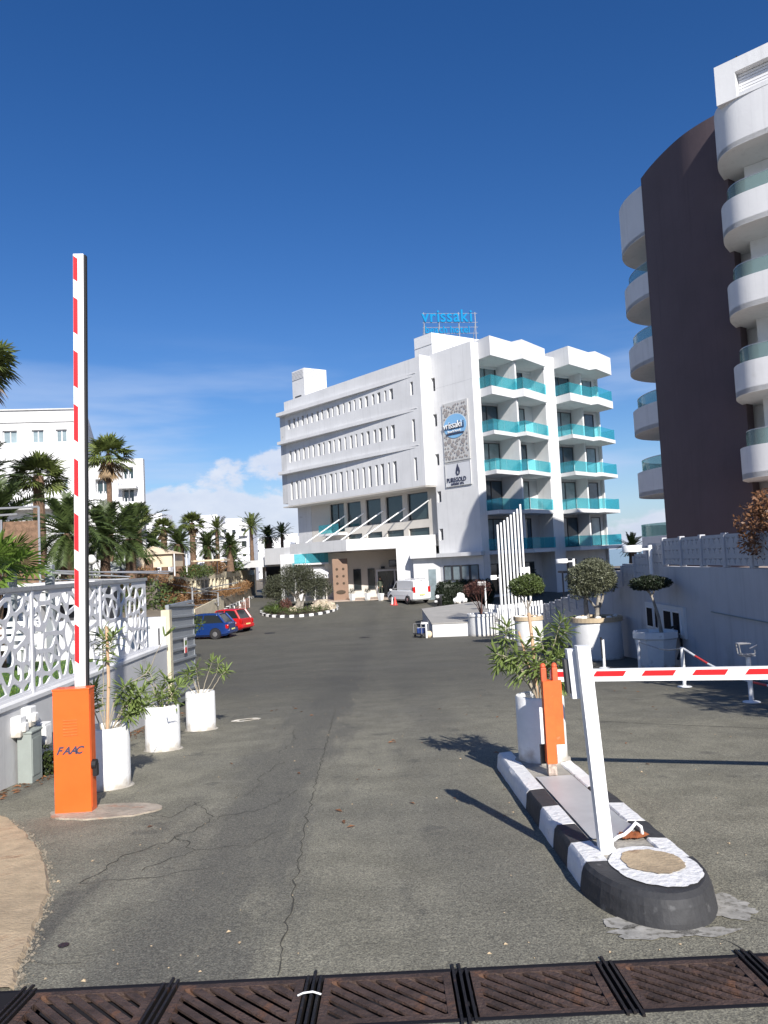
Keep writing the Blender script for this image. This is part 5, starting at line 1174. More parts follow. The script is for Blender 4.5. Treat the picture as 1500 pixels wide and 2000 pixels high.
dp = [(0,.95),(-.16,.55),(-.24,.25),(-.14,.03),(.02,0),(.18,.1),(.24,.32),(.18,.55),(.06,.78)]; ip = [(0,.45),(-.08,.28),(-.06,.14),(.03,.10),(.10,.2),(.09,.33)]
me = holepanel(.001,.001,[],.01,'x',M['inkdark']); 
c = bpy.data.curves.new('flame_drop','CURVE'); c.dimensions='2D'; c.fill_mode='BOTH'; c.extrude=.015
for pl in (dp, ip):
    s_ = c.splines.new('POLY'); s_.points.add(len(pl)-1)
    for i, (x, y) in enumerate(pl): s_.points[i].co = (x, y, 0, 1)
    s_.use_cyclic_u = True
o = bpy.data.objects.new('t', c); me = bpy.data.meshes.new_from_object(o); bpy.data.objects.remove(o); me.materials.clear(); me.materials.append(M['inkdark'])
mw = Matrix((uu, Z, n)).transposed().to_4x4(); mw.translation = O_+uu*1.42+Z*8.15+n*.085-V(w2.location); put(me, 'flame_drop', w2, mw=mw)
# white tapered flower pots before the entrance, cone, person
for k, (x, y) in enumerate([(-3.05,65.6),(-1.75,65.4),(-.62,64.2)]):
    t = thing('flower_pot', ['leftmost white tapered pot before the hotel entrance','middle white tapered pot before the hotel entrance','white tapered pot before the hotel entrance, nearest the van'][k], 'pot', (x,y,gz(y)), group='white tapered pots before the entrance')
    B = MB(); B.lathe([(.19,0),(.30,.62),(.28,.62),(.26,.55)], 4); B.build('body', M['pot'], t); B = MB(); B.lathe([(.26,.54),(.1,.57)], 4); B.build('soil', M['soil'], t)
    if k < 2:
        g = thing('pot_plant', ['small dark plant in the leftmost tapered pot','small dark plant in the middle tapered pot'][k], 'plant', (x,y,gz(y)+.57)); leafcloud(MB(), [(0,0,.25,.3,.3,.28)], 160, .12, random.Random(k), .3, .2).build('foliage', M['darkhedge'], g)
t = thing('traffic_cone', 'small red traffic cone beside the white van', 'cone', (.52,60.6,gz(60.6))); B = MB(); B.lathe([(.16,.03),(.04,.62),(.035,.64)], 16); B.build('cone', M['redpl'], t); B = MB(); B.box((0,0,.015), (.42,.42,.03)); B.build('base', M['redpl'], t)
t = thing('traffic_cone', 'small white post cone with red foot next to the red cone', 'cone', (.30,60.9,gz(60.9))); B = MB(); B.lathe([(.09,.03),(.03,.60),(.025,.62)], 16); B.build('cone', M['paint'], t); B = MB(); B.box((0,0,.015), (.36,.36,.03)); B.build('base', M['redpl'], t)

# ---------------------------------------------------------------- curved building on the right
ab = thing('apartment_building', 'tall white curved building with a dark purple brown wall and rounded balconies', 'building', (15,33,.6))
def smoothp(pts, k=8):
    P = [V((x,y,0)) for x, y in pts]; out = []
    for i in range(len(P)-1):
        p0, p1, p2, p3 = P[max(i-1,0)], P[i], P[i+1], P[min(i+2,len(P)-1)]
        for j in range(k):
            t = j/k; out.append(.5*((2*p1)+(-p0+p2)*t+(2*p0-5*p1+4*p2-p3)*t*t+(-p0+3*p1-3*p2+p3)*t**3))
    return out+[P[-1]]
dw = smoothp([(15.05,31.2),(14.45,32.1),(14.0,33.1),(13.7,34.4),(13.52,35.7),(13.46,36.8)])
def band(name, m_, path, z0, z1, th, par=ab, smooth=True):
    B = MB(); nn_ = len(path); nor = []
    for i in range(nn_):
        t = (path[min(i+1,nn_-1)]-path[max(i-1,0)]).normalized(); nor.append(V((-t.y,t.x,0)))
    for i in range(nn_-1):
        a, b, c, d = path[i], path[i+1], path[i+1]-nor[i+1]*th, path[i]-nor[i]*th
        for q_ in ((a+Z*z0,b+Z*z0,b+Z*z1,a+Z*z1), (d+Z*z1,c+Z*z1,c+Z*z0,d+Z*z0), (a+Z*z1,b+Z*z1,c+Z*z1,d+Z*z1), (b+Z*z0,a+Z*z0,d+Z*z0,c+Z*z0)): B.quad(*q_)
    for k in (0, nn_-1):
        a = path[k]; d = a-nor[k]*th; B.quad(a+Z*z0, a+Z*z1, d+Z*z1, d+Z*z0)
    return B.build(name, m_, par, world=True)
# paths run so that the outside is on the right-hand normal side
def outward(path, ref=V((20,34,0))):
    t = (path[1]-path[0]).normalized(); nrm = V((-t.y,t.x,0)); return path if nrm.dot(path[0]-ref) > 0 else path[::-1]
band('dark_wall', M['dark'], outward(dw), .3, 19.75, .5)
core = [(15.6,31.9),(14.6,33.5),(14.2,35.5),(14.3,37.4),(15.2,39.6),(17,40.8),(32,42),(32,20),(22.5,24.6)]
B = MB(); B.prism(core, .3, 19.5); B.build('main_block', M['white'], ab, world=True)
fu = V((.72,-.694,0)); fn = V((-.694,-.72,0)); FA = V((13.98,28.65,0))
front = smoothp([(15.0,31.4),(14.35,30.5),(13.98,29.6),(14.05,28.85),(14.6,28.1),(15.9,26.8),(18.2,24.5),(21.2,21.6)])
rear = smoothp([(13.52,36.82),(13.22,37.9),(13.16,39.0),(13.38,40.1),(14.1,41.2),(15.4,42.0),(17.5,42.3)])
gap = .0
for k, zb_ in enumerate([16.8,13.7,10.5,7.27,4.05]):
    hh = 1.98 if k == 0 else 1.22
    for path, dz, nm in ((outward(front), 0, 'front'), (outward(rear), .15, 'rear')):
        h2 = hh if nm == 'front' else (2.5 if k == 0 else 1.25)
        pr_ = band('balcony_front', M['white'], path, zb_+dz, zb_+dz+h2, .16)
        B = MB(); pp = [(p.x,p.y) for p in path]; inner = [(15.4,32.2),(22.3,25)] if nm == 'front' else [(14.2,36.9),(15.4,40.2),(17.5,41.2)]
        if nm == 'front':
            pth = [p for p in (front)]; pl = [(p.x,p.y) for p in pth]+[(22.3,24.4),(15.5,31.9)]
        else: pl = [(p.x,p.y) for p in rear]+[(17.5,41.0),(15.2,39.8),(14.3,37.2)]
        B.prism(pl, zb_+dz+.01, zb_+dz+.2); B.build('balcony_floor', M['white'], ab, world=True)
        if k:
            ins = []; pth = path; nn_ = len(pth)
            for i in range(nn_):
                t = (pth[min(i+1,nn_-1)]-pth[max(i-1,0)]).normalized(); ins.append(pth[i]-V((-t.y,t.x,0))*.25)
            if nm == 'front': ins = ins[:-12] if (ins[0]-front[0]).length > 3 else ins[12:]
            g = band('glass_rail', M['clear'], ins, zb_+dz+h2+.02, zb_+dz+h2+.62, .02)
            g2 = band('hand_rail', M['steel'], ins, zb_+dz+h2+.625, zb_+dz+h2+.655, .03)
    if k in (1,2,3):
        pz = zb_+1.25; q_ = FA+fu*1.55-fn*.55
        t = thing('balcony_plant', ['green and red plant behind glass on the highest glazed balcony of the right building','red flowering plant behind glass on the second glazed balcony down','green plant behind glass on the third glazed balcony down'][k-1], 'plant', q_+Z*pz)
        leafcloud(MB(), [(0,0,.22,.42,.3,.3)], 500, .08, random.Random(k), .5, .2).build('foliage', M['shrub'] if k != 2 else M['brown'], t)
        B = MB(); B.lathe([(.14,-.1),(.18,.1)], 12); B.build('pot', M['terracotta'], t)
lowr = outward(rear); B = None
band('balcony_front', M['white'], lowr, .85, 2.15, .16)
band('glass_rail', M['clear'], lowr, 2.17, 2.78, .03)
# recessed walls behind balconies and top frame with louvres
RW = FA-fn*2.1-fu*.2
B = MB(); B.para(RW+Z*.3, fu*9, -fn*.3, Z*16.5); B.build('recessed_wall', M['white'], ab, world=True)
for k, zb_ in enumerate([13.7,10.5,7.27,4.05,1.0]):
    for a in (1.9, 4.6): pane(RW, fu, fn, a, a+2.2, zb_+.25, zb_+2.6, -.06, 'window', ab, M['paleglass'], M['louvre'], 1, .06)
B = MB(); holed(B, FA-fu*.35+fn*.0, fu, fn, 9, 18.6, 20.15, [(.75,3.35,18.65,19.62),(3.6,6.2,18.65,19.62)], .35, .5); B.build('roof_frame', M['white'], ab, world=True)
for a in (.75,2.08,3.6,4.9):
    for k in range(8):
        B = MB(); B.para(FA-fu*.35-fn*.33+fu*(a+.02)+Z*(18.66+k*.12), fu*1.26, fn*.04, Z*.095); B.build('louvre_slat', M['louvre'], ab, world=True)
B = MB(); p = [FA-fu*.35-fn*.5, FA+fu*8-fn*.5, FA+fu*8-fn*4, FA-fu*.35-fn*4.2]; B.prism([(q_.x,q_.y) for q_ in p], 18.7, 19.9); B.build('roof_block', M['white'], ab, world=True)
for a in (.5, 2.6):
    q_ = FA+fu*a-fn*.3; B = MB(); B.bbox((q_.x,q_.y,20.2), (.12,.12,.14), bev=.02); B.tube([(q_.x,q_.y,20.2),(q_.x-.15,q_.y-.1,20.27)], .03, 6); B.build('roof_lamp', M['black'], ab, world=True)
B = MB(); B.para((13.6,37.0,.3), (4,3,0), (.3,-.3,0), (0,0,3.2)); B.build('rear_wall', M['offwhite'], ab, world=True)

# ---------------------------------------------------------------- white apartment house at the left
la = thing('apartment_building', 'long white apartment house behind the palms at the left edge', 'building', (-30,50,1))
lu = V((1,.14,0)).normalized(); ln_ = V((.14,-1,0)).normalized(); lo = V((-46,46.4,0)); WL = 26.9
def xs_at(px, d): return (px-750)/1500*d
hl = []
for z0 in (10.4,7.1,3.9):
    for a, w_ in ((2.0,.9),(6.2,.9),(10.4,.9),(14.0,.9),(18.4,.9),(20.1,.7),(21.7,.9),(23.5,.75),(25.0,.7)): hl.append((a, a+w_, z0, z0+.85))
B = MB(); holed(B, lo, lu, ln_, WL, .5, 12.55, hl, .25, .4); B.build('front_wall', M['white'], la, world=True)
for a, b, c, d in hl: pane(lo, lu, ln_, a, b, c, d, .2, 'window', la, M['paleglass'], M['louvre'], 1, .06)
B = MB(); p = [lo-ln_*.42, lo+lu*WL-ln_*.42, lo+lu*WL+V((-4.2,13,0)), lo+V((-4.2,13,0))]; B.prism([(q_.x,q_.y) for q_ in p], .5, 12.3); B.build('main_block', M['white'], la, world=True)
B = MB(); B.para(lo+ln_*.08+Z*11.75, lu*WL, -ln_*.07, Z*.06); B.para(lo+ln_*.12+Z*12.55, lu*WL, -ln_*.6, Z*.08); B.build('cornice', M['offwhite'], la, world=True)
for a in (5.2, 9.6, 13.5, 17.6, 20.9, 24.1):
    for z0 in (6.0,):
        B = MB(); B.para(lo+lu*a+Z*z0, lu*2.8, ln_*1.0, Z*.15); sl = B.build('balcony_slab', M['white'], la, world=True)
        for k in range(11):
            B = MB(); B.para(lo+lu*(a+.02+k*.26)+ln_*.96+Z*(z0+.15), lu*.05, ln_*.04, Z*.9); g = B.build('baluster', M['louvre'], None); g.data.transform(Matrix.Translation(-V(la.location))); g.parent = sl
        B = MB(); B.para(lo+lu*a+ln_*.94+Z*(z0+1.05), lu*2.8, ln_*.07, Z*.06); g = B.build('hand_rail', M['louvre'], None); g.data.transform(Matrix.Translation(-V(la.location))); g.parent = sl
# lower wing with balconies
wo = V((-20.2,50.6,0)); 
hl = [(1.15,2.0,6.95,7.95),(2.85,3.6,7.9,8.7),(2.85,3.6,6.35,7.25),(1.15,2.0,4.0,5.0),(2.85,3.6,4.5,5.4)]
B = MB(); holed(B, wo, lu, ln_, 4.25, .5, 9.25, hl, .5, .6); B.build('wing_wall', M['white'], la, world=True)
for a, b, c, d in hl: pane(wo, lu, ln_, a, b, c, d, .45, 'window', la, M['glass'], M['louvre'], 1, .06)
B = MB(); p = [wo-ln_*.62, wo+lu*4.25-ln_*.62, wo+lu*4.25+V((-2.5,7.4,0)), wo+V((-2.5,7.4,0))]; B.prism([(q_.x,q_.y) for q_ in p], .5, 9.0); B.build('wing_block', M['white'], la, world=True)
for z0, a, w_ in ((6.1,.9,1.5),(7.2,2.7,1.2),(5.6,2.7,1.2)):
    B = MB(); B.para(wo+lu*a+Z*z0, lu*w_, ln_*.8, Z*.14); sl = B.build('balcony_slab', M['white'], la, world=True)
    for k in range(int(w_/.2)):
        B = MB(); B.para(wo+lu*(a+.02+k*.2)+ln_*.76+Z*(z0+.14), lu*.05, ln_*.03, Z*.8); g = B.build('baluster', M['louvre'], None); g.data.transform(Matrix.Translation(-V(la.location))); g.parent = sl
# distant hotels on the shore
def farb(label, x, y, w, d, z1, step, cols, rws, seed, rz=0):
    t = thing('distant_hotel', label, 'building', (x,y,-1.7), rz); B = MB(); B.box((0,0,(z1+1.7)/2), (w,d,z1+1.7))
    for (a, ww, zz) in step: B.box((a,.3,(zz+1.7)/2), (ww,d*.8,zz+1.7))
    B.build('wall', M['far'], t); rg_ = random.Random(seed); wm = MB(); wm.box((0,0,0), (1.0,.12,1.15)); WM = wm.mesh('window', M['glassd']); sm = MB(); sm.box((0,-.5,0), (1.9,1.0,.16)); sm.box((0,-.97,.5), (1.9,.06,.8)); SMh = sm.mesh('balcony', M['far'])
    for i in range(cols):
        for j in range(rws):
            xx = -w/2+(i+.5)*w/cols; zz = (z1+1.7)-2.0-j*2.9
            if zz < 1: continue
            put(WM, 'window', t, loc=(xx,-d/2-.03,zz), sc=(1.1,1,1.1) if (i+j)%3 else (.8,1,.8))
            if (i*3+j)%2 == 0: put(SMh, 'balcony', t, loc=(xx,-d/2,zz-1.0))
    return t
farb('distant white hotel block left of the palm row', -57.5, 190, 7.5, 9, 15.6, [(3.0,4,13)], 3, 5, 1)
farb('distant white hotel with tall stepped facade behind the middle palms', -44.5, 200, 10, 12, 12.4, [(-3,4,15.3),(4.6,3,9)], 4, 4, 2)
farb('distant white hotel with gabled top, widest of the far hotels', -37.5, 185, 11.5, 12, 12.0, [(-3.5,3.5,14.3),(2,4,13.2)], 5, 5, 3)
farb('distant low white hotel wing next to the hotel corner', -30.0, 215, 14, 12, 9.2, [(4,4,10.2)], 4, 3, 4)
farb('small distant white house under the two palms beside the hotel corner', -23.5, 170, 6, 9, 6.6, [], 3, 3, 5)

# ---------------------------------------------------------------- garden terraces at the left
GX = -4.4
B = MB(); gp = [(GX,4.0),(GX,16.6),(-6.4,22),(-9.3,31),(-12.4,42),(-13.9,47),(-16.2,49.5),(-15.3,90),(-120,95),(-120,4.0)]
B.prism(gp, -3.2, lambda x, y: .06 if y < 20 else .06+min(1.45, (y-20)*.09)); 
struct(B, 'garden', M['earth'])
B = MB(); B.quad((-40,4.2,.09),(GX-.02,4.2,.09),(GX-.02,14.2,.09),(-40,14.2,.09)); struct(B, 'lawn', M['lawn'])
B = MB(); rg = random.Random(9)
for _ in range(26000):
    y = rg.uniform(5.5,14.2); x = GX-.05-rg.random()**1.5*9; h_ = rg.uniform(.02,.05); a = rg.random()*6.3; dx, dy = .006*cos(a), .006*sin(a); lx, ly = rg.gauss(0,.012), rg.gauss(0,.012)
    B.add([(x-dx,y-dy,.088),(x+dx,y+dy,.088),(x+lx,y+ly,.088+h_)], [(0,1,2)])
tagit(B.build('grass', M['palmlime'], kind='stuff'), 'short bright green grass of the lawn behind the lattice fence', 'grass')
# white low walls, benches and planting seen through the lattice
def simple(name, label, cat, B, m_, loc=(0,0,0)):
    o = B.build(name, m_, loc=loc); return tagit(o, label, cat)
B = MB(); B.bbox((-9.5,14.6,.42), (9.6,.3,.72), bev=.02); simple('low_wall', 'long low white garden wall beyond the lawn', 'wall', B, M['white'])
bn = thing('garden_bench', 'white bench with slatted back standing on the lawn behind the lattice', 'bench', (-6.6,12.6,.09))
B = MB(); B.bbox((0,0,.42), (1.5,.45,.05)); B.build('seat', M['paint'], bn)
for k in range(3): B = MB(); B.bbox((0,.22,.55+k*.12), (1.5,.03,.08)); B.build('backrest_slat', M['paint'], bn)
for a in (-.65,.65): B = MB(); B.bbox((a,0,.21), (.06,.42,.42)); B.build('leg', M['paint'], bn)
wh = thing('garden_kiosk', 'white garden kiosk with dark openings behind the lattice panels', 'kiosk', (-9.3,18.3,.09))
B = MB(); holed(B, V((-2.6,-1.0,0)), V((1,0,0)), V((0,-1,0)), 5.2, 0, 1.28, [(.4,1.0,.2,.9),(1.5,2.6,.2,.9),(3.1,3.6,.2,.9),(4.1,4.9,.2,.9)], .3, .4); B.build('wall', M['white'], wh)
B = MB(); B.box((0,.3,.62), (5.2,1.6,1.2)); B.build('dark_interior', M['frame'], wh); B = MB(); B.bbox((0,.1,1.35), (5.5,2.3,.12)); B.build('roof', M['white'], wh)
for k, (x, lb) in enumerate([(-6.82,'grey square pergola post showing above the lattice at the left'),(-6.13,'grey square pergola post showing above the lattice beside the upright arm')]):
    pg = thing('pergola_post', lb, 'post', (x,14.0,.09), group='grey pergola posts behind the lattice'); B = MB(); B.bbox((0,0,.88), (.13,.13,1.76), bev=.01); B.build('post', M['gatemetal'], pg)
t = thing('pergola_wires', 'thin grey wires strung from the pergola posts above the lattice', 'wires', (-6.4,14,1.5))
for a, b in (((-9,14,1.72),(-4.6,14.2,1.50)), ((-6.82,14,1.74),(-4.5,16,1.62)), ((-6.13,14,1.74),(-4.4,15.5,1.58)), ((-9,14,1.50),(-5.9,13.6,1.35)), ((-6.13,14,1.70),(-4.6,13.8,1.56))):
    B = MB(); B.tube([a, b], .014, 5); B.build('wire', M['steel'], t, world=True)
fb = thing('screen_frame', 'grey metal frame with brown reed screen above the lattice at the left edge', 'screen', (-9.6,19,.1))
for a, b in (((-12.5,19,3.40),(-8.56,19,3.38)), ((-8.56,19,3.38),(-8.56,19,.1)), ((-9.5,19,3.1),(-9.5,19,.1)), ((-12.5,19,3.18),(-9.1,19,3.22))):
    B = MB(); B.tube([a, b], .028, 6); B.build('bar', M['steel'], fb, world=True)
B = MB(); B.para((-12.5,19.1,.3), (3.9,0,0), (0,.06,0), (0,0,2.75)); B.build('reed_screen', M['reed'], fb, world=True)
tt = thing('tent', 'beige pitched canvas tent roof behind the slender palms', 'tent', (-14.9,50,1.45)); zt3 = [(-16.3,49),(-13.5,49),(-13.5,52),(-16.3,52)]
B = MB(); ap = (-15.3,50.5,3.3); 
for a, b in zip(zt3, zt3[1:]+zt3[:1]): B.add([(a[0],a[1],2.72),(b[0],b[1],2.72),ap], [(0,1,2)])
B.build('canvas_roof', M['tent'], tt, world=True); B = MB(); B.prism([(-16.1,49.2),(-13.7,49.2),(-13.7,51.8),(-16.1,51.8)], 1.9, 2.7); B.build('canvas_wall', M['tent'], tt, world=True)
for a in zt3: B = MB(); B.tube([(a[0],a[1],1.3),(a[0],a[1],2.72)], .04, 6); B.build('pole', M['paint'], tt, world=True)
B = MB(); B.box((-13.0,57,2.25), (2.4,2,.12)); simple('awning_roof', 'small flat beige awning roof right of the canvas tent', 'awning', B, M['tent'])
B = MB(); B.prism([(-12.2,33),(-10.95,33.2),(-11,33.6),(-12.2,33.5)], 1.4, 2.15); simple('covered_table', 'grey tarpaulin covered shape below the big fan palm', 'tarpaulin', B, M['tarp'])
for k, (x, y, z) in enumerate([(-9.2,24,2.0),(-11.4,33,2.25),(-15.0,55,2.15),(-15.8,66,2.9),(-14.5,66,2.9)]):
    t = thing('globe_lamp', ['white globe lamp beside the upright barrier arm','white globe lamp on a dark stem by the grey tarpaulin','white globe lamp between the two thick palm trunks','white globe lamp below the leaning palm, left one of a pair','white globe lamp below the leaning palm, right one of a pair'][k], 'lamp', (x,y,gz(y) if 0 else 1.2), group='white globe garden lamps')
    B = MB(); B.tube([(0,0,0),(0,0,z-1.2)], .035, 6); B.build('post', M['frame'], t); B = MB(); B.ell((0,0,z-1.2+.1), (.16,.16,.16), 14, 10); B.build('globe', M['lampw'], t, smooth=True)
# retaining wall with cream fins up to the garage, kerbs, fence
cf = thing('fin_wall', 'cream retaining wall with upright fins running back to the garage', 'wall', (-13.5,65,-2))
A_, E_ = V((-15.9,49.5,0)), V((-14.9,86,0)); fdir = (E_-A_)
B = MB(); B.para(A_-Z*2.7+V((-.5,0,0)), fdir, (.2,0,0), (0,0,3.5)); B.build('back_panel', mat('fin_back', (.10,.06,.05), .9), cf, world=True)
B = MB(); B.para(A_+Z*.75+V((-.6,0,0)), fdir, (.75,0,0), (0,0,.55)); B.build('parapet', M['cream'], cf, world=True)
for k in range(30):
    p = A_+fdir*(k/29.5); B = MB(); B.box((p.x,p.y,-.95), (.45,.32,3.4)); B.build('fin', M['cream'], cf, world=True)
B = MB(); B.prism([(-16.2,47.2),(-12.75,50.2),(-13.35,62),(-14.6,84),(-15.6,84)], lambda x,y: gz(y)-.3, lambda x,y: -1.12+.02*(y-50)); B.build('planted_bank', M['earth'], cf, world=True)
B = MB(); B.para((-12.74,50.2,-2.9), (-.6,11.8,.4), (.14,0,0), (0,0,1.95)); B.build('bank_wall', M['cream'], cf, world=True)
kb = thing('kerb', 'black and white painted kerb along the foot of the cream fins', 'kerb', (-12,60,-2.4))
for k in range(34):
    y = 50.3+k*1.0; x = -12.45-.062*(y-50); B = MB(); B.box((x,y,gz(y)+.08), (.22,.97,.24)); B.build('kerb_stone', M['kerbblack'] if k%2 else M['kerbwhite'], kb, world=True)
pgl = thing('vine_pergola', 'thin grey metal pergola frame standing over brown dry vines', 'pergola', (-13.2,55,-1.1))
px_ = [(-7.62,30),(-8.6,40)]
for x, y, z in ((-13.45,53,.45),(-12.9,58.5,-.18)):
    B = MB(); B.tube([(x,y,-1.2),(x,y,z)], .07, 8); B.build('post', M['steel'], pgl, world=True)
for a, b in (((-13.45,53,.40),(-17.5,55,1.1)), ((-13.45,53,.05),(-18,54,.4)), ((-13.45,53,.40),(-12.9,58.5,-.2)), ((-13.45,53,.0),(-12.6,66,-.1)), ((-17.5,54,-.1),(-13.45,53,-.55)), ((-12.9,58.5,-.2),(-17.0,60,.5)), ((-13.45,53,.2),(-12.8,66,.35)), ((-13.45,53,-.85),(-12.9,58.5,-.95)), ((-17,54,-.4),(-12.9,58.5,-.7)), ((-17.0,60,.1),(-12.9,58.5,-.4))):
    B = MB(); B.tube([a, b], .04, 5); B.build('beam', M['steel'], pgl, world=True)
vn = thing('dry_vines', 'mass of brown dried vines covering the bank behind the parked cars', 'vines', (-14.6,55,-1.1))
leafcloud(MB(), [(-.6,-3,.6,1.6,3.0,.8),(-1.2,3,.7,1.7,4.0,.8),(.2,10,.5,1.0,5,.6),(-.8,0,1.6,1.2,3,.6),(.6,2,.1,1.0,5,.45),(.4,16,.6,.7,6,.5),(.1,23,.9,.6,5,.5)], 15000, .22, random.Random(60), .26, .15).build('foliage', M['vine'], vn, kind='stuff')
vn3 = thing('dry_vines', 'tall clump of brown dried vines right behind the end of the lattice fence', 'vines', (-9.6,30,.6))
leafcloud(MB(), [(-.6,-2,.1,1.0,2.2,.75),(-1.5,3,.5,1.2,3,.7),(-2.6,8,.7,1.2,3,.6)], 6500, .17, random.Random(63), .26, .15).build('foliage', M['vine'], vn3, kind='stuff')
vn2 = thing('dry_vines', 'brown dried climber hanging over the cream parapet beside the carport', 'vines', (-15.2,69,1.5))
leafcloud(MB(), [(-.1,0,.3,.8,2.4,.7),(-.3,-7,.1,.7,2.4,.5)], 2600, .2, random.Random(61), .3, .2).build('foliage', M['vine'], vn2, kind='stuff')
bs = thing('dark_shrubs', 'dark green shrubs below the pergola frame behind the grey gate', 'shrubs', (-8.0,27,-.9))
leafcloud(MB(), [(0,0,.3,.9,2.2,.6),(-.9,5,.2,1.0,3,.6)], 5000, .11, random.Random(62), .5, .3).build('foliage', M['shrub'], bs, kind='stuff')
for k in range(5):
    y = 52.5+k*2.6; x = -10.9-.05*(y-50); t = thing('mesh_barrier', ['nearest','second','third','fourth','farthest'][k]+' orange mesh safety barrier in the row behind the red car', 'barrier', (x,y,gz(y)), group='orange mesh barriers along the side road')
    B = MB(); B.box((0,-1.2,.5), (.05,.06,1.0)); B.box((0,1.2,.5), (.05,.06,1.0)); B.build('post', M['paint'], t); B = MB()
    for j in range(7): B.box((0,0,.1+j*.12), (.02,2.4,.05))
    B.build('mesh_panel', M['meshor'], t)

# ---------------------------------------------------------------- roundabout island with olive tree
ri = thing('roundabout', 'oval planted roundabout edged with black and white kerb stones', 'roundabout', (-6.95,60.2,gz(60)))
a_, b_ = 3.05, 3.5
for k in range(52):
    t0_, t1_ = 2*pi*k/52, 2*pi*(k+1)/52-.012; B = MB(); pr = []
    for t_ in (t0_, (t0_+t1_)/2, t1_): pr.append((-6.95+a_*cos(t_), 60.2+b_*sin(t_)))
    for t_ in (t1_, (t0_+t1_)/2, t0_): pr.append((-6.95+(a_-.22)*cos(t_), 60.2+(b_-.22)*sin(t_)))
    B.prism(pr, lambda x,y: gz(y)-.05, lambda x,y: gz(y)+.17); B.build('kerb_stone', M['kerbblack'] if k%2 else M['kerbwhite'], ri, world=True)
B = MB(); B.prism([(-6.95+(a_-.21)*cos(2*pi*k/40), 60.2+(b_-.21)*sin(2*pi*k/40)) for k in range(40)], lambda x,y: gz(y)-.05, lambda x,y: gz(y)+.14); B.build('soil', M['soil'], ri, world=True)
g = thing('ground_cover', 'low green ground cover plants filling the roundabout rim', 'plants', (-6.95,60.2,gz(60)+.12)); rg = random.Random(66)
leafcloud(MB(), [(2.45*cos(t_), 2.85*sin(t_), .12, .55, .6, .26+.1*rg.random()) for t_ in [2*pi*k/22 for k in range(22)]]+[(-1.9,-1.2,.35,.7,.6,.45),(-1.4,.2,.5,.6,.7,.5)], 7000, .11, rg, .4, .2).build('foliage', M['shrub'], g, kind='stuff')
ag = thing('agave', 'spiky yellow green agave at the left front of the roundabout', 'agave', (-8.6,58.4,gz(58.4)+.12)); 
for k in range(22):
    a = k*2.4; e = .5+.7*R.random(); B = MB(); L_ = .75; d_ = V((cos(a)*cos(e), sin(a)*cos(e), sin(e))); s_ = V((-sin(a), cos(a), 0))*.05; B.add([-s_, s_, d_*L_*.55+s_, d_*L_, d_*L_*.55-s_], [(0,1,2,3,4)]); B.build('leaf', M['palmlime'], ag)
ot = thing('olive_tree', 'old olive tree with pale twisted trunk on the roundabout', 'tree', (-7.1,60.3,gz(60.3)+.1))
twigtree(ot, [(-.1,0,0),(.1,.05,.5),(-.05,0,1.0),(.2,0,1.5)], [.26,.20,.17,.13], M['bark'], [([(0,0,.9),(-.7,0,1.5),(-1.4,.1,2.0)], [.13,.09,.05]), ([(.15,0,1.4),(.6,0,2.1),(.9,0,2.7)], [.11,.08,.04]), ([(.1,0,1.3),(.1,.2,2.1),(0,.2,3.0)], [.11,.08,.04]), ([(.2,0,1.2),(1.2,-.1,1.7),(1.9,0,1.9)], [.1,.06,.03]), ([(.3,-.2,0),(.5,-.2,.8),(.7,-.1,1.6)], [.12,.09,.06])])
ob = [(0,0,2.75,1.3,1.3,.75),(-1.3,0,2.1,1.2,1.2,.75),(1.3,0,2.15,1.25,1.2,.8),(.5,-.4,2.9,1.0,1.0,.65),(-2.0,-.2,1.5,.75,.8,.6),(2.2,0,1.5,.7,.8,.65),(-.5,-.8,1.9,1.0,.7,.7),(.7,-.9,1.7,.7,.6,.55),(-1.3,-.6,1.15,.7,.6,.4),(1.6,-.5,1.1,.6,.6,.4),(-.7,.2,3.15,.7,.7,.4)]
leafcloud(MB(), ob, 21000, .115, random.Random(67), .38, .25).build('crown', M['olive'], ot)
for k, (x, y, s_) in enumerate([(-5.1,59.2,.55),(-4.5,59.0,.42),(-5.6,59.0,.38),(-7.3,58.9,.30)]):
    B = MB(); B.ell((0,0,s_*.5), (s_*1.1,s_*.8,s_*.85), 12, 8, wob=.55, seed=k*3); o = B.build('boulder', M['stone'], loc=(x,y,gz(y)+.13)); tagit(o, ['large pale boulder on the right half of the roundabout','pale boulder at the right end of the roundabout','pale boulder left of the large one on the roundabout','small pale boulder at the foot of the olive tree'][k], 'boulder', 'pale boulders on the roundabout')
rs = thing('red_shrub', 'dark red shrub beside the olive trunk on the roundabout', 'shrub', (-7.9,59.4,gz(59.4)+.1)); leafcloud(MB(), [(0,0,.5,.5,.5,.5)], 900, .11, random.Random(68), .4, .3).build('foliage', M['redshrub'], rs)

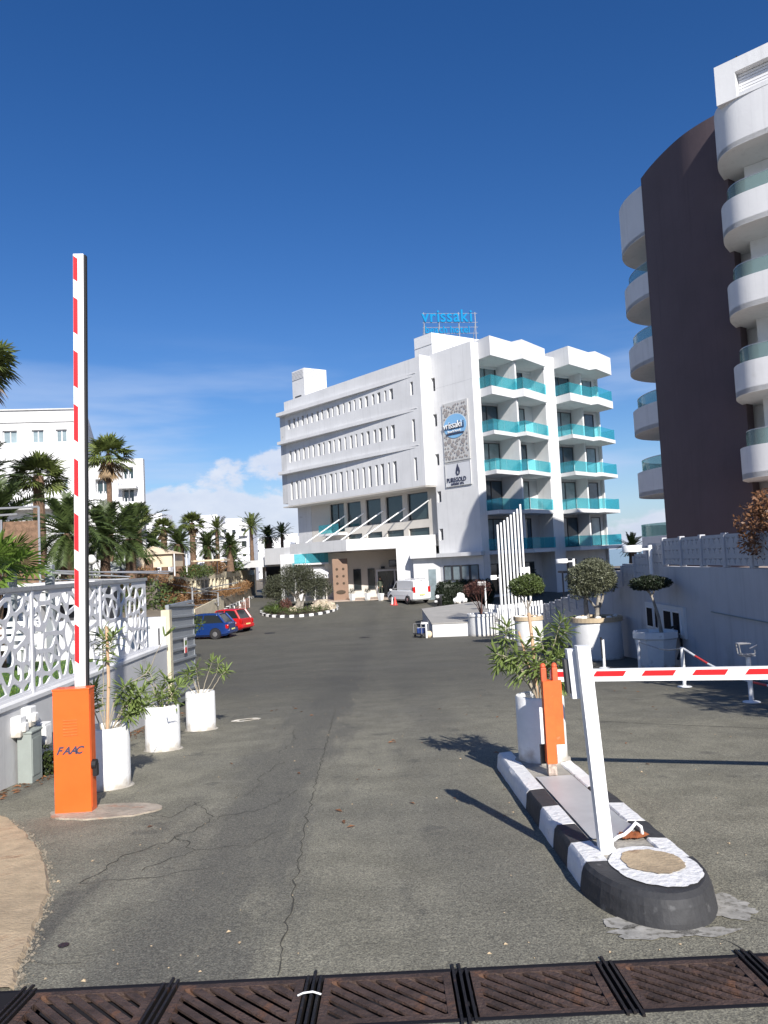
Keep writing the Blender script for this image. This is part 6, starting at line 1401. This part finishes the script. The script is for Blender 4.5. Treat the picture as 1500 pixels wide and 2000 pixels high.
# ---------------------------------------------------------------- vehicles
def car(name, label, cat, loc, rz, L_, Wd, prof, win, wheels, body_m, wr=.31, van=False, lamps=True):
    """prof: (x, zlow, zbelt) stations front to back in metres; win: (x0b, x0t, x1t, x1b, zroof)"""
    t = thing(name, label, cat, loc, rz); hw = Wd/2; B = MB(); sec = []
    for (x, zl, zb_, tw_) in prof:
        w = hw*tw_; sec.append([(x,-w*.86,zl),(x,-w,zl+.12),(x,-w*1.0,(zl+zb_)/2+.05),(x,-w*.965,zb_-.05),(x,-w*.88,zb_),(x,w*.88,zb_),(x,w*.965,zb_-.05),(x,w*1.0,(zl+zb_)/2+.05),(x,w,zl+.12),(x,w*.86,zl)])
    m_ = len(sec[0]); B.v = [p for s_ in sec for p in s_]
    for i in range(len(sec)-1):
        for j in range(m_): a = i*m_+j; b = i*m_+(j+1)%m_; B.f.append((a, a+m_, b+m_, b)); B.m.append(0)
    B.f.append(tuple(range(m_))); B.m.append(0); B.f.append(tuple(reversed(range((len(sec)-1)*m_, len(sec)*m_)))); B.m.append(0)
    B.build('body', body_m, t, smooth=True)
    x0b, x0t, x1t, x1b, zr, zb_ = win; wb, wt_ = hw*.93, hw*.76; wq = hw*(.86 if van else .76)
    lo_ = [(x0b,-wb*.92,zb_),(x1b,-wb*.92,zb_),(x1b,wb*.92,zb_),(x0b,wb*.92,zb_)]; hi_ = [(x0t,-wq,zr-.04),(x1t,-wq,zr-.04),(x1t,wq,zr-.04),(x0t,wq,zr-.04)]
    B = MB(); B.add(lo_+hi_, [(3,2,1,0),(4,5,6,7),(0,1,5,4),(1,2,6,5),(2,3,7,6),(3,0,4,7)]); cab = B.build('cabin', M['glassd'] if not van else body_m, t)
    B = MB(); xm = (x0t+x1t)/2; nn_ = 8; vs_ = []
    for i in range(nn_+1):
        x = x0t+.02+(x1t-x0t-.04)*i/nn_; zz = zr+.035*sin(pi*i/nn_)
        for j, (yy, dz) in enumerate(((-wq-.01,-.05),(-wq*.85,0),(0,.025),(wq*.85,0),(wq+.01,-.05))): vs_.append((x,yy,zz+dz))
    B.v = vs_
    for i in range(nn_):
        for j in range(4): a = i*5+j; B.f.append((a, a+1, a+6, a+5)); B.m.append(0)
    o = B.build('roof', body_m, t, smooth=True)
    sm = o.modifiers.new('s', 'SOLIDIFY'); sm.thickness = .04
    if not van:
        for sgn in (-1, 1):
            for xb_, xt_, r_ in ((x0b,x0t,.035),((x0b+x1b)/2+.05,(x0t+x1t)/2+.1,.04),(x1b,x1t,.07)):
                B = MB(); B.tube([(xb_,sgn*wb*.92,zb_-.02),(xt_,sgn*wq,zr-.03)], r_, 6); B.build('pillar', body_m, t)
    else:
        for sgn in (-1, 1):
            B = MB(); y0, y1 = sgn*(wb*.92+.012), sgn*(wq+.012); f0 = .08
            B.add([(x0b-.12,y0,zb_+.03),(x0b-.85,y0,zb_+.03),(x0b-.85,y1,zr-.14),(x0t-.02,y1,zr-.14)], [(0,1,2,3)] if sgn > 0 else [(3,2,1,0)]); B.build('side_window', M['glassd'], t)
        B = MB(); B.add([(x0b+.012,-wb*.8,zb_+.02),(x0b+.012,wb*.8,zb_+.02),(x0t+.03,wq*.88,zr-.1),(x0t+.03,-wq*.88,zr-.1)], [(0,1,2,3)]); B.build('windscreen', M['glassd'], t)
    for wx in wheels:
        for sgn in (-1, 1):
            y = sgn*(hw-.11); B = MB(); B.lathe([(wr*.62,-.10),(wr*.93,-.105),(wr,-.07),(wr,.07),(wr*.93,.105),(wr*.62,.10)], 22); B.v = [(a+wx, c+y, b+wr) for a, b, c in B.v]; w_ = B.build('wheel', M['rubber'], t, smooth=True)
            B = MB(); B.lathe([(wr*.2,-.085),(wr*.60,-.07),(wr*.60,.07),(wr*.2,.085)], 12); B.v = [(a+wx, c+y+sgn*.025, b+wr) for a, b, c in B.v]; r_ = B.build('rim', M['rim'], t); r_.parent = w_
            B = MB(); B.tube([(wx, sgn*(hw+.004)-sgn*.04, wr+.01),(wx, sgn*(hw+.006), wr+.01)], wr*1.16, 22); B.build('wheel_arch', M['black'], t)
            for ob_ in (w_, r_): ob_.data.transform(Matrix.Translation((0, sgn*.075, 0)))
    xr = prof[-1][0]; zb2 = prof[-1][2]
    B = MB(); B.bbox((xr-.02,0,prof[-1][1]+.16), (.14,Wd*.9,.2), bev=.03); B.build('rear_bumper', body_m if not van else M['vanpaint'], t)
    for sgn in (-1, 1):
        B = MB(); B.bbox((xr+.06,sgn*(hw*.82),zb2-.14 if not van else zb2+.05), (.18,.22,.24 if not van else .48), bev=.04); B.build('tail_lamp', M['lampred'], t)
        B = MB(); B.bbox((prof[0][0]-.10,sgn*(hw*.68),prof[0][2]-.12), (.2,.26,.15), bev=.04); B.build('headlight', M['lampw'], t)
        B = MB(); B.bbox((x0b-.15,sgn*(hw+.09),zb_+.08), (.10,.18,.14), bev=.03); B.build('mirror', body_m, t)
    B = MB(); B.box((xr-.07,0,zb2-.33), (.03,.50,.11)); B.build('number_plate', M['plate'] if name != 'parked_car_x' else M['paint'], t)
    return t
hp = [(1.98,.22,.60,.80),(1.85,.17,.70,.93),(1.3,.16,.84,.98),(.7,.16,.92,1.0),(0,.16,.93,1.0),(-.9,.16,.95,1.0),(-1.5,.17,.96,.99),(-1.85,.20,.95,.95),(-1.97,.26,.86,.90)]
car('parked_car', 'dark blue parked hatchback half hidden behind the grey gate', 'car', (-11.35,46.75,gz(46.7)), radians(171), 3.95, 1.72, hp, (1.0,.25,-1.35,-1.78,1.46,.93), (1.25,-1.22), M['bluecar'])
COL.objects['parked_car'].location = (-11.42,46.9,gz(46.9))
hp2 = [(1.72,.24,.58,.80),(1.6,.19,.70,.92),(1.1,.18,.84,.98),(.5,.18,.90,1.0),(-.8,.18,.93,1.0),(-1.4,.2,.94,.98),(-1.66,.26,.86,.92)]
car('parked_car', 'bright red small hatchback parked just beyond the blue car', 'car', (-10.75,50.6,gz(50.6)), radians(160), 3.4, 1.62, hp2, (.85,.2,-1.15,-1.52,1.47,.90), (1.05,-1.08), M['redcar'])
vp = [(2.08,.30,.62,.80),(1.98,.22,.85,.93),(1.6,.2,.98,.98),(1.2,.2,1.02,1.0),(0,.2,1.0,1.0),(-1.9,.2,1.0,1.0),(-2.03,.26,1.0,.98)]
vt = car('parked_van', 'white parked van with plain panelled sides before the hotel entrance', 'van', (1.62,61.95,gz(61.9)), radians(120), 4.1, 1.68, vp, (1.35,.62,-1.96,-2.02,1.78,.97), (1.35,-1.25), M['vanpaint'], van=True)
B = MB(); B.box((-.35,.80,1.16), (2.5,.02,.03)); B.box((-.35,-.80,1.16), (2.5,.02,.03)); B.box((-.35,.845,.62),(2.3,.015,.05)); B.box((-.35,-.845,.62),(2.3,.015,.05)); B.build('side_moulding', M['louvre'], vt)
for x in (.3,-.7,-1.6):
    B = MB(); B.tube([(x,-.62,1.80),(x,-.62,1.88),(x,.62,1.88),(x,.62,1.80)], .022, 6); B.build('roof_bar', M['steel'], vt)
B = MB(); B.box((-2.05,0,1.15), (.012,.012,1.3)); B.build('rear_door_gap', M['frame'], vt)
# person in the doorway
def person(name, label, loc, rz):
    t = thing(name, label, 'person', loc, rz); v_ = [(0,0,.95),(0,0,1.12),(0,0,1.38),(0,.01,1.50),(.11,0,.90),(.13,0,.50),(.12,.03,.08),(.13,-.12,.03),(-.11,0,.90),(-.13,.02,.50),(-.13,.05,.08),(-.14,-.10,.03),(.20,0,1.40),(.25,.02,1.12),(.16,-.16,.98),(-.20,0,1.40),(-.26,.02,1.12),(-.20,-.12,.92)]
    e_ = [(0,1),(1,2),(2,3),(0,4),(4,5),(5,6),(6,7),(0,8),(8,9),(9,10),(10,11),(2,12),(12,13),(13,14),(2,15),(15,16),(16,17)]; r_ = [.15,.13,.15,.06,.09,.065,.045,.04,.09,.065,.045,.04,.065,.045,.032,.065,.045,.032]
    me = bpy.data.meshes.new('body'); me.from_pydata(v_, e_, []); o = bpy.data.objects.new('body', me); COL.objects.link(o); o.parent = t; m1 = o.modifiers.new('k', 'SKIN'); sk = me.skin_vertices[0].data
    for i, q_ in enumerate(r_): sk[i].radius = (q_, q_*.8); sk[i].use_root = (i == 0)
    m2 = o.modifiers.new('s', 'SUBSURF'); m2.levels = m2.render_levels = 1; me.materials.append(M['cloth'])
    B = MB(); B.ell((0,-.01,1.63), (.085,.10,.12), 14, 10); B.tube([(0,0,1.46),(0,0,1.56)], .055, 8); B.ell((0,-.11,1.62),(.015,.02,.025),6,4); B.ell((.085,0,1.63),(.012,.02,.03),6,4); B.ell((-.085,0,1.63),(.012,.02,.03),6,4); B.build('head', M['skin'], t, smooth=True)
    B = MB(); B.ell((0,.02,1.67), (.098,.11,.11), 14, 10); B.build('hair', M['hair'], t, smooth=True)
    for s_, hx, hy, hz_ in ((1,.15,-.18,.93),(-1,-.19,-.13,.86)):
        B = MB(); B.ell((hx,hy,hz_), (.03,.018,.045), 8, 6)
        for k in range(4): B.tube([(hx-.022+.015*k,hy,hz_-.03),(hx-.024+.016*k,hy-.012,hz_-.085+.008*abs(k-1.5))], .008, 5)
        B.tube([(hx-s_*.03,hy-.005,hz_+.005),(hx-s_*.045,hy-.02,hz_-.04)], .009, 5); B.build('hand', M['skin'], t)
person('person', 'person in dark green clothes standing in the hotel doorway', (-.66,69.1,-1.62), radians(10))

# ---------------------------------------------------------------- palms
def fan_crown(seed, nleaf=50, pet=.75, bl=.75, lo=-35):
    rng = random.Random(seed); B = MB()
    for k in range(nleaf):
        f = k/nleaf; el = radians(82-(82-lo)*f**.9+rng.gauss(0,5)); az = k*2.399+rng.gauss(0,.15); d = V((cos(az)*cos(el), sin(az)*cos(el), sin(el))); L0 = pet*(1-.2*rng.random())*(.7+.5*f)
        side = V((-sin(az), cos(az), 0)); upv = side.cross(d)*-1
        b = d*L0; B.add([side*-.018, side*.018, b+side*.012, b-side*.012], [(0,1,2,3)])
        nb_ = 15; rot = rng.gauss(0,.35); s2 = side*cos(rot)+upv*sin(rot); 
        for j in range(nb_):
            a = (j/(nb_-1)-.5)*radians(215); q_ = d*cos(a)+s2*sin(a); l = bl*(1-.25*abs(j/(nb_-1)-.5)*2)*rng.uniform(.85,1.1); w = .045; pr = (d*-sin(a)+s2*cos(a)).normalized()*w
            m_ = b+q_*l*.6; tip = b+q_*l+V((0,0,-.18*l*(.5+rng.random()))); B.add([b, m_+pr-V((0,0,.02)), tip, m_-pr-V((0,0,.02))], [(0,1,2,3)])
    return B
def skirt(seed, n_=34, pet=.5, bl=.7):
    rng = random.Random(seed); B = MB()
    for k in range(n_):
        az = rng.random()*6.28; el = radians(rng.uniform(-85,-38)); d = V((cos(az)*cos(el), sin(az)*cos(el), sin(el))); st_ = V((0,0,rng.uniform(-.55,.0))); b = st_+d*pet*rng.uniform(.6,1.2); side = V((-sin(az), cos(az), 0)); B.add([st_-side*.015, st_+side*.015, b+side*.01, b-side*.01], [(0,1,2,3)])
        for j in range(9):
            a = (j/8-.5)*1.5; q_ = (d*cos(a)+side*sin(a)+V((0,0,-.6))).normalized(); l = bl*rng.uniform(.6,1.1); pr = side*.028; B.add([b, b+q_*l*.6+pr, b+q_*l, b+q_*l*.6-pr], [(0,1,2,3)])
    return B
def feather_crown(seed, nf=54, L_=2.0, lo=-50, droop=1.0, ll=.42, up=85):
    rng = random.Random(seed); B = MB()
    for k in range(nf):
        f = k/nf; el = radians(up-(up-lo)*f+rng.gauss(0,6)); az = k*2.399+rng.gauss(0,.2); d = V((cos(az)*cos(el), sin(az)*cos(el), sin(el))); side = V((-sin(az), cos(az), 0)); l = L_*rng.uniform(.82,1.08)*(.75+.3*sin(pi*min(1,f*1.2))); p = V((0,0,0)); n_ = 13; pts = [p.copy()]
        for i in range(n_): d = (d+V((0,0,-.085*droop*(.4+i/n_)))).normalized(); p = p+d*l/n_; pts.append(p.copy())
        for i in range(n_):
            w0, w1 = .022*(1-i/n_)+.004, .022*(1-(i+1)/n_)+.004; B.add([pts[i]-side*w0, pts[i]+side*w0, pts[i+1]+side*w1, pts[i+1]-side*w1], [(0,1,2,3)])
        for i in range(2, n_+1):
            for h_ in (0, .5):
                q_ = pts[i-1].lerp(pts[i], h_) if i <= n_ else pts[-1]; t_ = (pts[i]-pts[i-1]).normalized(); upv = side.cross(t_)*-1
                for sgn in (-1, 1):
                    l2 = ll*sin(pi*(.12+.8*i/(n_+1)))**.6*rng.uniform(.8,1.15); dd = (side*sgn*.75+t_*.65+upv*rng.uniform(.0,.35)).normalized(); tip = q_+dd*l2+V((0,0,-.10*l2)); w = t_*.032
                    B.add([q_-w, q_+w, q_+dd*l2*.6+w*.8, tip], [(0,1,2,3)])
    return B
FC = [fan_crown(s_).mesh('crown', M['palm']) for s_ in (1,2,3)]; FL2 = fan_crown(5, 34, .9, .85, -10).mesh('crown', M['palmlime']); SK = [skirt(s_).mesh('dead_fronds', M['straw']) for s_ in (1,2)]
DC = [feather_crown(s_).mesh('crown', M['palmdark']) for s_ in (11,12,13)]; DC2 = feather_crown(15, 40, 2.0, -25, .75, .36).mesh('crown', M['palm']); DD = feather_crown(17, 60, 2.0, -62, 1.5, .40).mesh('crown', M['palmdark'])
def palm(label, x, y, zc, zbase, crown, sc, tr, kind='fan_palm', skm=None, sks=1, lean=0, grp=None, tn=10):
    t = thing(kind, label, 'palm', (x,y,zbase)); h = zc-zbase; B = MB(); rr = []; pts = []; n_ = max(4, int(h/.35))
    for i in range(n_+1):
        f = i/n_; pts.append((lean*f*f, 0, h*f)); rr.append(tr*(1.25-.35*f)*(1+.09*(i%2)+.05*noise.noise(V((x, i*1.3, 0)))))
    rr[0] *= 1.2; B.tube(pts, rr, tn); B.build('trunk', M['trunk'], t)
    put(crown, 'crown', t, loc=(lean,0,h), rz=R.random()*6, sc=sc)
    if skm is not None: put(skm, 'dead_fronds', t, loc=(lean,0,h), rz=R.random()*6, sc=sc*sks)
    return t
palm('tall fan palm with hanging dead fronds cut by the left edge, highest of all', -14.75, 28, 9.75, 0, FC[0], 1.15, .15, skm=SK[0], sks=1.3)
palm('large dark fan palm before the left apartment house', -14.85, 33, 6.0, 1.0, FC[2], 1.05, .24, 'fan_palm', skm=None)
palm('dark feathery palm at the left edge beside the large fan palm', -15.9, 30, 5.4, .9, DC[1], 1.05, .22, 'date_palm')
palm('big fan palm with brown dead skirt right of the upright barrier arm', -14.3, 40, 7.9, 1.3, FC[1], 1.05, .13, skm=SK[1], sks=1.0)
palm('dark cycad like date palm with arching fronds left of the upright arm', -9.95, 24, 2.95, .1, DD, .92, .19, 'date_palm')
palm('dense date palm with arching fronds right of the upright arm', -9.5, 26, 2.9, .1, DC[0], .80, .15, 'date_palm')
palm('second dense date palm tucked behind the one right of the arm', -10.3, 31, 3.0, .5, DC[2], .95, .20, 'date_palm')
palm('dark date palm low behind the reed screen at the left', -13.2, 26, 3.4, .3, DC[1], 1.15, .22, 'date_palm')
palm('low bright green fan palm bush behind the lattice at the bottom left', -6.75, 13.3, 1.75, .09, FL2, .62, .10)
palm('small green fan palm bush beside the bright one, left of it', -8.3, 15.6, 1.55, .09, FL2, .65, .10)
palm('slender fan palm at the right end of the left apartment house', -16.05, 50, 5.45, 1.2, FC[2], .75, .19, skm=SK[0], sks=1.0)
palm('slender fan palm rising over the tip of the tent', -15.85, 55, 4.8, 1.2, FC[0], .70, .20, skm=SK[1], sks=1.0)
palm('stout date palm with thick reddish trunk right of the tent', -14.8, 55, 3.5, 1.2, DC[0], .80, .34, 'date_palm')
palm('tall fan palm with leaning top right of the stout date palm', -16.3, 65, 5.6, 1.3, FC[1], .95, .22, skm=SK[0], sks=.9)
palm('bushy dark date palm right of the leaning fan palm', -13.9, 60, 3.4, 1.3, DC[1], .80, .25, 'date_palm')
palm('second bushy dark date palm lower beside the first', -14.6, 72, 3.7, 1.3, DC[2], .85, .25, 'date_palm')
palm('tall feathery palm in front of the widest far hotel, left one', -18.6, 85, 6.0, 1.3, DC2, .90, .20, 'date_palm')
palm('tall single date palm with slim grey trunk left of the hotel', -14.8, 85, 6.0, 1.3, DC2, 1.0, .18, 'date_palm')
palm('low date palm with yellow green base above the carport', -15.3, 76, 2.7, 1.3, DC2, 1.05, .30, 'date_palm')
palm('very small far palm behind the carport roof', -14.9, 100, 3.3, -1.7, DC[1], .55, .12, 'date_palm')
palm('date palm with thick trunk left of the pair beside the hotel corner', -14.5, 95, 5.2, 1.0, DC[0], .95, .45, 'date_palm')
palm('date palm touching the hotel corner, right one of the pair', -12.1, 90, 5.3, 1.0, DC2, .85, .18, 'date_palm')
palm('dark palm between the tent and the left apartment house', -18.2, 60, 3.6, 1.3, DC[1], .85, .25, 'date_palm')
palm('bushy palm behind the white drum lamp by the dark wall', 19.2, 60, 1.6, -2, DC2, .75, .3, 'date_palm')
palm('cut brown palm stump with few fronds in front of the tent', -13.6, 44, 2.3, 1.2, FC[2], .12, .24)
t = thing('garden_shrub', 'lime green shrub at the foot of the low date palm above the carport', 'shrub', (-15.0,75.2,1.3)); leafcloud(MB(), [(0,0,.5,1.1,.8,.7)], 1400, .17, random.Random(80), .3, .2).build('foliage', M['palmlime'], t)
t = thing('garden_shrub', 'dark green hedge mass under the palms behind the lattice fence', 'shrub', (-11.5,22.5,.1)); leafcloud(MB(), [(-4,0,.8,3,1,1.0),(0,1,.8,2.5,1,.9),(3.2,2,.6,1.8,1,.8),(-8,0,1.0,3,1,1.2)], 12000, .15, random.Random(81), .4, .4).build('foliage', M['shrub'], t, kind='stuff')
t = thing('garden_shrub', 'green shrubs under the date palms beside the tent', 'shrub', (-13.5,46,1.2)); leafcloud(MB(), [(-3,0,.4,2.2,1,.5),(-7,2,.6,2.5,1,.9),(.2,8,.3,1.2,3,.5)], 5000, .16, random.Random(82), .4, .3).build('foliage', M['shrub'], t, kind='stuff')
t = thing('dark_tree', 'dark bushy tree between the white poles and the drum lamp', 'tree', (9.3,53,-2.2)); twigtree(t, [(0,0,0),(0,0,1.4)], [.1,.07], M['bark'], []); leafcloud(MB(), [(0,0,1.9,1.3,1.0,.9),(.8,0,1.4,.7,.8,.6)], 5000, .13, random.Random(83), .4, .4).build('crown', M['darkhedge'], t)
B = MB(); B.box((12.6,48,.35), (3.6,1.6,.12)); o = simple('terrace_canopy', 'thin dark terrace canopy right of the hotel below the drum lamp', 'canopy', B, M['frame'])
for k in range(4):
    B = MB(); B.tube([(11.0+k*1.0,48.4,-2.4),(11.0+k*1.0,48.4,.3)], .05, 6); B.build('post', M['frame'], o)
